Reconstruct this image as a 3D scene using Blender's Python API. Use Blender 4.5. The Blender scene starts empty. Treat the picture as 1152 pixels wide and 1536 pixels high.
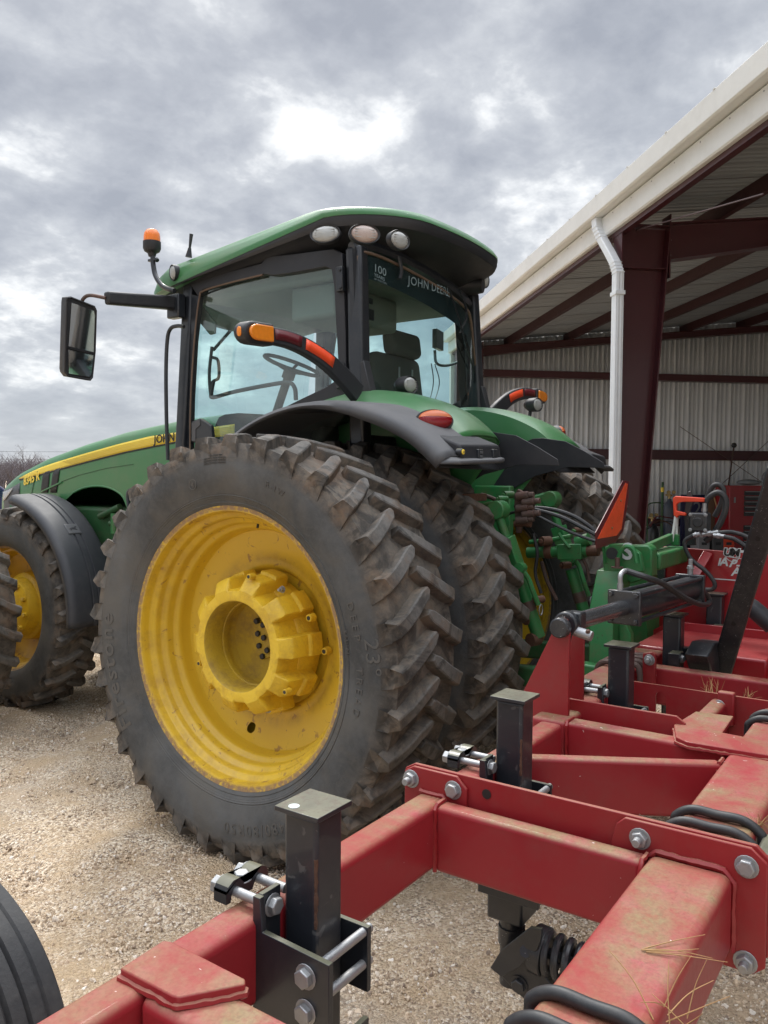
import bpy, bmesh, math, random
from mathutils import Vector, Matrix, Quaternion
random.seed(7)
PI = math.pi
scn = bpy.context.scene
COL = scn.collection
V = Vector
def rad(a): return a*PI/180

# ---------------------------------------------------------------- camera (world: X = tractor's right, Y = tractor's front, Z up)
CAMH = 1.76
FPX, PITCH, ROLL, YAW = 1205.16, 0.0378674, 0.0070966, 0.969578
Fw = V((math.sin(YAW)*math.cos(PITCH), math.cos(YAW)*math.cos(PITCH), -math.sin(PITCH)))
_R = V((math.cos(YAW), -math.sin(YAW), 0)); _U = _R.cross(Fw)
Rt = math.cos(ROLL)*_R + math.sin(ROLL)*_U
Up = -math.sin(ROLL)*_R + math.cos(ROLL)*_U
def at(px, py, ax, v):
    """placing helper, positions taken from image pixels: the point of a photo pixel on the plane axis=v"""
    D = Fw + Rt*((px-576)/FPX) - Up*((py-768)/FPX)
    i = 'XYZ'.index(ax)
    t = (v-(CAMH if i == 2 else 0))/D[i]
    return D*t + V((0, 0, CAMH))
camd = bpy.data.cameras.new('camera'); cam = bpy.data.objects.new('camera', camd); COL.objects.link(cam)
M = Matrix((( Rt.x, Up.x, -Fw.x, 0), (Rt.y, Up.y, -Fw.y, 0), (Rt.z, Up.z, -Fw.z, CAMH), (0, 0, 0, 1)))
cam.matrix_world = M
camd.sensor_fit = 'HORIZONTAL'; camd.sensor_width = 36; camd.lens = 36*FPX/1152
camd.clip_start = 0.02; camd.clip_end = 3000
scn.camera = cam

# ---------------------------------------------------------------- object helpers
def empty(name, loc=(0, 0, 0), label=None, cat=None, group=None, parent=None, rz=0):
    o = bpy.data.objects.new(name, None); COL.objects.link(o)
    o.location = loc; o.rotation_euler = (0, 0, rz); o.empty_display_size = .1
    if parent: o.parent = parent
    tag(o, label, cat, group); return o
def tag(o, label=None, cat=None, group=None, kind=None):
    if label: o['label'] = label
    if cat: o['category'] = cat
    if group: o['group'] = group
    if kind: o['kind'] = kind
    return o
class MB:
    """collects geometry for ONE mesh object, in world coordinates"""
    def __init__(s): s.v = []; s.f = []; s.mi = []; s.m = 0
    def add(s, vs, fs):
        n = len(s.v); s.v += [tuple(x) for x in vs]
        for f in fs: s.f.append(tuple(i+n for i in f)); s.mi.append(s.m)
        return s
    def box(s, lo, hi):
        x0, y0, z0 = lo; x1, y1, z1 = hi
        return s.add([(x0,y0,z0),(x1,y0,z0),(x1,y1,z0),(x0,y1,z0),(x0,y0,z1),(x1,y0,z1),(x1,y1,z1),(x0,y1,z1)],
                     [(0,3,2,1),(4,5,6,7),(0,1,5,4),(1,2,6,5),(2,3,7,6),(3,0,4,7)])
    def obox(s, c, ax, ay, az):
        """oriented box: centre and three half-axis vectors"""
        c, ax, ay, az = V(c), V(ax), V(ay), V(az)
        vs = [c+ax*i+ay*j+az*k for k in (-1,1) for (i,j) in ((-1,-1),(1,-1),(1,1),(-1,1))]
        if ax.cross(ay).dot(az) < 0:
            return s.add(vs, [(0,1,2,3),(7,6,5,4),(4,5,1,0),(5,6,2,1),(6,7,3,2),(7,4,0,3)])
        return s.add(vs, [(0,3,2,1),(4,5,6,7),(0,1,5,4),(1,2,6,5),(2,3,7,6),(3,0,4,7)])
    def bar(s, p0, p1, w, h, up=(0,0,1), w1=None, h1=None):
        """rectangular bar from p0 to p1; w across, h along up"""
        p0, p1 = V(p0), V(p1); d = (p1-p0).normalized(); up = V(up)
        sd = d.cross(up)
        if sd.length < 1e-5: sd = d.cross(V((1,0,0)))
        sd.normalize(); u = sd.cross(d).normalized()
        w1 = w if w1 is None else w1; h1 = h if h1 is None else h1
        vs = [p0+sd*(i*w/2)+u*(j*h/2) for (i,j) in ((-1,-1),(1,-1),(1,1),(-1,1))]+[p1+sd*(i*w1/2)+u*(j*h1/2) for (i,j) in ((-1,-1),(1,-1),(1,1),(-1,1))]
        return s.add(vs, [(0,1,2,3),(7,6,5,4),(4,5,1,0),(5,6,2,1),(6,7,3,2),(7,4,0,3)])
    def ring(s, pts_list, closed=True, cap=True):
        """loft through rings of equal count"""
        n = len(pts_list[0]); vs = [p for r in pts_list for p in r]; fs = []
        for k in range(len(pts_list)-1):
            for i in range(n if closed else n-1):
                j = (i+1) % n; fs.append((k*n+i, k*n+j, (k+1)*n+j, (k+1)*n+i))
        if cap and closed:
            fs.append(tuple(range(n-1, -1, -1))); b = (len(pts_list)-1)*n; fs.append(tuple(b+i for i in range(n)))
        return s.add(vs, fs)
    def cyl(s, p0, p1, r, r1=None, n=20, cap=True):
        p0, p1 = V(p0), V(p1); d = (p1-p0).normalized(); a = d.orthogonal().normalized(); b = d.cross(a)
        r1 = r if r1 is None else r1
        R = [[p+a*(q*math.cos(t))+b*(q*math.sin(t)) for t in [2*PI*i/n for i in range(n)]] for p, q in ((p0, r), (p1, r1))]
        return s.ring(R, cap=cap)
    def tube(s, pts, r, n=10, smooth=True, cap=True):
        pts = [V(p) for p in pts]
        if smooth and len(pts) > 2: pts = catmull(pts)
        rs = r if isinstance(r, (list, tuple)) else [r]*len(pts)
        if len(rs) != len(pts): rs = [rs[0]+(rs[-1]-rs[0])*i/(len(pts)-1) for i in range(len(pts))]
        d = (pts[1]-pts[0]).normalized(); a = d.orthogonal().normalized(); R = []
        for i, p in enumerate(pts):
            d2 = (pts[min(i+1, len(pts)-1)]-pts[max(i-1, 0)]).normalized()
            q = d.rotation_difference(d2); a = (q @ a).normalized(); d = d2; b = d.cross(a)
            R.append([p+a*(rs[i]*math.cos(t))+b*(rs[i]*math.sin(t)) for t in [2*PI*k/n for k in range(n)]])
        return s.ring(R, cap=cap)
    def lathe(s, prof, c, axis='X', n=64, a0=0, a1=2*PI, cap=False):
        """prof: list of (axial, radius); axis from c"""
        c = V(c); full = abs(a1-a0-2*PI) < 1e-6; m = n if full else n+1; R = []
        for k in range(m):
            t = a0+(a1-a0)*k/n; cs, sn = math.cos(t), math.sin(t); ring = []
            for (x, r) in prof:
                if axis == 'X': ring.append(c+V((x, r*cs, r*sn)))
                elif axis == 'Z': ring.append(c+V((r*cs, r*sn, x)))
                else: ring.append(c+V((r*sn, x, r*cs)))
            R.append(ring)
        n2 = len(prof); vs = [p for r in R for p in r]; fs = []
        for k in range(m if full else m-1):
            k2 = (k+1) % m
            for i in range(n2-1): fs.append((k*n2+i, k2*n2+i, k2*n2+i+1, k*n2+i+1))
        return s.add(vs, fs)
    def prism(s, pts, d):
        """planar outline (3-D points) extruded by vector d"""
        pts = [V(p) for p in pts]; d = V(d); n = len(pts)
        nr = V((0,0,0))
        for i in range(n): nr += pts[i].cross(pts[(i+1) % n])
        if nr.dot(d) > 0: pts = pts[::-1]
        vs = pts+[p+d for p in pts]
        fs = [tuple(range(n)), tuple(range(2*n-1, n-1, -1))]
        for i in range(n): j = (i+1) % n; fs.append((i, i+n, j+n, j))
        return s.add(vs, fs)
    def hexbolt(s, c, d, r=.012, h=.009, shank=0, washer=True, stud=False):
        """hex head on plane point c pointing along d"""
        c, d = V(c), V(d).normalized(); a = d.orthogonal().normalized(); b = d.cross(a); o = random.random()
        if washer: s.cyl(c, c+d*.0025, r*1.3, n=16); c = c+d*.0025
        ts = [o+2*PI*i/6 for i in range(6)]
        R = [[c+d*z+a*(q*math.cos(t))+b*(q*math.sin(t)) for t in ts] for z, q in ((0, r), (h*.85, r), (h, r*.86))]
        s.ring(R)
        if stud: s.cyl(c+d*h*.9, c+d*(h+r*.9), r*.55, r*.5, n=12)
        return s
    def build(s, name, mat, parent=None, smooth=35, bevel=0, seg=2, sub=0, loc=None):
        me = bpy.data.meshes.new(name); o = None
        org = V(loc) if loc is not None else V((0, 0, 0))
        me.from_pydata([tuple(V(v)-org) for v in s.v], [], s.f); me.validate()
        mats = mat if isinstance(mat, (list, tuple)) else [mat]
        for m in mats: me.materials.append(m)
        if len(mats) > 1 and len(me.polygons) == len(s.mi): me.polygons.foreach_set('material_index', s.mi)
        bm = bmesh.new(); bm.from_mesh(me); bmesh.ops.recalc_face_normals(bm, faces=bm.faces); bm.to_mesh(me); bm.free()
        me.polygons.foreach_set('use_smooth', [True]*len(me.polygons))
        if smooth is not None and smooth < 180: me.set_sharp_from_angle(angle=rad(smooth))
        o = bpy.data.objects.new(name, me); COL.objects.link(o)
        if loc is not None: o.location = org
        if parent:
            o.parent = parent
            w = pworld(parent); o.matrix_parent_inverse = w.inverted()
        if bevel:
            b = o.modifiers.new('bevel', 'BEVEL'); b.width = bevel; b.segments = seg; b.limit_method = 'ANGLE'; b.angle_limit = rad(40); b.harden_normals = False
        if sub:
            b = o.modifiers.new('sub', 'SUBSURF'); b.levels = sub; b.render_levels = sub
        return o
def pworld(o):
    m = Matrix.LocRotScale(o.location, o.rotation_euler, o.scale)
    if o.parent: m = pworld(o.parent) @ o.matrix_parent_inverse @ m
    return m
def catmull(pts, k=6):
    out = []
    P = [pts[0]*2-pts[1]]+pts+[pts[-1]*2-pts[-2]]
    for i in range(1, len(P)-2):
        for j in range(k):
            t = j/k; a, b, c, d = P[i-1], P[i], P[i+1], P[i+2]
            out.append(.5*((2*b)+(c-a)*t+(2*a-5*b+4*c-d)*t*t+(3*b-a-3*c+d)*t**3))
    out.append(P[-2]); return out
def tubes_union(pts, r, n=10): return MB().tube(pts, r, n)
def copy_tree(o, parent=None):
    c = o.copy(); COL.objects.link(c)
    if parent: c.parent = parent
    for ch in [x for x in bpy.data.objects if x.parent is o]: copy_tree(ch, c)
    return c
_fonts = {}
def text_mesh(txt, size=1.0, extrude=0.0, offset=0.0, res=3, spacing=1.0, shear=0):
    """outline of a text as (verts, faces), origin at left baseline"""
    cu = bpy.data.curves.new('t', 'FONT'); cu.body = txt; cu.size = size; cu.extrude = extrude; cu.offset = offset
    cu.resolution_u = res; cu.space_character = spacing; cu.shear = shear
    o = bpy.data.objects.new('t', cu); COL.objects.link(o)
    bpy.context.view_layer.update()
    dg = bpy.context.evaluated_depsgraph_get(); me = bpy.data.meshes.new_from_object(o.evaluated_get(dg))
    vs = [v.co.copy() for v in me.vertices]; fs = [tuple(p.vertices) for p in me.polygons]
    bpy.data.objects.remove(o); bpy.data.curves.remove(cu); bpy.data.meshes.remove(me)
    return vs, fs
def text_on(mb, txt, org, ux, uy, size, depth=.002, spacing=1.0, shear=0, offset=0):
    """flat lettering with ux along the line and uy up"""
    vs, fs = text_mesh(txt, size, depth/2, offset, spacing=spacing, shear=shear); ux, uy = V(ux).normalized(), V(uy).normalized(); n = ux.cross(uy)
    mb.add([V(org)+ux*v.x+uy*v.y+n*(v.z+depth/2) for v in vs], fs)
    return max(v.x for v in vs)
CLOUD_SEED = 11.3; GLOW_AZ, GLOW_EL = 46, 26; OVERHEAD = 26; SUN_E = 1.4; EXPO = 0.92; SKYV = .57
BACKSKY = 1.1
# ---------------------------------------------------------------- materials
def nt(name):
    m = bpy.data.materials.new(name); m.use_nodes = True
    t = m.node_tree; t.nodes.clear(); return m, t
class G:
    """tiny node-graph builder"""
    def __init__(s, name):
        s.m, s.t = nt(name); s.out = s.n('ShaderNodeOutputMaterial'); s.bs = s.n('ShaderNodeBsdfPrincipled'); s.l(s.bs, 'BSDF', s.out, 'Surface')
        s.tc = s.n('ShaderNodeTexCoord')
    def n(s, ty, **k):
        x = s.t.nodes.new(ty)
        for a, b in k.items():
            if hasattr(x, a): setattr(x, a, b)
        return x
    def l(s, a, ao, b, bi): s.t.links.new(a.outputs[ao], b.inputs[bi])
    def noise(s, scale, detail=4, rough=.55, coord='Object', dist=0, vec=None, sc3=None):
        x = s.n('ShaderNodeTexNoise'); x.inputs['Scale'].default_value = scale; x.inputs['Detail'].default_value = detail
        x.inputs['Roughness'].default_value = rough; x.inputs['Distortion'].default_value = dist
        if sc3:
            mp = s.n('ShaderNodeMapping'); mp.inputs['Scale'].default_value = sc3; s.l(s.tc, coord, mp, 'Vector'); s.l(mp, 'Vector', x, 'Vector')
        else: s.t.links.new(vec if vec else s.tc.outputs[coord], x.inputs['Vector'])
        return x.outputs['Fac']
    def ramp(s, fac, stops):
        x = s.n('ShaderNodeValToRGB'); e = x.color_ramp.elements
        while len(e) < len(stops): e.new(.5)
        for i, (p, c) in enumerate(stops):
            e[i].position = p; e[i].color = (*c, 1) if isinstance(c, (tuple, list)) else (c, c, c, 1)
        s.t.links.new(fac, x.inputs['Fac']); return x.outputs['Color']
    def mix(s, fac, a, b, mode='MIX'):
        x = s.n('ShaderNodeMix'); x.data_type = 'RGBA'; x.blend_type = mode
        for inp, val in ((x.inputs['Factor'], fac), (x.inputs['A'], a), (x.inputs['B'], b)):
            pass
        ins = {'f': x.inputs[0], 'a': x.inputs[6], 'b': x.inputs[7]}
        for k, val in (('f', fac), ('a', a), ('b', b)):
            if isinstance(val, (int, float)) : ins[k].default_value = val if k == 'f' else (val, val, val, 1)
            elif isinstance(val, (tuple, list)): ins[k].default_value = (*val, 1)
            else: s.t.links.new(val, ins[k])
        return x.outputs[2]
    def math(s, op, a, b=None, clamp=False):
        x = s.n('ShaderNodeMath'); x.operation = op; x.use_clamp = clamp
        for i, val in enumerate((a, b)):
            if val is None: continue
            if isinstance(val, (int, float)): x.inputs[i].default_value = val
            else: s.t.links.new(val, x.inputs[i])
        return x.outputs[0]
    def normal_z(s):
        g = s.n('ShaderNodeNewGeometry'); x = s.n('ShaderNodeSeparateXYZ'); s.l(g, 'Normal', x, 0); return x.outputs['Z']
    def bump(s, h, strength=.3, dist=.01, prev=None):
        x = s.n('ShaderNodeBump'); x.inputs['Strength'].default_value = strength; x.inputs['Distance'].default_value = dist
        s.t.links.new(h, x.inputs['Height'])
        if prev: s.t.links.new(prev, x.inputs['Normal'])
        s.l(x, 'Normal', s.bs, 'Normal'); return x.outputs['Normal']
    def set(s, **k):
        for a, b in k.items():
            i = s.bs.inputs[a.replace('_', ' ')]
            if isinstance(b, (int, float)): i.default_value = b
            elif isinstance(b, (tuple, list)): i.default_value = (*b, 1)
            else: s.t.links.new(b, i)
        return s
def paint(name, col, rough=.4, metal=0, dirt=(.16, .13, .09), dirt_amt=.3, top_amt=.0, top_col=(.25, .22, .14), scale=6, coat=0, spec=.5, bump=.05, fade=.12, chips=0, chip_col=(.05, .03, .02), coord='Object'):
    g = G(name)
    n1 = g.noise(scale, 6, .6, coord); n2 = g.noise(scale*6, 5, .65, coord); n3 = g.noise(scale*.35, 3, .5, coord)
    c = g.mix(n3, [x*(1-fade) for x in col], [min(1, x*(1+fade)+.01*fade) for x in col])
    d = g.ramp(g.math('ADD', g.math('MULTIPLY', n1, .65), g.math('MULTIPLY', n2, .35)), [(.46, 0), (.66, 1)])
    c = g.mix(g.math('MULTIPLY', d, dirt_amt), c, dirt)
    r = g.math('ADD', rough-.08, g.math('MULTIPLY', n2, .2))
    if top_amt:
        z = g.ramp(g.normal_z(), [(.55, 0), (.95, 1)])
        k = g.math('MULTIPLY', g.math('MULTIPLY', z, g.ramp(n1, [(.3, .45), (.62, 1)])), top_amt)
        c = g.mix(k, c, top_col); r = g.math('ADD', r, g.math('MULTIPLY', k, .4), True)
    if chips:
        h = g.ramp(g.noise(scale*9, 3, .5, coord, 1.5), [(.70-.04*chips, 0), (.72-.04*chips, 1)])
        c = g.mix(h, c, chip_col)
    g.set(Base_Color=c, Roughness=r, Metallic=metal, Coat_Weight=coat, Coat_Roughness=.15)
    g.bs.inputs['Specular IOR Level'].default_value = spec
    if bump: g.bump(n2, bump, .01)
    return g.m
MT = {}
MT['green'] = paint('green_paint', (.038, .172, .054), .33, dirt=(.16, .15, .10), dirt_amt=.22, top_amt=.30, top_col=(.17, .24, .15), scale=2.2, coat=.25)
MT['green2'] = paint('green_cast_paint', (.022, .165, .045), .42, dirt=(.13, .09, .05), dirt_amt=.5, scale=7, coat=.1, chips=.5)
MT['green_dark'] = paint('green_chassis', (.016, .075, .022), .5, dirt=(.08, .06, .04), dirt_amt=.65, scale=6)
MT['yellow'] = paint('yellow_paint', (.62, .40, .018), .38, dirt=(.30, .15, .04), dirt_amt=.30, scale=4, coat=.15, fade=.08, bump=.06)
MT['yellow_cast'] = paint('yellow_cast_iron', (.74, .49, .028), .42, dirt=(.27, .12, .03), dirt_amt=.42, scale=9, fade=.10, bump=.4)
MT['red'] = paint('red_frame_paint', (.26, .012, .016), .40, dirt=(.17, .06, .05), dirt_amt=.25, top_amt=.70, top_col=(.255, .135, .08), scale=7, coat=.05, bump=.05)
MT['red2'] = paint('red_bright_paint', (.30, .008, .014), .34, dirt=(.14, .03, .02), dirt_amt=.25, top_amt=.3, top_col=(.3, .1, .08), scale=5, coat=.4)
MT['black'] = paint('black_paint', (.012, .015, .020), .36, dirt=(.07, .065, .06), dirt_amt=.22, top_amt=.75, top_col=(.17, .165, .10), scale=9, coat=.25)
MT['black_metal'] = paint('black_metal', (.016, .018, .022), .34, dirt=(.10, .095, .09), dirt_amt=.3, scale=12, coat=.2, chips=.4, chip_col=(.25, .25, .25))
MT['plastic'] = paint('black_plastic', (.018, .019, .023), .48, dirt=(.09, .085, .08), dirt_amt=.18, top_amt=.25, top_col=(.13, .125, .12), scale=3, spec=.45)
MT['plastic_grey'] = paint('grey_plastic', (.070, .072, .078), .52, dirt=(.16, .15, .14), dirt_amt=.3, top_amt=.5, top_col=(.20, .195, .19), scale=3)
MT['rubber_hose'] = paint('rubber_hose', (.020, .021, .023), .5, dirt=(.09, .08, .07), dirt_amt=.3, scale=14)
MT['zinc'] = paint('zinc_steel', (.35, .36, .37), .48, metal=.75, dirt=(.30, .28, .25), dirt_amt=.4, scale=30, bump=.1)
MT['chrome'] = paint('chrome_rod', (.30, .31, .33), .22, metal=.9, dirt=(.08, .08, .08), dirt_amt=.5, scale=8)
MT['rust'] = paint('rusty_steel', (.10, .045, .025), .75, dirt=(.05, .03, .02), dirt_amt=.5, scale=10, bump=.4)
MT['rusty_grey'] = paint('weathered_steel', (.10, .07, .06), .6, metal=.3, dirt=(.14, .05, .03), dirt_amt=.6, scale=10, bump=.3)
MT['white'] = paint('white_trim', (.70, .70, .68), .4, dirt=(.35, .33, .28), dirt_amt=.18, scale=2)
MT['white_pipe'] = paint('white_downspout', (.74, .77, .80), .35, dirt=(.4, .4, .38), dirt_amt=.1, scale=3)
MT['maroon'] = paint('maroon_steel', (.055, .006, .010), .42, dirt=(.05, .02, .02), dirt_amt=.25, scale=3, coat=.2)
MT['maroon_dark'] = paint('maroon_primer', (.040, .010, .012), .6, dirt=(.04, .02, .02), dirt_amt=.3, scale=3)
MT['sheet'] = paint('galvanised_sheet', (.80, .84, .88), .42, metal=.1, dirt=(.4, .4, .4), dirt_amt=.12, scale=1.5)
MT['roof_sheet'] = paint('roof_sheet', (.23, .25, .275), .5, metal=.1, dirt=(.25, .24, .22), dirt_amt=.3, scale=1.2)
MT['orange'] = paint('orange_reflector', (.85, .075, .015), .45, dirt=(.4, .05, .02), dirt_amt=.12, scale=10)
MT['smv'] = paint('orange_fluorescent', (.82, .085, .018), .5, dirt=(.35, .05, .02), dirt_amt=.35, scale=14)
MT['dark_red'] = paint('dark_red_reflector', (.11, .006, .012), .4, dirt=(.05, .02, .02), dirt_amt=.2, scale=10)
MT['interior'] = paint('cab_interior', (.17, .18, .15), .7, dirt_amt=.1)
MT['seat'] = paint('seat_fabric', (.055, .058, .052), .85, dirt_amt=.1)
MT['letter_black'] = paint('black_decal', (.012, .012, .012), .5, dirt_amt=.05)
MT['letter_white'] = paint('white_decal', (.55, .6, .6), .6, dirt_amt=.1)
MT['letter_yellow'] = paint('yellow_decal', (.85, .62, .06), .4, dirt_amt=.05)
MT['clear'] = paint('lamp_lens_clear', (.36, .37, .36), .18, dirt=(.3, .28, .22), dirt_amt=.4, scale=22, coat=.8, bump=.2)
MT['needle'] = paint('dry_needle', (.38, .22, .09), .7, dirt_amt=.2)
MT['cardboard'] = paint('cardboard', (.22, .13, .08), .8, dirt_amt=.2)
MT['blue'] = paint('blue_panel', (.008, .012, .07), .5, dirt_amt=.1)
MT['cyl_blue'] = paint('grey_blue_cylinder', (.07, .085, .12), .4, dirt_amt=.3)
MT['brass'] = paint('brass', (.45, .33, .15), .4, metal=.8, dirt_amt=.3)
MT['wood'] = paint('wood_handle', (.45, .28, .12), .6, dirt_amt=.3)
MT['plush_orange'] = paint('orange_plastic', (.70, .06, .02), .45, dirt=(.4, .05, .02), dirt_amt=.15)
MT['skin_seal'] = paint('brown_seal', (.13, .085, .06), .7, dirt=(.2, .15, .1), dirt_amt=.4, scale=12)
MT['grey_box'] = paint('grey_box', (.25, .25, .27), .6, dirt_amt=.2)
def lens(name, col, rough=.15):
    g = G(name); n = g.noise(60, 2)
    w = g.n('ShaderNodeTexWave'); w.inputs['Scale'].default_value = 55; g.l(g.tc, 'Object', w, 'Vector')
    g.set(Base_Color=g.mix(g.math('MULTIPLY', n, .5), col, [x*.55 for x in col]), Roughness=rough, Coat_Weight=.25)
    g.bs.inputs['Subsurface Weight'].default_value = .0
    g.bump(w.outputs['Fac'], .25, .004); return g.m
MT['amber'] = lens('amber_lens', (.88, .27, .02)); MT['red_lens'] = lens('red_lens', (.26, .004, .010), .25); MT['amber_dark'] = lens('amber_lens_dark', (.60, .12, .012), .25)
def glass(name, tint, refl=1.0, dust=.06):
    g = G(name); g.t.nodes.remove(g.bs)
    tr = g.n('ShaderNodeBsdfTransparent'); tr.inputs[0].default_value = (*tint, 1)
    gl = g.n('ShaderNodeBsdfGlossy'); gl.inputs['Roughness'].default_value = .03; gl.inputs['Color'].default_value = (.9, .95, .95, 1)
    fr = g.n('ShaderNodeLayerWeight'); fr.inputs['Blend'].default_value = .5
    f = g.math('MULTIPLY', g.math('ADD', .085, g.math('MULTIPLY', g.math('POWER', fr.outputs['Facing'], 5), .9)), refl, True)
    mx = g.n('ShaderNodeMixShader'); g.t.links.new(f, mx.inputs[0]); g.l(tr, 0, mx, 1); g.l(gl, 0, mx, 2)
    df = g.n('ShaderNodeBsdfDiffuse'); df.inputs[0].default_value = (.30, .31, .29, 1)
    m2 = g.n('ShaderNodeMixShader'); g.t.links.new(g.math('MULTIPLY', g.ramp(g.noise(5, 5), [(.35, .1), (.75, 1)]), dust), m2.inputs[0])
    g.l(mx, 0, m2, 1); g.l(df, 0, m2, 2); g.l(m2, 0, g.out, 'Surface'); return g.m
MT['glass'] = glass('cab_glass', (.80, .97, .97), 1.3, .08)
MT['glass_dark'] = glass('rear_cab_glass', (.78, .95, .95), .6, .03)
g = G('mirror_glass'); g.set(Base_Color=(.75, .78, .8), Metallic=1.0, Roughness=.04); MT['mirror'] = g.m
# tyre rubber: mud in the low tread, clean-ish sidewall; object space, axle along X, origin at hub
def tyre_mat(name, r_tread, mud=.7, base=(.056, .057, .057), r_in=.66, hw=.2, mudcol=(.150, .115, .082)):
    g = G(name)
    sp = g.n('ShaderNodeSeparateXYZ'); g.l(g.tc, 'Object', sp, 0)
    rr = g.math('SQRT', g.math('ADD', g.math('POWER', sp.outputs['Y'], 2), g.math('POWER', sp.outputs['Z'], 2)))
    n1 = g.noise(5, 8, .7); n2 = g.noise(38, 5, .7); n3 = g.noise(1.8, 4, .6)
    # tread zone and the low part between the lugs
    ax = g.math('ABSOLUTE', sp.outputs['X'])
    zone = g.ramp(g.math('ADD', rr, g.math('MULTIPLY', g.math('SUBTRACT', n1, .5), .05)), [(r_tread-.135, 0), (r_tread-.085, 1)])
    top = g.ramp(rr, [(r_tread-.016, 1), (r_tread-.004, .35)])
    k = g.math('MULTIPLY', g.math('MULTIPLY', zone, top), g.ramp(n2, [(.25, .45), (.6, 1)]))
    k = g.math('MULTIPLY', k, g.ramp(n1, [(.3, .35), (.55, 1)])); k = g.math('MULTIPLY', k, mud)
    side = g.ramp(g.math('ADD', g.math('MULTIPLY', n3, .6), g.math('MULTIPLY', n1, .4)), [(.38, 0), (.62, 1)])
    c = g.mix(side, [x*.8 for x in base], [x*2.0 for x in base])
    c = g.mix(g.math('MULTIPLY', g.ramp(n2, [(.45, 0), (.75, 1)]), .3), c, [x*2.3 for x in base])
    # scuffs and dusty smears on the sidewall
    st = g.noise(9, 6, .7, dist=2.2); sm = g.ramp(g.noise(3.1, 5, .65, dist=.6), [(.45, 0), (.62, 1)])
    c = g.mix(g.math('MULTIPLY', g.ramp(st, [(.56, 0), (.60, .5), (.64, 0)]), .5), c, (.12, .115, .105))
    c = g.mix(g.math('MULTIPLY', sm, .5), c, (.115, .102, .084))
    mc = g.mix(g.ramp(g.noise(14, 5, .65), [(.35, 0), (.6, 1)]), [x*.45 for x in mudcol], [x*1.35 for x in mudcol])
    c = g.mix(k, c, mc)
    worn = g.math('MULTIPLY', g.ramp(rr, [(r_tread-.012, 0), (r_tread-.003, 1)]), g.ramp(n2, [(.35, .25), (.6, .85)]))
    c = g.mix(g.math('MULTIPLY', worn, .75), c, (.165, .155, .142))
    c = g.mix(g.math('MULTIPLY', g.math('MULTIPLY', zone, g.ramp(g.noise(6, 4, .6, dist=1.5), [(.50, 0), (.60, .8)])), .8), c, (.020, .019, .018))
    brown = g.math('MULTIPLY', g.ramp(n1, [(.52, 0), (.66, 1)]), g.math('MULTIPLY', zone, .55))
    c = g.mix(brown, c, (.17, .105, .065))
    g.set(Base_Color=c, Roughness=g.math('ADD', .6, g.math('MULTIPLY', n2, .3)))
    g.bs.inputs['Specular IOR Level'].default_value = .35
    ribs = g.math('MULTIPLY', g.math('SINE', g.math('MULTIPLY', rr, 620)), g.ramp(rr, [(r_tread*.690, 0), (r_tread*.695, 1), (r_tread*.715, 1), (r_tread*.72, 0)]))
    b0 = g.bump(ribs, .35, .003); b1 = g.bump(n2, .35, .006, b0); x = g.n('ShaderNodeBump'); x.inputs['Strength'].default_value = .5; x.inputs['Distance'].default_value = .02
    g.t.links.new(g.math('MULTIPLY', n1, zone), x.inputs['Height']); g.t.links.new(b1, x.inputs['Normal']); g.l(x, 'Normal', g.bs, 'Normal')
    return g.m
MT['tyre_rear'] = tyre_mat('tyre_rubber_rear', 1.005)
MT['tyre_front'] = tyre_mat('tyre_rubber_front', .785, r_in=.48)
MT['tyre_small'] = paint('tyre_rubber_small', (.022, .023, .025), .7, dirt=(.07, .068, .065), dirt_amt=.5, scale=8, bump=.2)
# rusty worn rim: yellow paint with brown grime near the rim flange (r) plus chips
def rim_mat(name, rf):
    g = G(name); sp = g.n('ShaderNodeSeparateXYZ'); g.l(g.tc, 'Object', sp, 0)
    rr = g.math('SQRT', g.math('ADD', g.math('POWER', sp.outputs['Y'], 2), g.math('POWER', sp.outputs['Z'], 2)))
    n1 = g.noise(7, 8, .7); n2 = g.noise(40, 5, .7); n3 = g.noise(2.2, 3)
    c = g.mix(n3, (.60, .385, .022), (.70, .465, .030))
    k = g.math('MULTIPLY', g.ramp(rr, [(rf-.12, 0), (rf-.01, 1)]), g.ramp(n1, [(.42, 0), (.62, 1)]))
    c = g.mix(g.math('MULTIPLY', k, .6), c, (.27, .135, .045))
    e = g.math('MULTIPLY', g.ramp(rr, [(rf-.022, 0), (rf-.012, 1)]), g.ramp(n2, [(.38, 0), (.52, 1)]))
    c = g.mix(g.math('MULTIPLY', e, .85), c, (.22, .13, .085))
    h = g.math('MULTIPLY', g.ramp(g.noise(16, 3, .6, dist=1.2), [(.63, 0), (.68, 1)]), .7)
    c = g.mix(h, c, (.25, .115, .04))
    s = g.math('MULTIPLY', g.ramp(g.math('ABSOLUTE', g.math('SUBTRACT', rr, .40)), [(.0, 1), (.05, 0)]), g.ramp(n1, [(.35, 0), (.6, .55)]))
    c = g.mix(s, c, (.22, .12, .03))
    g.set(Base_Color=c, Roughness=g.math('ADD', .34, g.math('MULTIPLY', n2, .22)), Coat_Weight=.1); g.bump(n2, .12, .006); return g.m
MT['rim_rear'] = rim_mat('rim_yellow_rear', .66); MT['rim_front'] = rim_mat('rim_yellow_front', .48)
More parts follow.
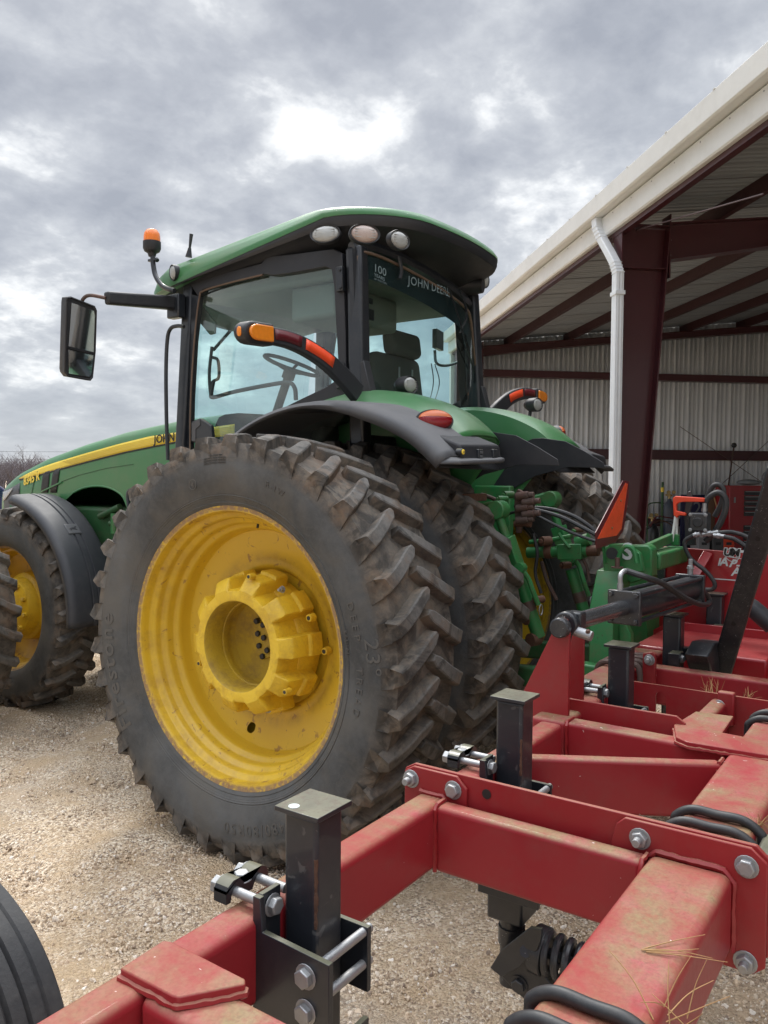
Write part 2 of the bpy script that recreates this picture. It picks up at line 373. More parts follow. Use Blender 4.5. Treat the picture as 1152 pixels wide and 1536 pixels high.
# red tube steel with algae film on top, mottled
g = G('red_beam_paint')
n1 = g.noise(13, 8, .70); n2 = g.noise(60, 5, .7); n3 = g.noise(2.6, 4, .55); nd = g.noise(4.5, 6, .6, dist=.8)
c = g.mix(n3, (.235, .014, .020), (.305, .022, .028))
c = g.mix(g.math('MULTIPLY', g.ramp(n1, [(.5, 0), (.75, 1)]), .3), c, (.20, .07, .06))
zz = g.ramp(g.normal_z(), [(.35, 0), (.9, 1)])
film = g.mix(g.ramp(n1, [(.38, 0), (.60, 1)]), (.33, .105, .10), (.25, .19, .10))
film = g.mix(g.math('MULTIPLY', g.ramp(nd, [(.44, 0), (.62, 1)]), .75), film, (.20, .178, .075))
film = g.mix(g.math('MULTIPLY', g.ramp(n2, [(.56, 0), (.72, 1)]), .45), film, (.12, .07, .04))
film = g.mix(g.math('MULTIPLY', g.ramp(g.noise(120, 4, .7), [(.42, 0), (.6, 1)]), .35), film, (.13, .085, .05))
c = g.mix(g.math('MULTIPLY', g.math('MULTIPLY', zz, g.ramp(g.noise(3.2, 6, .65, dist=.5), [(.33, .12), (.56, .88)])), g.ramp(g.noise(38, 4, .7), [(.30, .55), (.52, 1)])), c, film)
h = g.ramp(g.noise(26, 2, .4, dist=2.0), [(.765, 0), (.775, 1)])
c = g.mix(h, c, (.55, .45, .42))
g.set(Base_Color=c, Roughness=g.math('ADD', g.math('ADD', .30, g.math('MULTIPLY', n2, .15)), g.math('MULTIPLY', zz, .3)), Coat_Weight=.05)
g.bs.inputs['Specular IOR Level'].default_value = .38
g.bump(n1, .12, .004); MT['beam'] = g.m
# black post with weld rust streak
g = G('black_post_paint')
n1 = g.noise(8, 7, .65); n2 = g.noise(60, 4, .7)
c = g.mix(n1, (.011, .013, .018), (.024, .026, .031))
sp_ = g.ramp(g.noise(34, 3, .5, dist=1), [(.66, 0), (.69, 1)]); c = g.mix(g.math('MULTIPLY', sp_, .5), c, (.10, .10, .10))
zz = g.ramp(g.normal_z(), [(.6, 0), (.95, 1)])
c = g.mix(g.math('MULTIPLY', zz, g.ramp(n1, [(.3, .5), (.55, 1)])), c, (.155, .15, .105))
c = g.mix(g.math('MULTIPLY', zz, g.ramp(n2, [(.5, 0), (.6, .6)])), c, (.10, .07, .05))
g.set(Base_Color=c, Roughness=g.math('ADD', .26, g.math('MULTIPLY', n2, .25)), Coat_Weight=.2); g.bump(n2, .08, .004); MT['post'] = g.m
# hood decal stripes
g = G('yellow_stripe_decal'); sp = g.n('ShaderNodeSeparateXYZ'); g.l(g.tc, 'Generated', sp, 0)
g.set(Base_Color=(.80, .58, .05), Roughness=.35); MT['stripe'] = g.m
# gravel ground
g = G('gravel_ground')
n0 = g.noise(.55, 5, .6); n1 = g.noise(2.6, 7, .65); n2 = g.noise(30, 6, .7)
vo = g.n('ShaderNodeTexVoronoi'); vo.inputs['Scale'].default_value = 95; g.l(g.tc, 'Object', vo, 'Vector')
vo2 = g.n('ShaderNodeTexVoronoi'); vo2.inputs['Scale'].default_value = 42; g.l(g.tc, 'Object', vo2, 'Vector')
sc = g.n('ShaderNodeSeparateColor'); g.l(vo, 'Color', sc, 0)
stone = g.ramp(sc.outputs[0], [(0, (.22, .17, .13)), (.35, (.46, .35, .245)), (.7, (.62, .50, .36)), (1, (.76, .67, .55))])
soil = g.mix(n2, (.40, .29, .18), (.54, .41, .27))
damp = g.mix(n2, (.25, .21, .17), (.38, .33, .275))
mixf = g.ramp(n1, [(.38, 0), (.56, 1)])
c = g.mix(mixf, soil, stone)
c = g.mix(g.math('MULTIPLY', g.ramp(n0, [(.50, 0), (.64, 1)]), .6), c, damp)
g.set(Base_Color=c, Roughness=.9); g.bs.inputs['Specular IOR Level'].default_value = .2
hh = g.math('ADD', g.math('MULTIPLY', g.math('SUBTRACT', 1, vo.outputs['Distance']), .6), g.math('MULTIPLY', g.math('SUBTRACT', 1, vo2.outputs['Distance']), .25))
hh = g.math('ADD', hh, g.math('MULTIPLY', n1, 1.2)); g.bump(hh, 1.0, .02); MT['ground'] = g.m
g = G('pebble'); oi = g.n('ShaderNodeObjectInfo'); n2 = g.noise(60, 3)
ge = g.n('ShaderNodeNewGeometry'); wn = g.n('ShaderNodeTexWhiteNoise'); wn.noise_dimensions = '1D'; g.t.links.new(oi.outputs['Random'], wn.inputs['W'])
c = g.ramp(oi.outputs['Random'], [(0, (.20, .15, .115)), (.25, (.48, .36, .245)), (.55, (.64, .50, .355)), (.8, (.72, .61, .48)), (1, (.85, .80, .73))])
c = g.mix(g.math('MULTIPLY', n2, .35), c, (.36, .27, .19)); g.set(Base_Color=c, Roughness=.8); MT['pebble'] = g.m
g = G('tree_bark'); g.set(Base_Color=g.mix(g.noise(3), (.085, .075, .085), (.15, .13, .14)), Roughness=.9); MT['bark'] = g.m
MT['lettering'] = paint('raised_tyre_lettering', (.080, .077, .072), .65, dirt=(.12, .10, .08), dirt_amt=.5, scale=20)
MT['letter_yellow2'] = paint('pale_decal_line', (.62, .50, .10), .5, dirt_amt=.1)
MT['clear_amber'] = paint('lamp_lens_dusty', (.42, .33, .29), .25, dirt=(.3, .2, .15), dirt_amt=.5, scale=20, coat=.8, bump=.2)
MT['amber_beacon'] = lens('beacon_lens', (.95, .22, .015), .12)
g = G('rear_tint_band'); g.set(Base_Color=(.012, .02, .022), Roughness=.3); MT['band'] = g.m
MT['letter_pane'] = paint('pane_decal', (.22, .30, .32), .6, dirt_amt=.1)
MT['letter_dim'] = paint('faded_white', (.22, .24, .26), .6, dirt_amt=.3)
MT['plastic_mid'] = paint('dark_grey_plastic', (.036, .038, .044), .5, dirt=(.12, .115, .11), dirt_amt=.25, top_amt=.45, top_col=(.15, .148, .145), scale=3)
MT['yellow_bore'] = paint('shaded_grimy_iron', (.46, .30, .02), .5, dirt=(.16, .09, .04), dirt_amt=.6, scale=8, bump=.3)  # recess shade of the bore put into a darker yellow, plus grime
# ---------------------------------------------------------------- ground, gravel, sky
def gh(x, y):
    """height of the yard: nearly flat, small ruts"""
    d = math.hypot(x-3, y-3)
    h = .012*math.sin(x*1.7+y*.6)*math.cos(y*1.3-x*.4)+.009*math.sin(x*4.1-y*3.3+1)+.006*math.sin(x*9+y*7.5)*math.sin(y*8.2)
    # tyre ruts running along the tractor between camera and wheels
    r = x*.15+y
    for c, a in ((2.2, .02), (1.55, .016), (.4, .012)): h -= a*math.exp(-((x-c+.25*math.sin(y*.7))/.14)**2)*(1 if y > 1.5 else .3)
    # the disturbed, lumpy soil beyond the front wheels
    if y > 3.0 and x < 4.2: h += .040*math.sin(x*5.3+2*math.sin(y*1.9))*math.sin(y*4.7+x)*min(1, (y-3.0)/1.2)
    h += .007*math.sin(x*13+3*math.sin(y*5.1))*math.sin(y*11.7+2*math.sin(x*4.3))
    if x < 3.0 and y > 1.4: h += .016*math.sin((x*.5+y)*7.5+1.6*math.sin(x*2.1))*math.sin(x*2.7+1)*min(1, (y-1.4))
    f = 1/(1+(d/14)**4)
    return h*f - .012
mb = MB()
def axis_samples():
    a = [-4+.07*i for i in range(int(14/.07)+1)]
    s = .09; v = a[-1]
    while v < 1500: s *= 1.22; v += s; a.append(v)
    s = .09; v = -4
    while v > -1500: s *= 1.22; v -= s; a.insert(0, v)
    return a
A = axis_samples(); n = len(A)
mb.add([(x, y, gh(x, y)) for x in A for y in A], [(i*n+j, (i+1)*n+j, (i+1)*n+j+1, i*n+j+1) for i in range(n-1) for j in range(n-1)])
ground = mb.build('ground', MT['ground'], smooth=180); tag(ground, kind='structure', label='pale gravel and bare soil yard')

# loose gravel: pebbles scattered over the near ground by geometry nodes
mb = MB(); st = .2; cells = []
idx = {}
def vid(i, j):
    if (i, j) not in idx: idx[(i, j)] = len(mb.v); mb.v.append((i*st, j*st, gh(i*st, j*st)-.001))
    return idx[(i, j)]
for i in range(-4, 50):
    for j in range(-4, 50):
        c = V(((i+.5)*st, (j+.5)*st, -CAMH)); d = c.dot(Fw)
        if d < .6 or d > 8.5: continue
        if abs(c.dot(Rt)/d) > .62: continue
        if c.x > 6.8: continue
        f = (vid(i, j), vid(i+1, j), vid(i+1, j+1), vid(i, j+1)); mb.f.append(f); mb.mi.append(0)
gravel = mb.build('gravel', MT['pebble'], smooth=180); tag(gravel, 'loose tan and grey gravel strewn over the yard', kind='stuff')
ng = bpy.data.node_groups.new('gravel_scatter', 'GeometryNodeTree')
ng.interface.new_socket('Geometry', in_out='INPUT', socket_type='NodeSocketGeometry'); ng.interface.new_socket('Geometry', in_out='OUTPUT', socket_type='NodeSocketGeometry')
N = ng.nodes.new; L = ng.links.new
gi, go = N('NodeGroupInput'), N('NodeGroupOutput')
dp = N('GeometryNodeDistributePointsOnFaces'); 
pos = N('GeometryNodeInputPosition'); no = N('ShaderNodeTexNoise'); no.inputs['Scale'].default_value = 1.9; no.inputs['Detail'].default_value = 5
L(pos.outputs[0], no.inputs['Vector'])
mr = N('ShaderNodeMapRange'); mr.inputs['From Min'].default_value = .40; mr.inputs['From Max'].default_value = .60; mr.inputs['To Min'].default_value = 500; mr.inputs['To Max'].default_value = 6200
L(no.outputs['Fac'], mr.inputs['Value']); L(mr.outputs['Result'], dp.inputs['Density'])
L(gi.outputs[0], dp.inputs['Mesh'])
ico = N('GeometryNodeMeshIcoSphere'); ico.inputs['Radius'].default_value = .0052; ico.inputs['Subdivisions'].default_value = 2
sp = N('GeometryNodeSetPosition'); n2 = N('ShaderNodeTexNoise'); n2.inputs['Scale'].default_value = 160; p2 = N('GeometryNodeInputPosition'); L(p2.outputs[0], n2.inputs['Vector'])
vm = N('ShaderNodeVectorMath'); vm.operation = 'SUBTRACT'; vm.inputs[1].default_value = (.5, .5, .5); L(n2.outputs['Color'], vm.inputs[0])
vs = N('ShaderNodeVectorMath'); vs.operation = 'SCALE'; vs.inputs['Scale'].default_value = .011; L(vm.outputs[0], vs.inputs[0])
L(ico.outputs[0], sp.inputs['Geometry']); L(vs.outputs[0], sp.inputs['Offset'])
sm = N('GeometryNodeSetMaterial'); sm.inputs['Material'].default_value = MT['pebble']; L(sp.outputs[0], sm.inputs['Geometry'])
ip = N('GeometryNodeInstanceOnPoints'); L(dp.outputs['Points'], ip.inputs['Points']); L(sm.outputs[0], ip.inputs['Instance'])
rr = N('FunctionNodeRandomValue'); rr.data_type = 'FLOAT_VECTOR'; rr.inputs[0].default_value = (0, 0, 0); rr.inputs[1].default_value = (6.28, 6.28, 6.28)
L(rr.outputs[0], ip.inputs['Rotation'])
rs = N('FunctionNodeRandomValue'); rs.data_type = 'FLOAT_VECTOR'; rs.inputs[0].default_value = (.6, .6, .45); rs.inputs[1].default_value = (1.25, 1.1, .9); rs.inputs['Seed'].default_value = 5
rk = N('FunctionNodeRandomValue'); rk.data_type = 'FLOAT'; rk.inputs[2].default_value = 0; rk.inputs[3].default_value = 1; rk.inputs['Seed'].default_value = 9
pw = N('ShaderNodeMath'); pw.operation = 'POWER'; L(rk.outputs[1], pw.inputs[0]); pw.inputs[1].default_value = 9
ma_ = N('ShaderNodeMath'); ma_.operation = 'MULTIPLY_ADD'; L(pw.outputs[0], ma_.inputs[0]); ma_.inputs[1].default_value = 1.7; ma_.inputs[2].default_value = .68
sv = N('ShaderNodeVectorMath'); sv.operation = 'SCALE'; L(rs.outputs[0], sv.inputs[0]); L(ma_.outputs[0], sv.inputs['Scale']); L(sv.outputs[0], ip.inputs['Scale'])
L(ip.outputs[0], go.inputs[0])
md = gravel.modifiers.new('scatter', 'NODES'); md.node_group = ng

SUN_EL, SUN_AZ = 52, math.degrees(YAW)-12      # azimuth measured from +Y towards +X
w = bpy.data.worlds.new('World'); scn.world = w; w.use_nodes = True
t = w.node_tree; t.nodes.clear(); N = t.nodes.new; L = t.links.new
out = N('ShaderNodeOutputWorld'); bg = N('ShaderNodeBackground'); bg.inputs['Strength'].default_value = .1; L(bg.outputs[0], out.inputs[0])
sky = N('ShaderNodeTexSky'); sky.sky_type = 'NISHITA'; sky.sun_disc = False; sky.sun_elevation = rad(SUN_EL); sky.sun_rotation = rad(SUN_AZ)
tc = N('ShaderNodeTexCoord'); sx = N('ShaderNodeSeparateXYZ'); L(tc.outputs['Generated'], sx.inputs[0])
def m(op, a, b=None, c=None, clamp=False):
    x = N('ShaderNodeMath'); x.operation = op; x.use_clamp = clamp
    for i, q in enumerate((a, b, c)):
        if q is None: continue
        if isinstance(q, (int, float)): x.inputs[i].default_value = q
        else: L(q, x.inputs[i])
    return x.outputs[0]
zc = m('ADD', m('MAXIMUM', sx.outputs['Z'], 0), .30)
cx = N('ShaderNodeCombineXYZ'); L(m('DIVIDE', sx.outputs['X'], zc), cx.inputs[0]); L(m('DIVIDE', sx.outputs['Y'], zc), cx.inputs[1]); cx.inputs[2].default_value = CLOUD_SEED
def noise(scale, detail, rough, dist=0):
    x = N('ShaderNodeTexNoise'); x.inputs['Scale'].default_value = scale; x.inputs['Detail'].default_value = detail; x.inputs['Roughness'].default_value = rough; x.inputs['Distortion'].default_value = dist
    L(cx.outputs[0], x.inputs['Vector']); return x.outputs['Fac']
big = noise(1.3, 2, .5); mid = noise(5.2, 5, .55, .15); fine = noise(13, 6, .62, .2)
den = m('ADD', m('ADD', m('MULTIPLY', big, .36), m('MULTIPLY', mid, .46)), m('MULTIPLY', fine, .18))
# direction glow: the sun stands behind the cloud
sd = (math.sin(rad(GLOW_AZ))*math.cos(rad(GLOW_EL)), math.cos(rad(GLOW_AZ))*math.cos(rad(GLOW_EL)), math.sin(rad(GLOW_EL)))
dt = N('ShaderNodeVectorMath'); dt.operation = 'DOT_PRODUCT'; L(tc.outputs['Generated'], dt.inputs[0]); dt.inputs[1].default_value = sd
glow = m('POWER', m('MAXIMUM', dt.outputs['Value'], 0), 14)
den = m('SUBTRACT', den, m('MULTIPLY', glow, .022))
rp = N('ShaderNodeValToRGB'); L(den, rp.inputs['Fac']); e = rp.color_ramp.elements
for i, (p_, c_) in enumerate(((.385, (9.2, 9.3, 9.3)), (.425, (6.6, 6.9, 7.2)), (.47, (4.2, 4.55, 5.1)), (.52, (3.05, 3.35, 4.0)), (.60, (2.15, 2.4, 3.05)))):
    if i >= 2: e.new(.5)
for i, (p_, c_) in enumerate(((.37, (1.12, 1.12, 1.10)), (.415, (.84, .86, .88)), (.46, (.60, .625, .665)), (.52, (.48, .505, .555)), (.61, (.37, .395, .45)))):
    e[i].position = p_; e[i].color = (*c_, 1)
sc = N('ShaderNodeVectorMath'); sc.operation = 'SCALE'; L(rp.outputs['Color'], sc.inputs[0])
# overcast dome: brighter overhead, above what the camera sees; smoother and paler near the horizon
ov = N('ShaderNodeMapRange'); L(sx.outputs['Z'], ov.inputs['Value']); ov.inputs['From Min'].default_value = .56; ov.inputs['From Max'].default_value = .85; ov.inputs['To Min'].default_value = 10*SKYV; ov.inputs['To Max'].default_value = OVERHEAD
# the thinner, brighter half of the overcast lies behind the photographer
bk = N('ShaderNodeVectorMath'); bk.operation = 'DOT_PRODUCT'; L(tc.outputs['Generated'], bk.inputs[0]); bk.inputs[1].default_value = (-math.sin(YAW), -math.cos(YAW), 0)
bm_ = N('ShaderNodeMapRange'); L(bk.outputs['Value'], bm_.inputs['Value']); bm_.inputs['From Min'].default_value = -.25; bm_.inputs['From Max'].default_value = .55; bm_.inputs['To Min'].default_value = 1; bm_.inputs['To Max'].default_value = BACKSKY
L(m('MULTIPLY', ov.outputs[0], bm_.outputs[0]), sc.inputs['Scale'])
hz = N('ShaderNodeMapRange'); L(sx.outputs['Z'], hz.inputs['Value']); hz.inputs['From Min'].default_value = .0; hz.inputs['From Max'].default_value = .16; hz.inputs['To Min'].default_value = .72; hz.inputs['To Max'].default_value = 0
mh = N('ShaderNodeMix'); mh.data_type = 'RGBA'; L(hz.outputs[0], mh.inputs[0]); L(sc.outputs[0], mh.inputs[6]); mh.inputs[7].default_value = (5.4*SKYV, 5.8*SKYV, 6.4*SKYV, 1)
mk = N('ShaderNodeMix'); mk.data_type = 'RGBA'; mk.inputs[0].default_value = .96; L(sky.outputs[0], mk.inputs[6]); L(mh.outputs[2], mk.inputs[7])
L(mk.outputs[2], bg.inputs['Color'])
sun = bpy.data.lights.new('sun', 'SUN'); sun.energy = SUN_E; sun.angle = rad(14); sun.color = (1, .96, .90)
so = bpy.data.objects.new('sun', sun); COL.objects.link(so)
sdir = V((math.sin(rad(SUN_AZ))*math.cos(rad(SUN_EL)), math.cos(rad(SUN_AZ))*math.cos(rad(SUN_EL)), math.sin(rad(SUN_EL))))
so.rotation_euler = sdir.to_track_quat('Z', 'Y').to_euler(); so.location = (0, 0, 20)
scn.view_settings.view_transform = 'Standard'; scn.view_settings.look = 'None'; scn.view_settings.exposure = EXPO; scn.view_settings.gamma = 1

# bare trees beyond the yard, a power line and a parked car
def bare_tree(x, y, h, seed, label, group='bare trees beyond the yard'):
    rnd = random.Random(seed)
    root = empty('bare_tree', (x, y, 0), label, 'tree', group)
    tr, cr = MB(), MB()
    def grow(mb, p, d, ln, r, lvl):
        k = 3; pts = [p]; dd = d
        for i in range(k):
            dd = (dd+V((rnd.uniform(-.16, .16), rnd.uniform(-.16, .16), rnd.uniform(-.02, .12)))).normalized(); p = p+dd*ln/k; pts.append(p)
        n = 5 if lvl < 2 else 3
        R = [r*(1-.45*i/k) for i in range(k+1)]
        mb.tube(pts, R, n, smooth=False, cap=False)
        if lvl >= 5: return
        nb = (5 if lvl == 0 else 4) if lvl < 3 else 3
        for i in range(nb):
            a = rnd.uniform(0, 2*PI); s = rnd.uniform(.35, .85); b = dd.orthogonal().normalized()
            b = Quaternion(dd, a) @ b; q = pts[rnd.choice((1, 2, 3) if lvl else (2, 3))]
            grow(cr, q, (dd*math.cos(s)+b*math.sin(s)).normalized(), ln*rnd.uniform(.55, .8), r*.5, lvl+1)
    grow(tr, V((x, y, -.3)), V((0, 0, 1)), h*.33, h*.016, 0)
    tr.build('trunk', MT['bark'], root, smooth=60, loc=(x, y, 0)); cr.build('crown', MT['bark'], root, smooth=60, loc=(x, y, 0))
tl = ['tall bare tree with the highest rounded crown beyond the yard', 'bare tree close left of the highest crown beyond the yard', 'bare tree at the left edge of the photo beyond the yard',
      'bare tree close right of the highest crown, just above the hood slope', 'lower bare tree half hidden by the hood of the tractor', 'low bare tree behind the headlight of the tractor', 'bare tree far back between two taller bare crowns', 'bare tree with thin twigs nearest to the hood ridge']
for i, (px, dist, h) in enumerate(((37, 92, 8.7), (17, 96, 7.6), (-6, 90, 6.6), (50, 99, 7.6), (66, 95, 6.5), (5, 105, 6.8), (27, 112, 7.6), (57, 108, 7.4))):
    d = (Fw+Rt*((px-576)/FPX)); d.z = 0; d.normalize(); bare_tree(d.x*dist, d.y*dist, h*.84, 30+i, tl[i])
# distant wood reads as one mass
mb = MB(); rnd = random.Random(5)
for k in range(900):
    px = rnd.uniform(-260, 330); dist = rnd.uniform(125, 165); d = (Fw+Rt*((px-576)/FPX)); d.z = 0; d.normalize(); p = V((d.x*dist, d.y*dist, -.2))
    h = rnd.uniform(2.6, 5.0)
    mb.tube([p, p+V((rnd.uniform(-.3, .3), rnd.uniform(-.3, .3), h*.5)), p+V((rnd.uniform(-.8, .8), rnd.uniform(-.8, .8), h))], [.14, .02], 3, smooth=False, cap=False)
    for j in range(9):
        q = p+V((0, 0, h*rnd.uniform(.35, .9))); a = rnd.uniform(0, 6.28); l = rnd.uniform(.8, 2.0)
        mb.tube([q, q+V((math.cos(a)*l*.5, math.sin(a)*l*.5, l*.45)), q+V((math.cos(a)*l, math.sin(a)*l, l))], [.05, .012], 3, smooth=False, cap=False)
tag(mb.build('distant_woodland', MT['bark'], smooth=60), 'far bare woodland behind the nearer trees', kind='stuff')
pl = empty('power_line', (40, 130, 0), 'thin overhead power line crossing the sky above the bare trees', 'power line')
for k, (y0, y1) in enumerate(((670, 674), (682, 685))):
    mb = MB(); a = at(-500, y0-3, 'Y', 135.0); b = at(300, y1+2, 'Y', 165.0); mb.tube([a, (a+b)/2-V((0, 0, .6)), b], .035, 4); mb.build('wire', MT['letter_black'], pl)
for (px, y) in ((-500, 135.), (300, 165.)):
    mb = MB(); a = at(px, 680, 'Y', y); mb.cyl((a.x, a.y, -1), (a.x, a.y, a.z+1), .16, .11, 8); mb.bar((a.x-.9, a.y, a.z+.3), (a.x+.9, a.y, a.z+.3), .1, .12); mb.build('pole', MT['wood'], pl)
def parked_car(px, dist, label):
    d = (Fw+Rt*((px-576)/FPX)); d.z = 0; d.normalize(); c = V((d.x*dist, d.y*dist, 0)); s = V((-d.y, d.x, 0)); r = empty('parked_car', c, label, 'car')
    P = lambda a, z, b: c+s*a+d*b+V((0, 0, z))
    prof = [(-2.2, .35), (-2.25, .75), (-2.1, .95), (-1.1, 1.02), (-.5, 1.5), (1.0, 1.52), (1.7, 1.05), (2.15, .98), (2.25, .6), (2.2, .35)]
    mb = MB(); mb.prism([P(a, z, -.85) for a, z in prof], d*1.7); mb.build('body', MT['blue'], r, bevel=.06)
    mb = MB(); mb.prism([P(a, z, -.87) for a, z in ((-.95, 1.05), (-.45, 1.42), (.95, 1.44), (1.45, 1.07))], d*.01); mb.build('window', MT['glass_dark'], r)
    for a in (-1.4, 1.4):
        mb = MB(); mb.cyl(P(a, .34, -.9), P(a, .34, -.68), .34, n=20); mb.build('wheel', MT['tyre_small'], r, bevel=.02)
    mb = MB(); mb.box(*[tuple(V((0,0,0)))]*2) if False else mb.cyl(P(-2.2, .7, -.6), P(-2.28, .7, -.6), .12, n=12); mb.build('headlight', MT['clear'], r)
parked_car(-22, 34, 'dark blue car parked at the far left edge behind the tractor nose')
# ---------------------------------------------------------------- red toolbar implement hitched behind the tractor
imp = empty('toolbar_implement', (2.4, .9, 0), 'large red steel toolbar frame with upright black posts, hitched behind the green tractor', 'farm implement')
ZT, ZB = .934, .765  # implement coordinates from here: image-pixel positions scaled down about the camera, baked in
def beam(lo, hi, name, bev=.017, mat='beam'):
    mb = MB(); mb.box(lo, hi); return mb.build(name, MT[mat], imp, bevel=bev, seg=4)
def plate_x(x0, x1, pts, name, holes=(), mat='red', parent=None, bev=.0025):
    """plate in a plane X=const, outline as (y,z)"""
    mb = MB(); mb.prism([(x0, y, z) for y, z in pts], (x1-x0, 0, 0)); return mb.build(name, MT[mat], parent or imp, bevel=bev)
A0, A1 = 1.032, 1.114
# front tube, left wing and centre
beam((-.35, A0, ZB), (1.805, A1, ZT), 'front_beam'); 
beam((1.829, A0, ZB), (2.60, A1, ZT), 'front_beam')
beam((2.62, A0, ZB), (3.10, A1+.05, ZT), 'front_beam')
beam((3.02, 1.085, ZB), (4.05, 1.235, ZT), 'front_beam')
# rear tube
B0, B1 = .331, .507
beam((-.3, B0, ZB-.003), (1.805, B1, ZT), 'rear_beam', .022)
beam((1.829, B0, ZB-.003), (4.7, B1, ZT), 'rear_beam', .022)
# cross tubes
beam((.815, -.05, ZB+.003), (.915, A0-.002, ZT-.002), 'cross_beam')
beam((1.742, B1+.001, ZB-.002), (1.797, A0-.001, ZT-.001), 'cross_beam', .013)
beam((2.625, B1+.001, ZB), (2.70, A0-.001, ZT-.001), 'cross_beam', .013)
beam((3.65, B1+.001, ZB), (3.73, 1.083, ZT), 'cross_beam', .013)
beam((2.86, B1+.12, ZB+.02), (3.38, .69, ZT+.004), 'stub_beam', .017)
# diagonal brace
mb = MB(); mb.bar((2.225, 1.030, .848), (2.525, .508, .848), .048, .166); mb.build('diagonal_brace', MT['beam'], imp, bevel=.011, seg=3)
# weld beads: short lumpy tubes where tubes meet
def weld(pts, r=.006, name='weld_bead'):
    mb = MB(); P = []
    pts = [V(p) for p in pts]
    for a, b in zip(pts[:-1], pts[1:]):
        k = max(2, int((b-a).length/.012))
        for i in range(k): P.append(a.lerp(b, i/k)+V((random.uniform(-1, 1), random.uniform(-1, 1), random.uniform(-1, 1)))*.0012)
    P.append(pts[-1]); mb.tube(P, [r*random.uniform(.8, 1.25) for _ in P], 6, smooth=False); return mb.build(name, MT['red'], imp)
weld([(1.803, A1, ZT+.002), (1.803, A0+.012, ZT+.002), (1.803, A0, ZT-.012), (1.803, A0, ZB)], .006)
weld([(1.803, B1+.0, ZT-.01), (1.803, B1-.012, ZT+.003), (1.803, B0+.02, ZT+.003), (1.803, B0, ZT-.02), (1.803, B0, ZB)], .007)
weld([(1.742, A0-.002, ZB), (1.742, A0-.002, ZT-.012), (1.752, A0-.002, ZT+.001), (1.79, A0-.002, ZT+.001)], .006)
weld([(1.742, B1+.002, ZB), (1.742, B1+.002, ZT-.012), (1.752, B1+.002, ZT), (1.79, B1+.002, ZT)], .006)
weld([(2.625, A0-.002, ZB), (2.625, A0-.002, ZT-.012), (2.635, A0-.002, ZT+.001), (2.69, A0-.002, ZT+.001)], .006)
weld([(2.505, B1+.001, ZT-.004), (2.56, B1+.001, ZT-.004)], .007)
weld([(2.50, B1+.001, ZB), (2.497, B1+.001, ZT-.02)], .006)
# bolted joint: long plate on the centre section and short end plates on the wing
c = .03
j1 = MB(); j1.prism([(1.816, y, z) for y, z in ((1.169, .745), (1.169, .983), (1.140, 1.000), (.290, 1.000), (.262, .975), (.262, .770), (.290, .742), (1.14, .735))], (.012, 0, 0))
j1 = j1.build('joint_plate', MT['red'], imp, bevel=.002)
plate_x(1.806, 1.8155, ((1.165, .748), (1.165, .980), (1.137, .996), (1.005, .996), (.975, .968), (.975, .905), (1.03, .90), (1.03, .735)), 'joint_plate')
plate_x(1.806, 1.8155, ((.600, .915), (.585, .978), (.565, .996), (.298, .996), (.266, .970), (.266, .748), (.29, .728), (.40, .728), (.40, .80), (.5, .915)), 'joint_plate')
def bolts(name, lst, d, r=.019, h=.014, parent=None, mat='zinc', stud=()):
    for i, c_ in enumerate(lst):
        mb = MB(); mb.hexbolt(c_, d, r, h, stud=(i in stud)); mb.build(name, MT[mat], parent or imp, smooth=30, bevel=.0012)
X_ = 1.806
bolts('bolt', [at(617, 1168, 'X', X_), at(680, 1185, 'X', X_), at(960, 1258, 'X', X_), at(1120, 1300, 'X', X_), at(1118, 1443, 'X', X_), at(678, 1303, 'X', X_)], (-1, 0, 0), stud=(0, 2, 4, 5))
mb = MB(); p0 = at(730, 1191, 'X', 1.8155); mb.cyl(p0-V((.0004, 0, 0)), p0-V((.0018, 0, 0)), .0125, n=20); mb.build('hole', MT['letter_black'], imp)  # flat black disc paints the dark of a hole; plate is solid
# corner gusset lower left
g_ = [at(180, 1452, 'Z', .952), at(245, 1410, 'Z', .952), at(258, 1412, 'Z', .952), at(368, 1468, 'Z', .952), at(368, 1476, 'Z', .952), at(268, 1496, 'Z', .952), at(258, 1493, 'Z', .952)]
mb = MB(); mb.prism(g_, (0, 0, -.016)); mb.build('corner_gusset', MT['beam'], imp, bevel=.003)
weld([V(q)-V((0, 0, .017)) for q in g_[3:7]]+[V(g_[0])-V((0, 0, .017))], .006)
# gusset over the second cross tube and rear tube
g2 = [(2.760, .704, .950), (2.968, .683, .950), (2.985, .560, .950), (2.765, .552, .950), (2.745, .30, .950), (2.62, .30, .950), (2.60, .622, .950), (2.63, .664, .950)]
mb = MB(); mb.prism(g2, (0, 0, -.016)); mb.build('gusset_plate', MT['beam'], imp, bevel=.003)
weld([V(q)-V((0, 0, .018)) for q in (g2[0], g2[7], g2[6], g2[5])], .006)
# plates between the cross tubes
plate_x(2.775, 2.787, ((1.12, .80), (1.12, .965), (1.09, .975), (.70, .975), (.672, .955), (.66, .90), (.66, .80)), 'stiffener_plate')
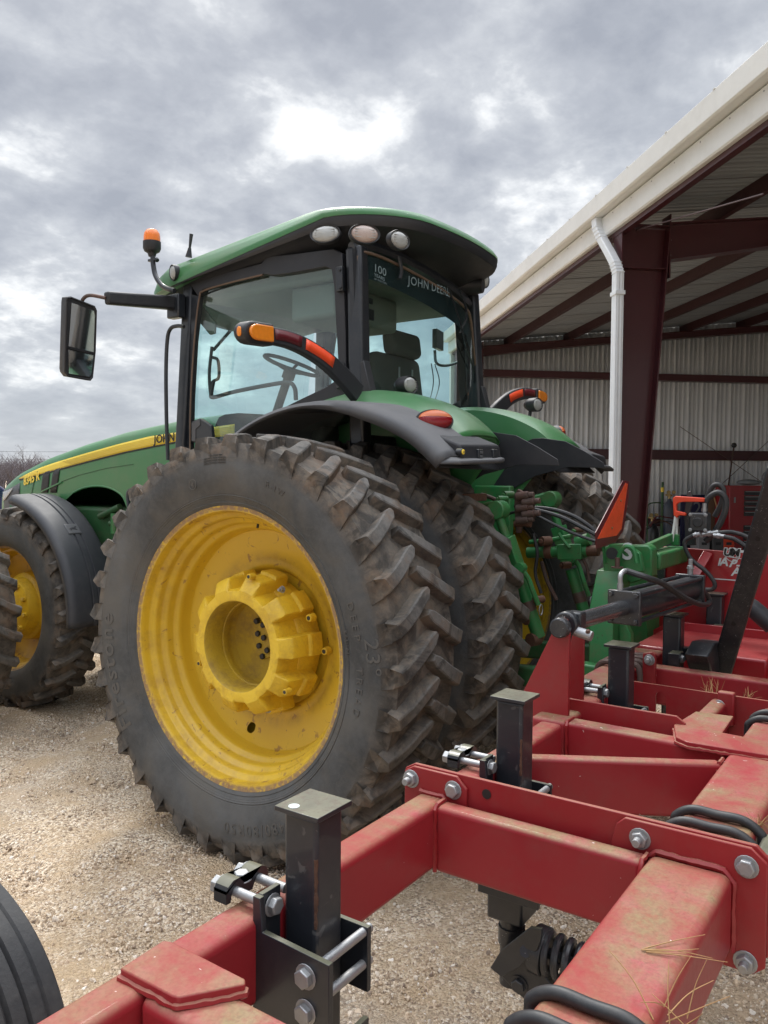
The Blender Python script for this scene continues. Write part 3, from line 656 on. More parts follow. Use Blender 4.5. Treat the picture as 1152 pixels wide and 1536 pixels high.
# slotted plate (real slot)
def slot_plate(x, y0, y1, z0, z1, yc, zc, hw, hh, t=.012):
    out = [(y0, z0), (y1, z0), (y1, z1), (y0, z1)]; sl = []
    for i in range(24):
        q = 2*PI*(i+.5)/24; sl.append((yc+hw*math.cos(q), zc+(hh-hw)*(1 if math.sin(q) > 0 else -1)+hw*math.sin(q)))
    bm = bmesh.new()
    for loop in (out, sl):
        vs = [bm.verts.new((x, a_, b_)) for a_, b_ in loop]
        for i in range(len(vs)): bm.edges.new((vs[i], vs[(i+1) % len(vs)]))
    bmesh.ops.triangle_fill(bm, use_beauty=True, use_dissolve=False, edges=bm.edges[:])
    r = bmesh.ops.extrude_face_region(bm, geom=bm.faces[:]); bmesh.ops.translate(bm, vec=(t, 0, 0), verts=[v for v in r['geom'] if isinstance(v, bmesh.types.BMVert)])
    bm.verts.index_update(); mb = MB(); mb.add([v.co.copy() for v in bm.verts], [tuple(v.index for v in f.verts) for f in bm.faces]); bm.free()
    return mb.build('slotted_plate', MT['red'], imp)
slot_plate(3.235, .34, 1.0, .74, .958, .878, .873, .021, .060)
mb = MB(); mb.box((3.20, .60, .85), (3.235, .66, .975)); mb.build('lug', MT['red'], imp, bevel=.006)
bolts('bolt', [V((3.195, .65, .925))], (-1, .2, 0), r=.016)
plate_x(3.60, 3.625, ((1.06, .765), (1.06, 1.0), (1.02, 1.01), (1.005, 1.0), (1.005, .765)), 'end_lug')
bolts('bolt', [V((3.598, 1.03, .975))], (-1, 0, 0), r=.019, stud=(0,))
# posts: square tube, cap plate, clamp with bolts
def post(cx, cy, ztop, zbot=.55, w=.082, full=True, side=-1, cap=.108):
    mb = MB(); mb.box((cx-w/2, cy-w/2, zbot), (cx+w/2, cy+w/2, ztop-.010)); p = mb.build('post', MT['post'], imp, bevel=.009, seg=3)
    mb = MB(); c2 = cap/2; mb.box((cx-c2, cy-c2, ztop-.010), (cx+c2, cy+c2, ztop)); mb.build('cap_plate', MT['post'], p, bevel=.0015)
    if full:
        mb = MB(); yb = cy+w/2
        # back plate against the beam, rising left of the post; side cheeks
        mb.box((cx-.098, yb+.002, .60), (cx+w/2+.012, yb+.014, .80)); mb.box((cx-.098, yb+.002, .80), (cx-w/2-.006, yb+.014, .978))
        bp_ = mb.build('clamp_plate', MT['black'], imp, bevel=.0015)
        xc = cx-.112
        mb = MB(); mb.prism([(xc, y, z) for y, z in ((yb+.014, .60), (yb+.014, .978), (yb-.004, .978), (yb-.010, .915), (cy-.128, .908), (cy-.128, .60))], (.013, 0, 0)); mb.build('clamp_cheek', MT['black'], bp_, bevel=.0015)
        mb = MB(); mb.box((cx+.062, cy-.088, .752), (cx+.074, yb-.002, .882)); mb.build('clamp_cheek', MT['black'], bp_, bevel=.0015)
        mb = MB(); mb.box((cx-.098, cy-.122, .60), (cx+.02, cy-.110, .74)); mb.build('clamp_web', MT['black'], bp_, bevel=.0015)
        for z in (.870, .805):
            mb = MB(); yy = cy-.068
            mb.hexbolt((xc, yy-.008, z), (-1, 0, 0), .018, .013); mb.cyl((xc+.01, yy-.008, z), (cx+.085, yy-.008, z), .0095, n=14)
            mb.build('clamp_bolt', MT['zinc'], bp_, smooth=30, bevel=.001)
        # long bolts over the beam with a saddle
        zb = ZT+.020
        for dx in (-.085, -.020):
            mb = MB(); mb.cyl((cx+dx, yb+.012, zb), (cx+dx, A1+.045, zb), .0098, n=14); mb.hexbolt((cx+dx, A1+.032, zb), (0, 1, 0), .018, .02)
            mb.build('beam_bolt', MT['zinc'], bp_, smooth=30, bevel=.001)
        mb = MB(); mb.hexbolt((cx-.072, yb+.001, .948), (0, -1, 0), .017, .014); mb.build('clamp_bolt', MT['zinc'], bp_, smooth=30, bevel=.001)
        x0, x1 = cx-.112, cx+.006; S = []
        mb = MB()
        arcs = []
        def sad(yy):
            P_ = [(x0, yy, zb-.016), (x0, yy, zb+.010)]
            for (xm, r_) in ((cx-.085, .027), ):
                for k in range(6): a_ = PI-PI*k/5; P_.append((xm+r_*math.cos(a_), yy, zb+.004+r_*.8*math.sin(a_)))
            P_ += [(cx-.060, yy, zb+.006), (cx-.045, yy, zb+.006)]
            for k in range(6): a_ = PI-PI*k/5; P_.append((cx-.020+.026*math.cos(a_), yy, zb+.004+.026*.8*math.sin(a_)))
            P_ += [(x1, yy, zb-.016), (cx-.006, yy, zb-.016)]
            for k in range(5): a_ = PI*k/4; P_.append((cx-.020+.012*math.cos(a_), yy, zb+.011*math.sin(a_)))
            P_ += [(cx-.040, yy, zb-.014), (cx-.066, yy, zb-.014)]
            for k in range(5): a_ = PI*k/4; P_.append((cx-.085+.012*math.cos(a_), yy, zb+.011*math.sin(a_)))
            P_ += [(x0+.012, yy, zb-.016)]
            return P_
        mb.ring([sad(A1-.004), sad(A1+.030)]); mb.build('saddle', MT['black'], bp_, bevel=.002)
        mb = MB(); mb.hexbolt((cx-.053, A1+.013, zb+.006), (0, 0, 1), .016, .014); mb.build('saddle_bolt', MT['zinc'], bp_, smooth=30, bevel=.001)
    return p
P1 = post(1.200, .985, 1.132, .45)
P2 = post(2.112, .985, 1.148, .50)
P3 = post(3.10, .995, 1.134, .55)
P4 = post(3.88, 1.00, 1.150, .6, full=False)
P5 = post(4.75, 1.00, 1.150, .6, full=False)
for cx in (3.88, 4.75):
    mb = MB(); mb.box((cx-.13, .94, .93), (cx-.05, .99, .985)); q = mb.build('clamp_plate', MT['black'], imp, bevel=.003)
    bolts('clamp_bolt', [V((cx-.10, .939, .96))], (-.3, -1, 0), r=.016, parent=q)
# white paint spot on the first cap
mb = MB(); mb.cyl((1.165, 1.005, 1.1321), (1.165, 1.005, 1.1330), .011, n=16); mb.build('paint_spot', MT['letter_white'], P1)
mb = MB()                                    # weld scar with rust on the near corner of two posts
for (cx, cy, z0, z1) in ((1.200, .985, .91, 1.05), (2.112, .985, .93, 1.04)):
    mb = MB(); P_ = []; k = int((z1-z0)/.006)
    for i in range(k): P_.append(V((cx-.0405+.003, cy-.0405+.003, z0+(z1-z0)*i/k))+V((random.uniform(-1, 1), random.uniform(-1, 1), 0))*.0007)
    mb.tube(P_, [.0042*random.uniform(.7, 1.2) for _ in P_], 6, smooth=False); mb.build('weld_scar', MT['rust'], P1 if cx < 2 else P2)
# U-bolts round the rear tube
def ubolt(x, y0=B0, y1=B1, z0=ZB, zt=ZT, r=.0115, mat='rubber_hose', lean=.0, drop=.17):
    m_ = r+.002
    pts = [(x-lean, y1+m_, zt-drop), (x, y1+m_, zt-.035), (x, y1+m_-.006, zt-.008), (x, y1-.03, zt+m_), (x, (y0+y1)/2, zt+m_), (x, y0+.03, zt+m_), (x, y0-m_+.006, zt-.008), (x, y0-m_, zt-.035), (x-lean, y0-m_, zt-drop)]
    mb = MB(); mb.tube(pts, r, 12); return mb.build('u_bolt', MT[mat], imp)
for x in (1.115, 1.19, 1.985, 2.07, 3.02, 3.11): ubolt(x)
for x in (2.93+.09,): pass
mb = MB(); mb.box((1.96, B0-.06, .80), (2.09, B0-.012, .925)); mb.build('u_bolt_block', MT['black'], imp, bevel=.012)
mb = MB(); mb.box((1.09, B0-.07, .78), (1.22, B0-.012, .915)); mb.build('u_bolt_block', MT['black'], imp, bevel=.012)
# rusty U-bolts lying over the front tube
for x in (3.55, 3.62, 3.70, 3.77):
    pts = [(x, 1.25, .85), (x, 1.25, .915), (x, 1.22, .95), (x, 1.15, .952), (x+.01, 1.08, .952), (x+.01, 1.06, .92), (x+.01, 1.06, .85)]
    mb = MB(); mb.tube(pts, .013, 10); mb.build('u_bolt', MT['rusty_grey'], imp)
# triangular lug and cylinder
tri = MB(); tri.prism([(2.695, y, z) for y, z in ((1.245, .965), (1.225, .995), (1.095, 1.268), (1.078, 1.282), (1.062, 1.275), (1.052, 1.25), (1.052, .90), (1.235, .90))], (.016, 0, 0)); tri.build('cylinder_lug', MT['red'], imp, bevel=.0015)
tri = MB(); tri.prism([(2.86, y, z) for y, z in ((1.14, .92), (1.14, 1.0), (1.10, 1.22), (1.06, 1.22), (1.06, .92))], (.014, 0, 0)); tri.build('cylinder_lug', MT['red'], imp, bevel=.0015)
pin = V((2.70, 1.077, 1.255))
mb = MB(); mb.cyl((2.66, 1.077, 1.255), (2.80, 1.077, 1.255), .018, n=18); mb.build('pin', MT['black_metal'], imp)
mb = MB(); mb.cyl(at(862, 946, 'X', 2.735), at(888, 955, 'X', 2.735), .0185, n=20); q = mb.build('pin', MT['zinc'], imp, bevel=.002)
mb = MB(); mb.hexbolt(at(882, 948, 'X', 2.725), (-.6, 0, 1), .007, .006); mb.build('pin_clip', MT['rust'], q)
mb = MB(); mb.cyl((2.655, 1.077, 1.250), (2.692, 1.077, 1.250), .036, n=24); mb.build('pin_collar', MT['black_metal'], imp, bevel=.006)
mb = MB(); mb.cyl((2.715, 1.077, 1.255), (2.765, 1.077, 1.255), .045, n=24); mb.obox((2.775, 1.06, 1.26), (.03, 0, 0), (0, .03, 0), (0, 0, .036)); mb.build('rod_clevis', MT['black_metal'], imp, bevel=.007)
r0 = V((2.775, 1.063, 1.258)); r1 = at(948, 907, 'Y', .99)
dc = (at(1000, 893, 'Y', .985)-r0).normalized()
L1 = (r1-r0).length; body = .78
r1 = r0+dc*L1; r2 = r1+dc*body
hc = MB(); sdv = dc.cross(V((0, 0, 1))).normalized(); uu = sdv.cross(dc)
cyl_e = empty('hydraulic_cylinder', r1, parent=None); cyl_e.parent = imp; cyl_e.matrix_parent_inverse = pworld(imp).inverted()
mb = MB(); mb.cyl(r0, r1+dc*.02, .031, n=28); mb.build('piston_rod', MT['chrome'], cyl_e)
mb = MB(); mb.cyl(r1, r2, .057, n=32); mb.build('barrel', MT['black_metal'], cyl_e)
for rr_ in (r1, r2):
    mb = MB(); mb.obox(rr_+dc*.012, dc*.013, sdv*.069, uu*.069); q = mb.build('end_plate', MT['black_metal'], cyl_e, bevel=.005)
    for a in (-1, 1):
        for b in (-1, 1): mb = MB(); mb.hexbolt(rr_+sdv*(a*.053)+uu*(b*.053), -dc, .0105, .010); mb.build('end_plate_bolt', MT['black_metal'], cyl_e, smooth=30)
for a in (-1, 1):
    for b in (-1, 1):
        mb = MB(); o_ = sdv*(a*.053)+uu*(b*.053); mb.cyl(r1+o_, r2+o_, .009, n=10); mb.build('tie_rod', MT['black_metal'], cyl_e)
mb = MB(); e0 = r1+dc*.012+uu*.067-sdv*.02; mb.cyl(e0, e0+uu*.028, .012, n=12); mb.tube([e0+uu*.025, e0+uu*.06, e0+uu*.075+dc*.03, e0+uu*.076+dc*.06], .010, 10); mb.build('port_fitting', MT['zinc'], cyl_e)
hs = e0+uu*.076+dc*.055
mb = MB(); mb.tube([hs, at(972, 867, 'Y', .955), at(997, 877, 'Y', .925), at(1027, 897, 'Y', .895), at(1052, 907, 'Y', .885), at(1064, 904, 'Y', .885), at(1059, 891, 'Y', .90), at(1040, 876, 'Y', .93), r2+uu*.03+dc*.02], .0125, 10); mb.build('hydraulic_hose', MT['rubber_hose'], cyl_e)
e1 = r2+dc*.012+uu*.067
mb = MB(); mb.cyl(e1, e1+uu*.03, .013, n=12); mb.hexbolt(e1+uu*.03, uu, .014, .012); mb.cyl(e1+uu*.04, e1+uu*.075, .010, n=10); mb.build('port_fitting', MT['zinc'], cyl_e, smooth=30)
# black leaning bar with painted dark holes on the right and its bracket
b0, b1 = V((3.98, .80, .90)), V((3.50, .504, 1.838))
mb = MB(); dd = (b1-b0).normalized(); mb.bar(b0-dd*.02, b1, .10, .09, up=(0, 1, 0)); bar = mb.build('transport_arm', MT['black_metal'], imp, bevel=.008, seg=2)
for f in (.28, .70):
    pc = b0.lerp(b1, f); sdir_ = V((-1, -.0, 0)); sdn = (sdir_-dd*sdir_.dot(dd)).normalized(); mb = MB(); mb.cyl(pc+sdn*.0502, pc+sdn*.0515, .012, n=16); mb.build('hole', MT['letter_black'], bar)  # black discs on the bar paint the shade inside its holes
mb = MB(); mb.prism([at(x, y, 'Y', .80) for x, y in ((1062, 985), (1072, 965), (1085, 962), (1118, 975), (1124, 1000), (1112, 1012), (1068, 1010))], (0, .10, 0)); mb.build('arm_bracket', MT['black_metal'], imp, bevel=.006)
mb = MB(); mb.bar((3.90, 1.0, .965), (4.05, .86, .93), .07, .06); mb.build('arm_link', MT['black_metal'], imp, bevel=.006)
# far toolbar and bright mast panel
mb = MB(); mb.box((4.05, .62, .78), (4.79, 1.24, .945)); mb.build('centre_toolbar', MT['red2'], imp, bevel=.012, seg=3)
mast = MB(); mast.prism([(4.80, y, z) for y, z in ((1.350, 1.36), (1.335, 1.386), (1.30, 1.392), (.60, 1.372), (.52, 1.30), (.42, 1.0), (.42, .80), (1.28, .80), (1.36, .95))], (.02, 0, 0)); mast = mast.build('mast_panel', MT['red2'], imp, bevel=.003)
plate_x(4.60, 4.62, ((1.30, .80), (1.30, .93), (1.2, .99), (.5, .99), (.4, .9), (.4, .78)), 'side_panel', mat='red2')
mb = MB(); mb.box((4.35, -.1, .70), (4.55, .62, .90)); mb.build('centre_toolbar', MT['red2'], imp, bevel=.012, seg=3)
# strut on the panel
mb = MB(); mb.bar(at(1062, 829, 'X', 4.77), at(1032, 880, 'X', 4.60), .012, .05, up=(0, 1, .3)); mb.build('strut', MT['red2'], imp, bevel=.002)
weld([at(1058, 832, 'X', 4.797), at(1056, 900, 'X', 4.797)], .005)
PX = 4.7985
def on_panel(txt, x, y, size, mat, name, spacing=1.0, shear=0, depth=.0015, flip=False, xx=PX):
    o_ = at(x, y, 'X', xx); mb = MB(); text_on(mb, txt, o_, (0, -1, 0), (0, 0, 1) if not flip else (0, 0, -1), size, depth, spacing, shear, offset=.002); return mb.build(name, MT[mat], mast)
mb = MB(); o_ = at(1085, 833, 'X', 4.799); text_on(mb, 'UM', o_, (0, -1, .0), (0, 0, 1), .056, .001, 1.0, .15, offset=.007); mb.build('logo_letters', MT['letter_white'], mast)
on_panel('UM', 1085, 833, .056, 'letter_black', 'logo_letters', xx=4.796, shear=.15)
mb = MB(); pc = at(1099, 832, 'X', 4.7995); mb.lathe([(0, .036), (0, .040)], pc, 'X', 28); mb.build('logo_ring', MT['letter_white'], mast)
mb = MB(); mb.bar(at(1092, 835, 'X', 4.798), at(1112, 838, 'X', 4.798), .002, .004, up=(0, 0, 1)); mb.build('logo_tail', MT['letter_white'], mast)
for (tx, x, y, s_, sh) in (('1', 1074, 848, .060, .2), ('A', 1079, 848, .066, .2), ('P', 1093, 850, .060, .45), ('_', 1106, 846, .09, .2), ('A', 1097, 863, .066, .2)):
    on_panel(tx, x, y, s_, 'letter_white', 'decal_letter', shear=sh)
mb = MB(); mb.bar(at(1070, 868, 'X', 4.798), at(1112, 871, 'X', 4.798), .0015, .006, up=(0, 0, 1)); mb.build('decal_line', MT['letter_white'], mast)
mb = MB(); mb.bar(at(1110, 827, 'X', 4.798), at(1121, 828, 'X', 4.798), .0015, .014, up=(0, 0, 1)); mb.build('decal_label', MT['letter_white'], mast)
mb = MB(); mb.prism([at(x, y, 'X', 4.79) for x, y in ((980, 828), (990, 822), (999, 828), (999, 880), (978, 880))], (-.02, 0, 0)); q = mb.build('coupler_pad', MT['black_metal'], imp, bevel=.006)
mb = MB(); pc = at(989, 832, 'X', 4.768); mb.cyl(pc, pc-V((.02, 0, 0)), .028, n=24); mb.build('pad_knob', MT['black_metal'], q, bevel=.004)
bolts('bolt', [at(1026, 831, 'X', 4.798)], (-1, 0, 0), r=.012, mat='rusty_grey')
# valve block and hoses on top of the mast
vb = at(1050, 783, 'X', 4.70)
mb = MB(); mb.obox(vb, (.05, 0, 0), (0, .048, 0), (0, 0, .052)); q = mb.build('valve_block', MT['black_metal'], imp, bevel=.008)
mb = MB(); mb.cyl(vb-V((.05, 0, 0)), vb-V((.058, 0, 0)), .026, n=24); mb.build('valve_knob', MT['rubber_hose'], q, bevel=.003)
for (dx, dz) in ((-.04, .05), (.04, .05), (-.04, -.05), (.04, -.05)):
    mb = MB(); mb.hexbolt(vb+V((-.05, dx, dz*.85)), (-1, 0, 0), .008, .006); mb.build('valve_bolt', MT['zinc'], q, smooth=30)
mb = MB(); mb.prism([at(x, y, 'X', 4.74) for x, y in ((1031, 738), (1037, 736), (1039, 755), (1035, 765), (1042, 790), (1044, 818), (1028, 818), (1026, 770))], (.015, 0, 0)); mb.build('valve_bracket', MT['black_metal'], imp, bevel=.003)
def hose(px, X, r=.013, name='hydraulic_hose', mat='rubber_hose'):
    P_ = [at(a, b, 'X', X if not isinstance(X, list) else X[i]) for i, (a, b) in enumerate(px)]
    mb = MB(); mb.tube(P_, r, 10); return mb.build(name, MT[mat], imp)
hose([(1057, 770), (1058, 755), (1066, 744), (1078, 739), (1088, 748), (1088, 765), (1080, 785), (1070, 800), (1058, 812)], 4.72, .017)
hose([(1060, 748), (1068, 731), (1077, 727), (1085, 735), (1082, 755), (1072, 775)], 4.80, .015)
hose([(1040, 803), (1028, 811), (1028, 822), (1038, 840), (1060, 858), (1072, 875), (1068, 884), (1050, 884)], 4.62, .012)
hose([(1078, 799), (1095, 798), (1110, 801), (1122, 806)], 4.68, .012); hose([(1086, 805), (1100, 808), (1112, 815), (1122, 822)], 4.62, .012)
for (a, b, X) in (((1040, 803), (1050, 801), 4.62), ((1054, 802), (1078, 798), 4.66), ((1070, 803), (1088, 805), 4.63), ((1056, 772), (1057, 755), 4.70), ((1051, 797), (1051, 806), 4.70)):
    mb = MB(); p_, q_ = at(*a, 'X', X), at(*b, 'X', X); mb.cyl(p_, q_, .012, n=12); mb.cyl(p_.lerp(q_, .3), p_.lerp(q_, .55), .016, n=6); mb.build('hose_fitting', MT['zinc'], imp, smooth=30)
mb = MB(); mb.tube([at(1116, 905, 'X', 4.3), at(1128, 912, 'X', 4.3), at(1140, 922, 'X', 4.3), at(1160, 940, 'X', 4.3)], .045, 14); mb.build('cable_boot', MT['plastic'], imp)
# orange hose holder standing on the panel
hh = empty('hose_holder', at(1012, 815, 'X', 4.7)); hh.parent = imp; hh.matrix_parent_inverse = pworld(imp).inverted()
mb = MB(); mb.prism([at(x, y, 'X', 4.7) for x, y in ((1006, 818), (1018, 818), (1018, 803), (1012, 801), (1010, 806))], (.03, 0, 0)); mb.build('foot', MT['green2'], hh, bevel=.002)
mb = MB(); mb.cyl(at(1008, 812, 'X', 4.70), at(1014, 770, 'X', 4.70), .008, n=10); mb.cyl(at(1015, 804, 'X', 4.74), at(1016, 770, 'X', 4.74), .007, n=10); mb.build('rod', MT['white'], hh)
mb = MB()
mb.prism([at(x, y, 'X', 4.69) for x, y in ((1009, 747), (1013, 744), (1056, 747), (1056, 753), (1022, 753), (1018, 754), (1014, 757), (1014, 766), (1028, 770), (1028, 774), (1018, 773), (1015, 777), (1010, 773))], (.035, 0, 0)); mb.build('hook', MT['plush_orange'], hh, bevel=.004)
# gauge wheel at lower left
gw = V((.80, 1.80, .50)); ge_ = empty('gauge_wheel', gw); ge_.parent = imp; ge_.matrix_parent_inverse = pworld(imp).inverted()
prof = [(-.10, .20), (-.125, .24), (-.13, .30), (-.118, .345), (-.095, .362)]
for k in range(5):
    a = -.085+k*.04; prof += [(a, .368+.01*(1-abs(k-2)/2.5)), (a+.012, .369+.01*(1-abs(k-2)/2.5)), (a+.026, .370+.01*(1-abs(k-2)/2.5)), (a+.030, .3655), (a+.034, .3655)]
prof = prof[:-2]+[(.095, .362), (.118, .345), (.13, .30), (.125, .24), (.10, .20)]
prof = [(a+.07, b) for a, b in prof]
mb = MB(); mb.lathe(prof, gw, 'X', 96); mb.build('tyre', MT['tyre_small'], ge_, smooth=28)
mb = MB(); mb.lathe([(-.02, 0), (-.02, .06), (.03, .08), (.03, .17), (-.03, .20), (-.03, .21), (.17, .21), (.17, .2), (.09, .17), (.09, .05), (.10, 0)], gw, 'X', 48); mb.build('rim', MT['white'], ge_)
mb = MB(); mb.bar((.56, 1.80, .50), (.56, 1.12, .80), .03, .09); mb.bar((.56, 1.80, .5), (.80, 1.80, .5), .05, .05); mb.build('wheel_arm', MT['black'], ge_, bevel=.004)
mb = MB(); mb.box((-.02, .8, .93), (.03, .88, 1.06)); mb.build('clamp_plate', MT['black'], imp, bevel=.003)
# spring-loaded coulter shank hanging under the second post
sh = empty('coulter_shank', (2.1, .98, .4)); sh.parent = imp; sh.matrix_parent_inverse = pworld(imp).inverted()
mb = MB(); mb.box((2.055, .93, .50), (2.17, 1.04, .60)); mb.build('socket', MT['black'], sh, bevel=.008)
mb = MB(); mb.cyl((2.11, .985, .50), (2.11, .985, .30), .034, n=20); mb.cyl((2.11, .985, .47), (2.11, .985, .42), .039, n=20); mb.build('stem', MT['black_metal'], sh)
cz = at(790, 1420, 'X', 2.06)
def fork(xo, name):
    mb = MB(); mb.prism([at(a, b, 'X', xo) for a, b in ((735, 1452), (752, 1425), (795, 1391), (812, 1394), (812, 1408), (806, 1425), (778, 1452), (752, 1466))], (.012, 0, 0)); mb.build(name, MT['black'], sh, bevel=.002)
fork(2.03, 'fork_plate'); fork(2.12, 'fork_plate')
mb = MB(); mb.prism([at(a, b, 'X', 2.055) for a, b in ((740, 1452), (765, 1432), (800, 1436), (806, 1452), (822, 1470), (845, 1500), (850, 1536), (832, 1545), (800, 1510), (775, 1490))], (.05, 0, 0)); mb.build('swing_arm', MT['black'], sh, bevel=.004)
mb = MB(); mb.hexbolt(at(779, 1477, 'X', 2.054), (-1, 0, 0), .020, .014); mb.build('pivot_bolt', MT['black_metal'], sh, smooth=30)
mb = MB(); mb.cyl(at(788, 1427, 'X', 2.0295), at(788, 1427, 'X', 2.0255), .016, n=20); mb.build('pin', MT['black_metal'], sh)
s0, s1 = at(812, 1425, 'X', 2.09), at(895, 1445, 'X', 2.09); s1 = s0+V((0, -.34, -.02))
ds = (s1-s0).normalized(); a_ = ds.orthogonal().normalized(); b_ = ds.cross(a_); P_ = []
for i in range(11*16+1): t_ = 2*PI*i/16; P_.append(s0.lerp(s1, i/(11*16))+a_*(.052*math.cos(t_))+b_*(.052*math.sin(t_)))
mb = MB(); mb.tube(P_, .0115, 8, smooth=False); mb.build('coil_spring', MT['black_metal'], sh)
mb = MB(); mb.cyl(s0-ds*.02, s0+ds*.018, .066, n=24); mb.cyl(s1, s1+ds*.02, .066, n=24); mb.cyl(s0, s1, .015, n=12); mb.build('spring_cup', MT['black_metal'], sh, bevel=.003)

# dry pine needles caught on the frame: things of their own
def needles(name, base, n, ln, spread, label, lie=False, seed=1):
    r = random.Random(seed); mb = MB(); base = V(base)
    for i in range(n):
        a = r.uniform(0, 2*PI); e = r.uniform(.02, .10) if lie else r.uniform(.5, 1.3)
        if lie: a = r.gauss(lie, .25)
        d = V((math.cos(a)*math.cos(e), math.sin(a)*math.cos(e), math.sin(e))); p = base+V((r.uniform(-1, 1), r.uniform(-1, 1), 0))*spread; l = ln*r.uniform(.5, 1.1)
        side = d.cross(V((0, 0, 1))).normalized()*r.uniform(-.15, .15)*l
        mb.tube([p, p+d*l*.5+side*.6, p+d*l+side*.2-V((0, 0, l*(.02 if lie else .08)))], [.0012, .0005], 4)
    o = mb.build(name, MT['needle'], None); tag(o, label, 'pine needles', 'dry pine needles caught on the frame'); return o
needles('pine_needles', (at(965, 1425, 'Z', .937)), 5, .13, .006, 'loose dry pine needles lying flat on top of the nearest thick red beam', lie=-.9, seed=3)
needles('pine_needles', (at(1010, 1530, 'Z', .93)), 9, .12, .03, 'upright tuft of dry pine needles beside the nearest thick red beam', seed=4)
needles('pine_needles', (at(1070, 1042, 'Z', .94)), 22, .07, .03, 'bristling tuft of dry pine needles by the small silver bolt on the far cross beam', seed=5)
needles('pine_needles', (at(1122, 1048, 'Z', .94)), 14, .05, .02, 'small tuft of dry pine needles near the right edge on the far frame', seed=6)
needles('pine_needles', (at(1140, 1240, 'Z', .93)), 12, .06, .02, 'tangle of dry pine needles under the paired black U-bolts at the right edge', seed=7)
# ---------------------------------------------------------------- tractor: wheels
tractor = empty('tractor', (4.25, 4.2, 0), 'big green farm tractor with yellow wheels and black cab, parked beside the open shed', 'tractor')
CX = 4.25
def sub_empty(name, loc, parent=tractor):
    e = empty(name, loc); e.parent = parent; e.matrix_parent_inverse = pworld(parent).inverted(); return e
def lug_tyre(c, R, Rb, hw, side_prof, nl, lug_h, lw, parent, mat, seed=1, sgn=1, half=None):
    """carcass + lugs as one mesh; c hub centre; side_prof (x offset, r) for the outer side from bead to shoulder"""
    Rc = R-lug_h
    prof = [(-x, r) for x, r in side_prof] + [(-hw*.62, Rc+.002), (-hw*.3, Rc+.006), (0, Rc+.008), (hw*.3, Rc+.006), (hw*.62, Rc+.002)] + [(x, r) for x, r in reversed(side_prof)]
    mb = MB(); n0 = 128; mb.lathe(prof, c, 'X', n0)
    rnd = random.Random(seed)
    def P(th, s, r): return V(c)+V((s, r*math.cos(th)*-1, r*math.sin(th)))   # th measured from the rear (-Y) up
    xs, rs = side_prof[-1]
    for k in range(nl):
        for sd in (-1, 1):
            th0 = 2*PI*(k+(.5 if sd > 0 else 0))/nl
            # centre-line path: (u along circumference, s lateral, top radius, base radius, width)
            st = []
            off = [(-.08, .150, .85), (.05, .128, 1.0), (.25, .100, 1.05), (.45, .071, 1.08), (.65, .044, 1.13), (.85, .020, 1.18), (1.0, .005, 1.2)]
            for (f, o, q) in off:
                s = sd*hw*f; top = R-.012*max(0, f)**2*1.2-.0
                st.append((o*R/1.02, s, top, Rc-.012, lw*q))
            # wrap down the shoulder
            st.append((-.006, sd*(hw+.012), R-.050*R, Rc-.06*R, lw*1.35)); st.append((-.012, sd*(hw+.006), R-.098*R, R-.115*R, lw*1.45))
            rings = []
            for i, (o, s, top, base, w_) in enumerate(st):
                a, b = st[max(i-1, 0)], st[min(i+1, len(st)-1)]
                du, ds = b[0]-a[0], b[1]-a[1]; L_ = math.hypot(du, ds); pu, ps = -ds/L_, du/L_     # perpendicular in (u, s)
                if i >= 7: pu, ps = -1*sd, 0
                j = rnd.uniform(-.003, .003)
                ht, hb = w_/2, w_/2+.016
                if i == 0: ht, hb = ht*.6, hb*.8
                r = []
                for (q, rr) in ((-hb, base), (-ht, top-.004), (-ht+.006, top+j*.4), (ht-.006, top+j*.4), (ht, top-.004), (hb, base)):
                    r.append(P(th0+(o+pu*q)/R, s+ps*q, rr))
                rings.append(r)
            mb.ring(rings, closed=True, cap=True)
    return mb.build('tyre', MT[mat], parent, smooth=27, loc=c, bevel=0)
REAR_SIDE = [(.185, .648), (.200, .662), (.211, .676), (.213, .680), (.211, .683), (.222, .703), (.227, .712), (.225, .715), (.243, .77), (.250, .83), (.248, .885), (.240, .915), (.232, .938), (.222, .954)]
FRONT_SIDE = [(.150, .475), (.165, .49), (.180, .53), (.188, .58), (.189, .63), (.184, .675), (.176, .705), (.168, .728)]
def side_x(prof, r):
    for (x0, r0), (x1, r1) in zip(prof[:-1], prof[1:]):
        if r0 <= r <= r1: return x0+(x1-x0)*(r-r0)/(r1-r0)
    return prof[-1][0]
def sidewall_text(txt, c, th_mid, r, size, prof, parent, mat, spacing=1.0, shear=0, sgn=-1, offset=0, lift=.0012, outline=False):
    """raised lettering on the outer (-X) sidewall; th measured clockwise on the photo from the left"""
    vs, fs = text_mesh(txt, size, .0015, offset, res=3, spacing=spacing, shear=shear)
    w = max(v.x for v in vs); out = []
    for v in vs:
        rr = r+v.y; th = th_mid+(v.x-w/2)/r      # clockwise seen from -X
        x = -side_x(prof, rr)-lift-v.z-.0015
        out.append(V(c)+V((x, rr*math.cos(th), rr*math.sin(th))))
    mb = MB(); mb.add(out, fs); return mb.build('sidewall_lettering', MT[mat], parent, smooth=20, loc=c)
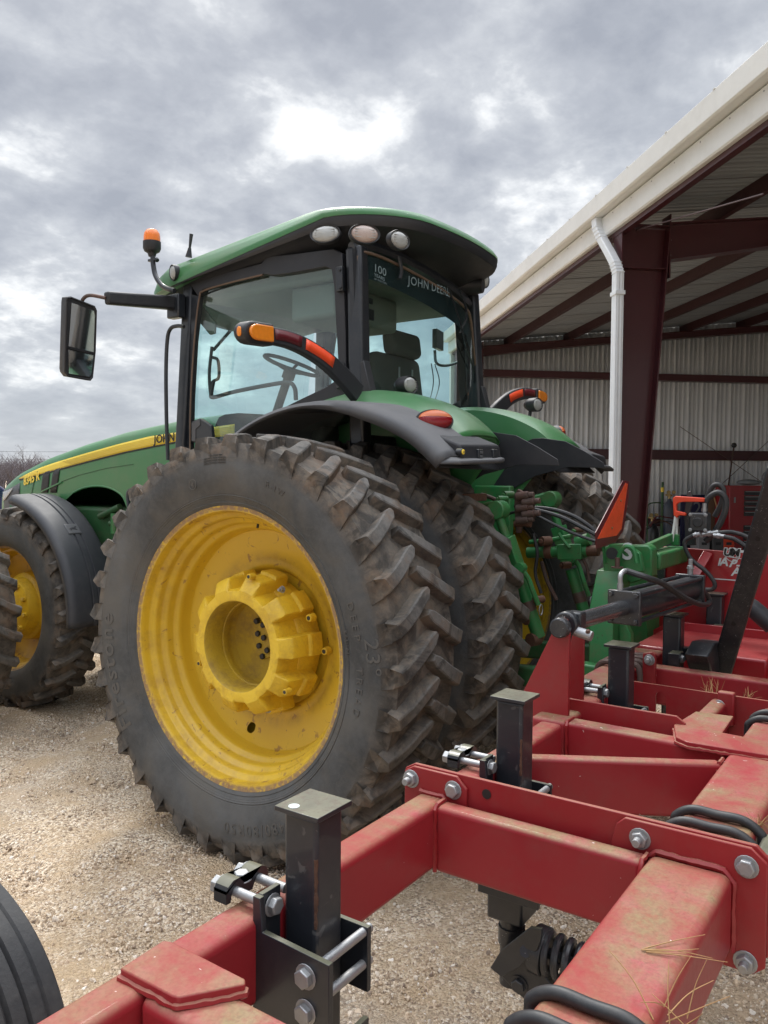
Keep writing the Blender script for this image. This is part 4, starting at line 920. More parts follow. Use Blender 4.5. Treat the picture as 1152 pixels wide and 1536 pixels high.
def rear_wheel(X, outer, label, far=False):
    """X of the tyre centre; dish of the outer wheels opens outwards"""
    c = V((X, 2.69, .98)); w = sub_empty('wheel', c); w['label'] = label
    sg = -1 if not far else 1
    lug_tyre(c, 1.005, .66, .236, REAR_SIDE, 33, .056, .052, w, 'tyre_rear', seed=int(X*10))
    def px(p): return [(a*(1 if not far else -1), b) for a, b in p]
    # rim barrel: flange, bead seat, steps, well, disc
    barrel = [(-.200, .655), (-.203, .664), (-.197, .669), (-.185, .668), (-.181, .650)]
    inner = [(-.200, .655), (-.196, .640), (-.180, .632), (-.156, .634), (-.146, .628), (-.138, .612), (-.124, .604), (-.104, .606), (-.094, .600), (-.086, .586), (-.070, .578), (-.044, .580), (-.034, .574), (-.028, .560), (-.018, .553), (.0, .550), (.03, .548), (.045, .540)]
    disc = [(.045, .540), (.048, .52), (.056, .48), (.066, .44), (.078, .405), (.082, .385), (.080, .37), (.086, .355), (.10, .345), (.115, .335), (.12, .30), (.12, .20)]
    back = [(.12, .20), (.128, .2), (.128, .50), (.10, .575), (.17, .60), (.19, .64), (.20, .66), (.20, .655)]
    if not outer:
        disc = [(.045, .540), (.10, .50), (.13, .40), (.13, .20)]; back = [(.13, .2), (.138, .2), (.138, .50), (.12, .575), (.17, .60), (.19, .64), (.20, .66), (.20, .655)]
    mb = MB(); mb.lathe(px(barrel[::-1]+inner[1:]), c, 'X', 128)
    mb.build('rim', MT['rim_rear'], w, smooth=40, loc=c)
    # disc with a lightening hole below the hub
    mb = MB(); dp = px(disc); mb.lathe(dp, c, 'X', 160)
    if outer and not far:
        hc_ = at(378, 1091, 'X', X+.062); hr = .026
        keep = []; snap = set()
        for f in mb.f:
            d = [((mb.v[i][1]-hc_.y)**2+(mb.v[i][2]-hc_.z)**2)**.5 for i in f]
            if min(d) < hr*1.0: 
                for i, q in zip(f, d):
                    snap.add(i)
            else: keep.append(f)
        used = {i for f in keep for i in f}
        for i in snap & used:
            x, y, z = mb.v[i]; dy, dz = y-hc_.y, z-hc_.z; q = math.hypot(dy, dz); mb.v[i] = (x, hc_.y+dy/q*hr, hc_.z+dz/q*hr)
        mb.f = keep; mb.mi = [0]*len(keep)
    mb.build('disc', MT['rim_rear'], w, smooth=40, loc=c)
    mb = MB(); mb.lathe(px(back), c, 'X', 64); mb.build('rim_back', MT['rim_rear'], w, loc=c)
    return w, c
def hub_casting(w, c, far=False):
    """cast hub with ten U pockets round the edge; real pockets, lofted radius by angle"""
    s_ = -1 if far else 1
    tooth = [(-.160, .216), (-.162, .222), (-.162, .268), (-.150, .288), (-.128, .322), (-.118, .328), (-.030, .334), (-.026, .346), (-.020, .350), (.050, .352), (.056, .345), (.058, .30), (.10, .30)]
    notch = [(-.160, .216), (-.162, .222), (-.162, .252), (-.158, .262), (-.140, .268), (-.118, .270), (-.030, .276), (-.026, .280), (-.020, .284), (.050, .300), (.056, .300), (.058, .298), (.10, .298)]
    n = 400; R = []
    def fac(t):
        a = (t*10/(2*PI)+.12) % 1.0; a = abs(a-.5)*2      # 0 at notch centre, 1 at tooth centre
        x = (a-.40)/.14; x = max(0, min(1, x)); return x*x*(3-2*x)
    mb = MB()
    for k in range(n):
        t = 2*PI*k/n; m_ = fac(t); ring = []
        for (a, b) in zip(notch, tooth):
            x = a[0]+(b[0]-a[0])*m_; r = a[1]+(b[1]-a[1])*m_
            ring.append(c+V((x*s_, r*math.cos(t), r*math.sin(t))))
        R.append(ring)
    q = len(tooth); vs = [p for r in R for p in r]
    fs = [(k*q+i, ((k+1) % n)*q+i, ((k+1) % n)*q+i+1, k*q+i+1) for k in range(n) for i in range(q-1)]
    mb.add(vs, fs); hub = mb.build('hub', MT['yellow_cast'], w, smooth=28, loc=c)
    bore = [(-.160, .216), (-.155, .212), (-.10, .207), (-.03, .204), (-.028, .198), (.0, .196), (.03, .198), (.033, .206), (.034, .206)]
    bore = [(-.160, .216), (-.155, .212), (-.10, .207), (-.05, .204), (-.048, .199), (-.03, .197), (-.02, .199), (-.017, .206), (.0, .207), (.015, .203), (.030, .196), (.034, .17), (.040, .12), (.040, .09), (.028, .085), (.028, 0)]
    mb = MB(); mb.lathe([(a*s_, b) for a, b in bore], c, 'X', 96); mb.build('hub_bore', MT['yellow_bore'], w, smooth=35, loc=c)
    return hub
# outer near wheel
w1, c1 = rear_wheel(2.861, True, 'outer rear wheel with the deep yellow dish and cast hub')
hub_casting(w1, c1)
for (x, y) in ((387, 931), (397, 937), (389, 950), (398, 956), (403, 975), (396, 984), (391, 968)):
    p = at(x, y, 'X', c1.x+.034); mb = MB(); mb.hexbolt(p, (-1, 0, 0), .015, .020, washer=False); mb.build('hub_bolt', MT['rubber_hose'], w1, smooth=30, bevel=.001)
for (x, y, dx) in ((424, 884, -.10), (403, 1064, -.10)):
    p = at(x, y, 'X', c1.x-.06); mb = MB(); mb.hexbolt(p, (-1, 0, 0), .013, .016, stud=True); mb.build('wheel_stud', MT['zinc'], w1, smooth=30)
for (x, y, xx, r) in ((374, 865, -.150, .008), (428, 1038, -.148, .008), (299, 995, -.10, .008), (464, 927, -.028, .010), (487, 977, .04, .010)):
    p = at(x, y, 'X', c1.x+xx); mb = MB(); mb.cyl(p+V((.03, 0, 0)), p-V((.006, 0, 0)), r*2.0, r*1.7, n=20); mb.build('boss', MT['yellow_cast'], w1, bevel=.002)
    mb = MB(); mb.cyl(p-V((.0062, 0, 0)), p-V((.0072, 0, 0)), r, n=16); mb.build('painted_boss_hole', MT['rubber_hose'], w1)  # dark disc on the boss face paints the shade of its hole
mb = MB(); p = at(388, 782, 'X', c1.x-.06); mb.tube([p+V((.02, 0, .02)), p, p+V((-.012, -.004, -.03))], .006, 8); mb.build('valve_stem', MT['rubber_hose'], w1)
TH = lambda px, py: math.atan2(at(px, py, 'X', 2.62).z-.98, at(px, py, 'X', 2.62).y-2.69)
def stext(txt, px, py, r, size, sp=1.0, shear=0, c=c1, w=w1, offset=0):
    # clockwise on the photo = decreasing angle from +Y towards -Y over the top
    vs, fs = text_mesh(txt, size, .0022, offset, res=3, spacing=sp, shear=shear); wd = max(v.x for v in vs); th0 = TH(px, py); out = []
    for v in vs:
        rr = r+v.y; th = th0-(-(v.x-wd/2))/r
        # +Y is left in the photo; clockwise from left goes up: angle grows
        out.append(V(c)+V((-side_x(REAR_SIDE, rr)-v.z-.0008, rr*math.cos(th), rr*math.sin(th))))
    mb = MB(); mb.add(out, fs); mb.build('sidewall_lettering', MT['lettering'], w, smooth=20, loc=c)
stext('Firestone', 205, 1000, .800, .125, 1.22, offset=.002)
stext('DEEP', 562, 925, .765, .050, 1.6); stext('TREAD', 545, 1040, .765, .050, 1.5)
stext('23\u00b0', 573, 985, .82, .10, 1.1)
stext('480/80R50', 380, 1225, .80, .070, 1.25)
stext('R-1W', 410, 745, .80, .040, 1.3)
stext('RADIAL', 520, 965, .705, .022, 1.5)
p4 = at(289, 727, 'X', 2.615); mb = MB(); mb.lathe([(0, .021), (-.002, .022), (-.002, .025), (0, .026)], p4, 'X', 24); text_on(mb, '4', p4+V((-.001, .009, -.014)), (0, -1, 0), (0, 0, 1), .04, .0015); mb.build('sidewall_lettering', MT['lettering'], w1)
for i in range(4):
    stext('480/80R50 159A8 TUBELESS', 325, 712+i*5, .895-i*.012, .010, 1.2)
# inner near, inner far, outer far wheels
w2, c2 = rear_wheel(3.581, False, 'inner rear wheel on the near side')
w3, c3 = rear_wheel(5.08, False, 'inner rear wheel on the far side', far=True)
w4, c4 = rear_wheel(5.80, True, 'outer rear wheel on the far side', far=True)
hub_casting(w4, c4, far=True)
stext('DEEP', 0, 0, .765, .05, c=c2, w=w2) if False else None
# front wheels
def front_wheel(X, label, hub=True, far=False):
    c = V((X, 5.90, .76)); w = sub_empty('wheel', c); w['label'] = label; s_ = -1 if far else 1
    lug_tyre(c, .785, .48, .178, FRONT_SIDE, 25, .042, .040, w, 'tyre_front', seed=int(X*7))
    inner = [(-.152, .476), (-.158, .482), (-.153, .488), (-.148, .470), (-.13, .462), (-.09, .455), (-.08, .44), (-.04, .432), (.0, .428), (.02, .42), (.05, .36), (.09, .30), (.10, .12)]
    mb = MB(); mb.lathe([(a*s_, b) for a, b in inner], c, 'X', 80); mb.build('rim', MT['rim_front'], w, smooth=40, loc=c)
    mb = MB(); mb.lathe([(a*s_, b) for a, b in ((.12, .12), (.12, .34), (.08, .45), (.14, .46), (.152, .476))], c, 'X', 48); mb.build('rim_back', MT['rim_front'], w, loc=c)
    if hub:
        mb = MB(); mb.lathe([(a*s_, b) for a, b in ((-.13, 0), (-.13, .13), (-.12, .17), (-.10, .215), (-.02, .235), (.0, .26), (.05, .27), (.09, .27))], c, 'X', 64); mb.build('hub', MT['yellow_cast'], w, smooth=35, loc=c)
        for k in range(10):
            t = 2*PI*k/10+.2; p = c+V((-.107*s_, .190*math.cos(t), .190*math.sin(t))); mb = MB(); mb.hexbolt(p, (-s_, 0, .0), .018, .022); mb.build('wheel_nut', MT['yellow_cast'], w, smooth=30)
    return w
front_wheel(3.60, 'inner front wheel under the front fender'); front_wheel(2.93, 'outer front wheel at the left edge')
front_wheel(4.90, 'inner front wheel on the far side', far=True); front_wheel(5.57, 'outer front wheel on the far side', far=True)
# ---------------------------------------------------------------- tractor: body
def sec_loft(name, secs, mat, parent=tractor, **k):
    mb = MB(); mb.ring(secs, cap=True); return mb.build(name, mat, parent, **k)
def mirror_x(p): return V((2*CX-p[0], p[1], p[2]))
# hood: loft of cross sections along Y
def hood_z(y):    # ridge height near the side
    T = [(3.95, 2.175), (4.4, 2.150), (5.0, 2.085), (5.5, 2.005), (6.0, 1.905), (6.4, 1.800), (6.70, 1.690), (6.86, 1.60)]
    for (a, b), (c, d) in zip(T[:-1], T[1:]):
        if y <= c: return b+(d-b)*(y-a)/(c-a)
    return T[-1][1]
def hood_w(y):
    T = [(3.95, .46), (5.0, .455), (6.0, .43), (6.5, .39), (6.75, .34), (6.86, .26)]
    for (a, b), (c, d) in zip(T[:-1], T[1:]):
        if y <= c: return b+(d-b)*(y-a)/(c-a)
    return T[-1][1]
def hood_lo(y):
    # arch over the front axle
    T = [(3.95, 1.36), (4.80, 1.40), (4.89, 1.56), (4.955, 1.65), (5.03, 1.685), (5.095, 1.702), (5.255, 1.716), (5.42, 1.699), (5.55, 1.661), (5.66, 1.60), (5.76, 1.50), (5.86, 1.12), (9, 1.12)]
    for (a, b), (c, d) in zip(T[:-1], T[1:]):
        if y <= c: return b+(d-b)*(y-a)/(c-a)
    return 1.12
secs = []
ys = [3.98+.04*i for i in range(73)]
def hood_sec(y):
    w, z, lo = hood_w(y), hood_z(y), hood_lo(y); P = []
    half = [(1.0, None), (1.0, .45), (1.005, .72), (.995, .86), (.965, .955), (.90, 1.02), (.78, 1.06), (.5, 1.095), (0, 1.11)]
    pts = []
    for (a, b) in half:
        zz = lo if b is None else lo+(z-lo)*b if b <= 1 else z+(b-1)*.55
        pts.append((a*w, zz))
    for (a, zz) in pts: P.append(V((CX-a, y, zz)))
    for (a, zz) in reversed(pts[:-1]): P.append(V((CX+a, y, zz)))
    return P
mb = MB(); mb.ring([hood_sec(y) for y in ys], closed=False, cap=False)
e_ = hood_sec(ys[-1]); mb.add(e_, [tuple(range(len(e_)))])
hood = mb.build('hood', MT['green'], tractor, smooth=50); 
def hood_x(y, z):
    """outer surface X of the near hood side at y, z"""
    P = hood_sec(y)[:9]
    for a, b in zip(P[:-1], P[1:]):
        if min(a.z, b.z) <= z <= max(a.z, b.z) and abs(b.z-a.z) > 1e-6:
            return a.x+(b.x-a.x)*(z-a.z)/(b.z-a.z)
    return P[0].x
def on_hood(px, py, lift=.002):
    X = CX-.45
    for _ in range(6):
        p = at(px, py, 'X', X); X = hood_x(p.y, p.z)-lift
    return at(px, py, 'X', X)
def hood_patch(name, top, bot, mat, lift=.002, n=26, parent=None, thick=.0):
    """strip on the hood between two pixel polylines (by matching fraction)"""
    def samp(pl, f):
        L_ = [0]
        for a, b in zip(pl[:-1], pl[1:]): L_.append(L_[-1]+math.hypot(b[0]-a[0], b[1]-a[1]))
        d = f*L_[-1]
        for i in range(len(pl)-1):
            if d <= L_[i+1]+1e-9: t = (d-L_[i])/(L_[i+1]-L_[i]); return (pl[i][0]+(pl[i+1][0]-pl[i][0])*t, pl[i][1]+(pl[i+1][1]-pl[i][1])*t)
    rows = []
    for i in range(n+1):
        f = i/n; a, b = samp(top, f), samp(bot, f)
        rows.append([on_hood(a[0]+(b[0]-a[0])*j/4, a[1]+(b[1]-a[1])*j/4, lift) for j in range(5)])
    mb = MB(); mb.ring(rows, closed=False, cap=False); o = mb.build(name, MT[mat], parent or hood, smooth=60)
    s = o.modifiers.new('solid', 'SOLIDIFY'); s.thickness = .0015; return o
top = [(28.5, 717.5), (45, 708.5), (62, 701), (90, 691.5), (130, 679.5), (180, 665.5), (225, 654.5), (268, 648), (352, 636)]
bot = [(29, 718.5), (50, 714.5), (75, 707), (110, 697.5), (150, 687), (190, 677), (230, 669), (268, 661.5), (352, 653)]
hood_patch('yellow_stripe', top, bot, 'stripe')
hood_patch('stripe_edge', bot, [(x, y+2.2) for x, y in bot], 'letter_black', .0022)
for k in (.2, .35, .5, .65, .8):
    l_ = [(a[0]+(b[0]-a[0])*k, a[1]+(b[1]-a[1])*k) for a, b in zip(top[3:], bot[3:])]
    hood_patch('stripe_line', [(x, y-.18) for x, y in l_], [(x, y+.18) for x, y in l_], 'letter_yellow2', .0045)
def hood_text(txt, px, py, size, mat, ang, spacing=1, lift=.006, shear=.2, off=0):
    p = on_hood(px, py, lift); q = on_hood(px+12, py-12*math.tan(rad(ang)), lift); ux = (q-p).normalized(); n = V((-1, 0, 0)); uy = n.cross(ux).normalized()
    mb = MB(); text_on(mb, txt, p, ux, uy, size, .0015, spacing, shear, off); return mb.build('decal_letters', MT[mat], hood)
hood_text('JOHN DEERE', 231, 665, .082, 'letter_black', 7, 1.05, shear=.1, off=.0015)
hood_text('8345 R', 35.5, 728, .092, 'letter_yellow', 20, 1.0, shear=.25, off=.003)
hood_text('8345 R', 35.5, 728, .092, 'green_dark', 20, 1.0, shear=.25, off=.0, lift=.008) if False else None
# side grilles
hood_patch('side_grille', [(64, 714), (68, 708), (75, 706)], [(61, 739), (66, 739), (72, 739)], 'letter_black', .003, 6)
hood_patch('side_grille', [(79, 711), (83, 704), (90, 702)], [(75, 739), (80, 739), (85, 739)], 'letter_black', .003, 6)
hood_patch('grille_bar', [(61, 737), (75, 730), (92, 722)], [(61, 739), (75, 732.5), (92, 724.5)], 'green', .008, 8)
# dark nose panel and headlight
hood_patch('nose_panel', [(6, 736), (18, 731), (30, 724)], [(6, 770), (18, 772), (28, 772)], 'plastic_grey', .003, 8)
hood_patch('headlight', [(4.5, 738), (12, 735.5), (19.5, 731.5)], [(4.5, 752), (9, 748), (19, 733.5)], 'clear', .010, 8)
hood_patch('panel_seam', [(92, 722), (120, 712), (160, 702), (200, 696)], [(92, 722.7), (120, 712.7), (160, 702.7), (200, 696.7)], 'green_dark', .002, 20)
hood_patch('panel_seam', [(56, 707), (50, 725), (46, 745)], [(56.7, 707), (50.7, 725), (46.7, 745)], 'green_dark', .003, 8)
# hood lower crease over the wheel arch and dark engine bay
mb = MB(); mb.box((CX-.40, 4.0, 1.0), (CX+.40, 6.55, 1.55)); mb.build('engine_block', MT['green_dark'], tractor, bevel=.03)
P_ = [on_hood(x, y, -.004) for x, y in ((110, 739), (125, 732), (145, 729), (165, 732), (183, 743), (192, 761))]
mb = MB(); mb.tube(P_, .009, 8); mb.build('arch_lip', MT['green'], hood)
# chassis, front axle, transmission, rear axle
mb = MB(); mb.box((CX-.28, 2.32, .60), (CX+.28, 4.1, 1.38)); mb.box((CX-.24, 4.1, .62), (CX+.24, 6.4, 1.05)); mb.build('chassis', MT['green_dark'], tractor, bevel=.04)
mb = MB(); mb.lathe([(-1.15, .11), (-.75, .12), (-.5, .16), (-.38, .26), (.38, .26), (.5, .16), (.75, .12), (1.15, .11)], (CX, 2.69, .98), 'X', 40); mb.build('rear_axle', MT['green_dark'], tractor)
mb = MB(); mb.bar((CX-.60, 5.9, .76), (CX+.60, 5.9, .76), .20, .22); mb.build('front_axle', MT['green_dark'], tractor, bevel=.03)
mb = MB(); mb.bar((CX-.35, 6.75, .95), (CX+.35, 6.75, .95), .25, .5); mb.build('front_weight_bracket', MT['green_dark'], tractor, bevel=.03)
mb = MB(); mb.box((CX-.62, 3.2, .7), (CX-.34, 4.6, 1.25)); mb.build('fuel_tank', MT['plastic'], tractor, bevel=.06, seg=4)
mb = MB(); mb.box((CX+.34, 3.2, .7), (CX+.62, 4.6, 1.25)); mb.build('fuel_tank', MT['plastic'], tractor, bevel=.06, seg=4)
for (a, b, r, mname) in (((172, 770), (172, 800), .03, 'green2'), ((165, 785), (185, 788), .02, 'green_dark'), ((150, 775), (180, 760), .025, 'green_dark'), ((178, 776), (178, 806), .018, 'rusty_grey')):
    mb = MB(); mb.cyl(at(*a, 'X', CX-.42), at(*b, 'X', CX-.42), r, n=12); mb.build('engine_pipe', MT[mname], tractor)
mb = MB(); mb.tube([at(x, y, 'X', 3.50) for x, y in ((194, 765), (192, 742), (196, 735), (208, 733), (222, 733))], .014, 8); mb.build('step_rail', MT['black'], tractor)
# front fenders
def fender_sheet(name, c, prof, t0, t1, mat, n=28, parent=tractor, solid=.012, smooth=45):
    """sweep of (x, r) section about the axle centre, angle from the rear going up"""
    rows = []
    for k in range(n+1):
        t = rad(t0+(t1-t0)*k/n); rows.append([V((x, c[1]-r*math.cos(t), c[2]+r*math.sin(t))) for x, r in (prof(k/n) if callable(prof) else prof)])
    mb = MB(); mb.ring(rows, closed=False, cap=False); o = mb.build(name, MT[mat], parent, smooth=smooth)
    if solid: s = o.modifiers.new('solid', 'SOLIDIFY'); s.thickness = solid; s.offset = 0
    return o
for sx_ in (1, -1):
    X0 = 3.42 if sx_ > 0 else 2*CX-3.42
    def pf(f):
        e = .0 if f < .85 else (f-.85)/.15
        d = .035
        return [(X0+sx_*a, .865+b) for a, b in ((0, -.045), (.0, -.01), (.02, .012), (.05, .018), (.155, .024), (.16, .014), (.175, .014), (.18, .025), (.205, .025), (.21, .014), (.225, .014), (.23, .024), (.34, .018), (.36, .012), (.38, -.01), (.38, -.045))]
    f1 = fender_sheet('front_fender', (0, 5.90, .76), pf, -4, 83, 'plastic_mid')
    if sx_ > 0:
        c_ = (3.60, 5.90-.895*math.cos(rad(45)), .76+.895*math.sin(rad(45))); t_ = rad(45)
        rn = V((0, -math.cos(t_), math.sin(t_))); tn = V((0, math.sin(t_), math.cos(t_)))
        mb = MB(); mb.obox(V(c_)+V((-.0, 0, 0))-rn*.003, V((.055, 0, 0)), tn*.05, rn*.008); q = mb.build('emblem', MT['plastic_grey'], f1, bevel=.010, seg=3)
        # leaping deer, raised
        deer = [(-.034, -.004), (-.022, .004), (-.006, .008), (.010, .010), (.020, .018), (.030, .020), (.034, .014), (.024, .008), (.018, -.002), (.030, -.014), (.024, -.016), (.008, -.006), (-.012, -.006), (-.022, -.018), (-.028, -.018), (-.022, -.006)]
        mb = MB(); mb.prism([V(c_)+rn*.0055+V((a, 0, 0))+tn*b for a, b in deer], rn*.002); mb.build('emblem_animal', MT['plastic'], f1)
# rear fenders: plastic outer skirt and green inner bulge
C_R = (0, 2.69, .98)
for sx_ in (1, -1):
    mx = (lambda x: x) if sx_ > 0 else (lambda x: 2*CX-x)
    def pf(f):        # f 0 rear tip .. 1 front
        r0 = 1.225-.095*max(0, min(1, (f-.12)/.75))
        e = max(0, min(1, (f-.30)/.25)); return [(mx(3.155), r0-.055+.035*e), (mx(3.150), r0-.018+.008*e), (mx(3.162), r0+.004), (mx(3.20), r0+.018-.008*e), (mx(3.30), r0+.030-.022*e), (mx(3.42), r0+.040-.04*e), (mx(3.56), r0+.045-.05*e), (mx(3.64), r0+.03-.05*e)]
    sk = fender_sheet('fender_skirt', C_R, pf, 46, 124, 'plastic_grey', 36, solid=.010)
    def pg(f):
        r0 = 1.240-.085*max(0, min(1, (f-.12)/.75)); b = math.sin(min(1, max(0, f*1.1))*PI)**.7*.040
        return [(mx(3.40), r0-.01), (mx(3.42), r0+.012), (mx(3.47), r0+.030+b*.7), (mx(3.56), r0+.045+b), (mx(3.68), r0+.050+b), (mx(3.80), r0+.045+b), (mx(3.87), r0+.020+b), (mx(3.885), r0-.03), (mx(3.89), r0-.25), (mx(3.90), r0-.55), (mx(3.90), r0-.75)]
    gf = fender_sheet('fender', C_R, pg, 52, 112, 'green', 36, solid=.008)
    pe = [V((mx(x), C_R[1]-r*math.cos(rad(52)), C_R[2]+r*math.sin(rad(52)))) for x, r in ((3.42, 1.15), (3.42, 1.25), (3.47, 1.27), (3.56, 1.285), (3.80, 1.285), (3.87, 1.26), (3.885, 1.15))]
    mb = MB(); mb.prism(pe, V((0, math.sin(rad(52)), math.cos(rad(52))))*.02); mb.build('fender_end', MT['green'], gf, bevel=.01)
    def pi_(f):
        return [(mx(3.22), 1.160), (mx(3.86), 1.155)]
    fender_sheet('fender_liner', C_R, pi_, 47, 122, 'plastic', 30, solid=.006)
    # dark panel closing the inner side below the rear of the fender
    xq = 2*CX-3.90
    pp = [at(x, y, 'X', xq) for x, y in ((730, 745), (754, 709), (772, 682), (787, 664), (800, 658), (814, 657), (849, 662), (878, 677), (906, 694), (908, 702), (853, 701), (804, 714), (774, 731), (740, 752))]
    if sx_ > 0: pp = [mirror_x(p) for p in pp]
    mb = MB(); mb.prism(pp, (sx_*.01 if sx_ < 0 else -sx_*-.01, 0, 0)); mb.build('fender_side_panel', MT['plastic'], tractor, bevel=.002)
    # rear tip of the skirt with the control box
    T_ = [V((mx(x), y, z)) for x, y, z in ((3.15, 1.85, 1.835), (3.20, 1.775, 1.838), (3.45, 1.715, 1.850), (3.60, 1.75, 1.858), (3.66, 1.85, 1.865), (3.66, 2.0, 1.93), (3.15, 1.98, 1.90))]
    mb = MB(); mb.prism(T_, (0, 0, .022)); mb.build('fender_tip', MT['plastic_grey'], sk, bevel=.009, seg=3)
    bx = [V((mx(3.26), y, z)) for y, z in ((1.80, 1.858), (1.812, 1.935), (1.97, 1.995), (2.0, 1.90))]
    mb = MB(); mb.prism(bx, V((sx_*.34, -.035, .008))); cb = mb.build('control_box', MT['plastic'], sk, bevel=.014, seg=3)
    cl = at(653, 630, 'X', 3.37) if sx_ > 0 else at(838, 650, 'X', mx(3.42))
    nn = V((-.62*sx_, -.8, .30)).normalized(); ax_ = nn.cross(V((0, 0, 1))).normalized(); up_ = ax_.cross(nn)
    def lens_shape(h0, h1, mat, name):
        mb = MB(); rows = []
        for i, (q, dd_) in enumerate(((1.0, -.06), (1.0, .004), (.93, .018), (.75, .028), (.45, .035), (.02, .037))):
            rows.append([cl+ax_*(.088*q*math.cos(t))+up_*(max(h0, min(h1, .050*q*math.sin(t))))+nn*dd_ for t in [2*PI*j/36 for j in range(36)]])
        mb.ring(rows); return mb.build(name, MT[mat], gf, smooth=50)
    lens_shape(-.06, .006, 'red_lens', 'tail_lamp'); lens_shape(.007, .06, 'amber_dark', 'turn_lamp')
    mb = MB(); mb.ring([[cl+ax_*(.096*q*math.cos(t))+up_*(.056*q*math.sin(t))+nn*d_ for t in [2*PI*j/36 for j in range(36)]] for q, d_ in ((1.0, -.09), (1.03, -.01), (1.0, .0), (.9, .0))]); mb.build('lamp_bezel', MT['plastic'], gf)
    if sx_ > 0:
        fn = (bx[1]-bx[0]); 
        def onbox(x, y):      # on the rear face of the control box
            X = 3.4
            for _ in range(5):
                p = at(x, y, 'X', X); f = (p.z-1.858)/.077; yy = 1.80+.012*f-.035*(X-3.26)/.34; q = at(x, y, 'Y', yy); X = q.x
            return q
        p_ = onbox(691.5, 678); mb = MB(); mb.cyl(p_+V((0, .02, 0)), p_+V((0, -.010, .0)), .017, n=18); mb.build('knob_ring', MT['black'], sk, bevel=.002)
        mb = MB(); mb.cyl(p_+V((0, .0, 0)), p_+V((0, -.015, .0)), .012, n=18); mb.build('yellow_knob', MT['letter_yellow'], sk, bevel=.002); mb = MB(); mb.cyl(p_+V((0, -.015, 0)), p_+V((0, -.017, 0)), .005, n=12); mb.build('knob_centre', MT['brass'], sk)
        for x in (719, 741):
            p_ = onbox(x, 682); mb = MB(); mb.obox(p_, (.024, 0, 0), (0, .010, 0), (0, 0, .026)); mb.build('rocker_switch', MT['black'], sk, bevel=.004)
            if x < 730:
                for dz in (-.010, .010): mb = MB(); mb.obox(p_+V((0, -.011, dz)), (.012, 0, 0), (0, .003, 0), (0, 0, .007)); mb.build('switch_key', MT['plastic_grey'], sk, bevel=.002)
# ---------------------------------------------------------------- tractor: cab
cab = sub_empty('cab', (CX, 3.3, 1.5))
XN = 3.56
def cb_(name, mb, mat, parent=cab, **k): return mb.build(name, MT[mat], parent, **k)
# pillars (near, then mirrored)
def bothx(name, fn, mat, **k):
    for s_ in (0, 1):
        mb = MB(); fn(mb, (lambda p: V(p)) if not s_ else mirror_x); cb_(name, mb, mat, **k)
rt, rb = V((3.60, 2.66, 3.05)), V((3.56, 2.60, 1.95))
ft, fb = at(287, 420, 'X', 3.58), at(270, 700, 'X', 3.54)
bothx('rear_pillar', lambda mb, q: mb.bar(q(rb), q(rt), .085, .10, up=(0, 1, 0)), 'black', bevel=.018, seg=3)
bothx('front_pillar', lambda mb, q: mb.bar(q(fb-V((0, 0, .25))), q(ft), .07, .085, up=(0, 1, 0)), 'black', bevel=.014, seg=3)
# lower cab body
mb = MB(); mb.box((CX-.66, 2.70, 1.35), (CX+.66, 4.15, 1.78)); cb_('floor_pan', mb, 'plastic', bevel=.03)
# door frame top rail, hinge rail
def rail(pts, w, h, name, mat, X=3.575, up=(1, 0, 0), bevel=.01):
    P_ = [at(x, y, 'X', X) for x, y in pts]
    for s_ in (0, 1):
        mb = MB()
        for a, b in zip(P_[:-1], P_[1:]):
            if s_: a, b = mirror_x(a), mirror_x(b)
            mb.bar(a, b, h, w, up=up)
        cb_(name, mb, mat, bevel=bevel)
def strip(outer, inner, X, th, name, mat, mirror=True, parent=cab, bevel=.004):
    """closed frame plate between two pixel loops on plane X"""
    O = [at(x, y, 'X', X) for x, y in outer]; I = [at(x, y, 'X', X) for x, y in inner]
    for s_ in ((0, 1) if mirror else (0,)):
        o_, i_ = ([mirror_x(p) for p in O], [mirror_x(p) for p in I]) if s_ else (O, I)
        d = V((th*(-1 if s_ else 1), 0, 0)); mb = MB(); n = len(o_)
        vs = o_+i_+[p+d for p in o_]+[p+d for p in i_]; fs = []
        for k in range(n-1):
            fs += [(k, k+1, n+k+1, n+k), (2*n+k, 3*n+k, 3*n+k+1, 2*n+k+1), (k, 2*n+k, 2*n+k+1, k+1), (n+k, n+k+1, 3*n+k+1, 3*n+k)]
        fs += [(0, n, 3*n, 2*n), (n-1, 3*n-1, 4*n-1, 2*n-1)]
        mb.add(vs, fs); cb_(name, mb, mat, parent=parent, bevel=bevel)
# side frame: top header stepping up over the door, then down the hinge side
strip([(284, 424), (300, 418), (340, 408), (392, 395), (400, 385), (440, 381), (500, 373), (513, 380), (515, 420), (518, 500), (520, 596)],
      [(297, 445), (304, 434), (345, 423), (396, 411), (412, 413), (440, 409), (488, 400), (497, 404), (501, 430), (505, 505), (508, 560)], 3.545, .05, 'door_frame', 'plastic')
strip([(268, 700), (272, 600), (278, 500), (284, 440)], [(284, 690), (286, 600), (291, 510), (299, 445)], 3.548, .04, 'door_frame', 'black')
# black sweep below the door following the fender
strip([(545, 540), (520, 560), (486, 582), (448, 600), (414, 617), (385, 637), (360, 662)], [(560, 606), (530, 606), (500, 606), (470, 609), (430, 620), (398, 640), (372, 665)], 3.535, .06, 'quarter_panel', 'plastic')
for z in (400, 545):
    mb = MB(); a = at(510, z, 'X', 3.53); b = at(511, z+38, 'X', 3.53); mb.bar(a, b, .03, .045, up=(0, 1, 0)); q = cb_('door_hinge', mb, 'black', bevel=.006)
    for f in (.15, .85): mb = MB(); mb.hexbolt(a.lerp(b, f)+V((-.015, -.01, 0)), (-1, -.2, 0), .009, .006); cb_('hinge_bolt', mb, 'black', parent=q, smooth=30)
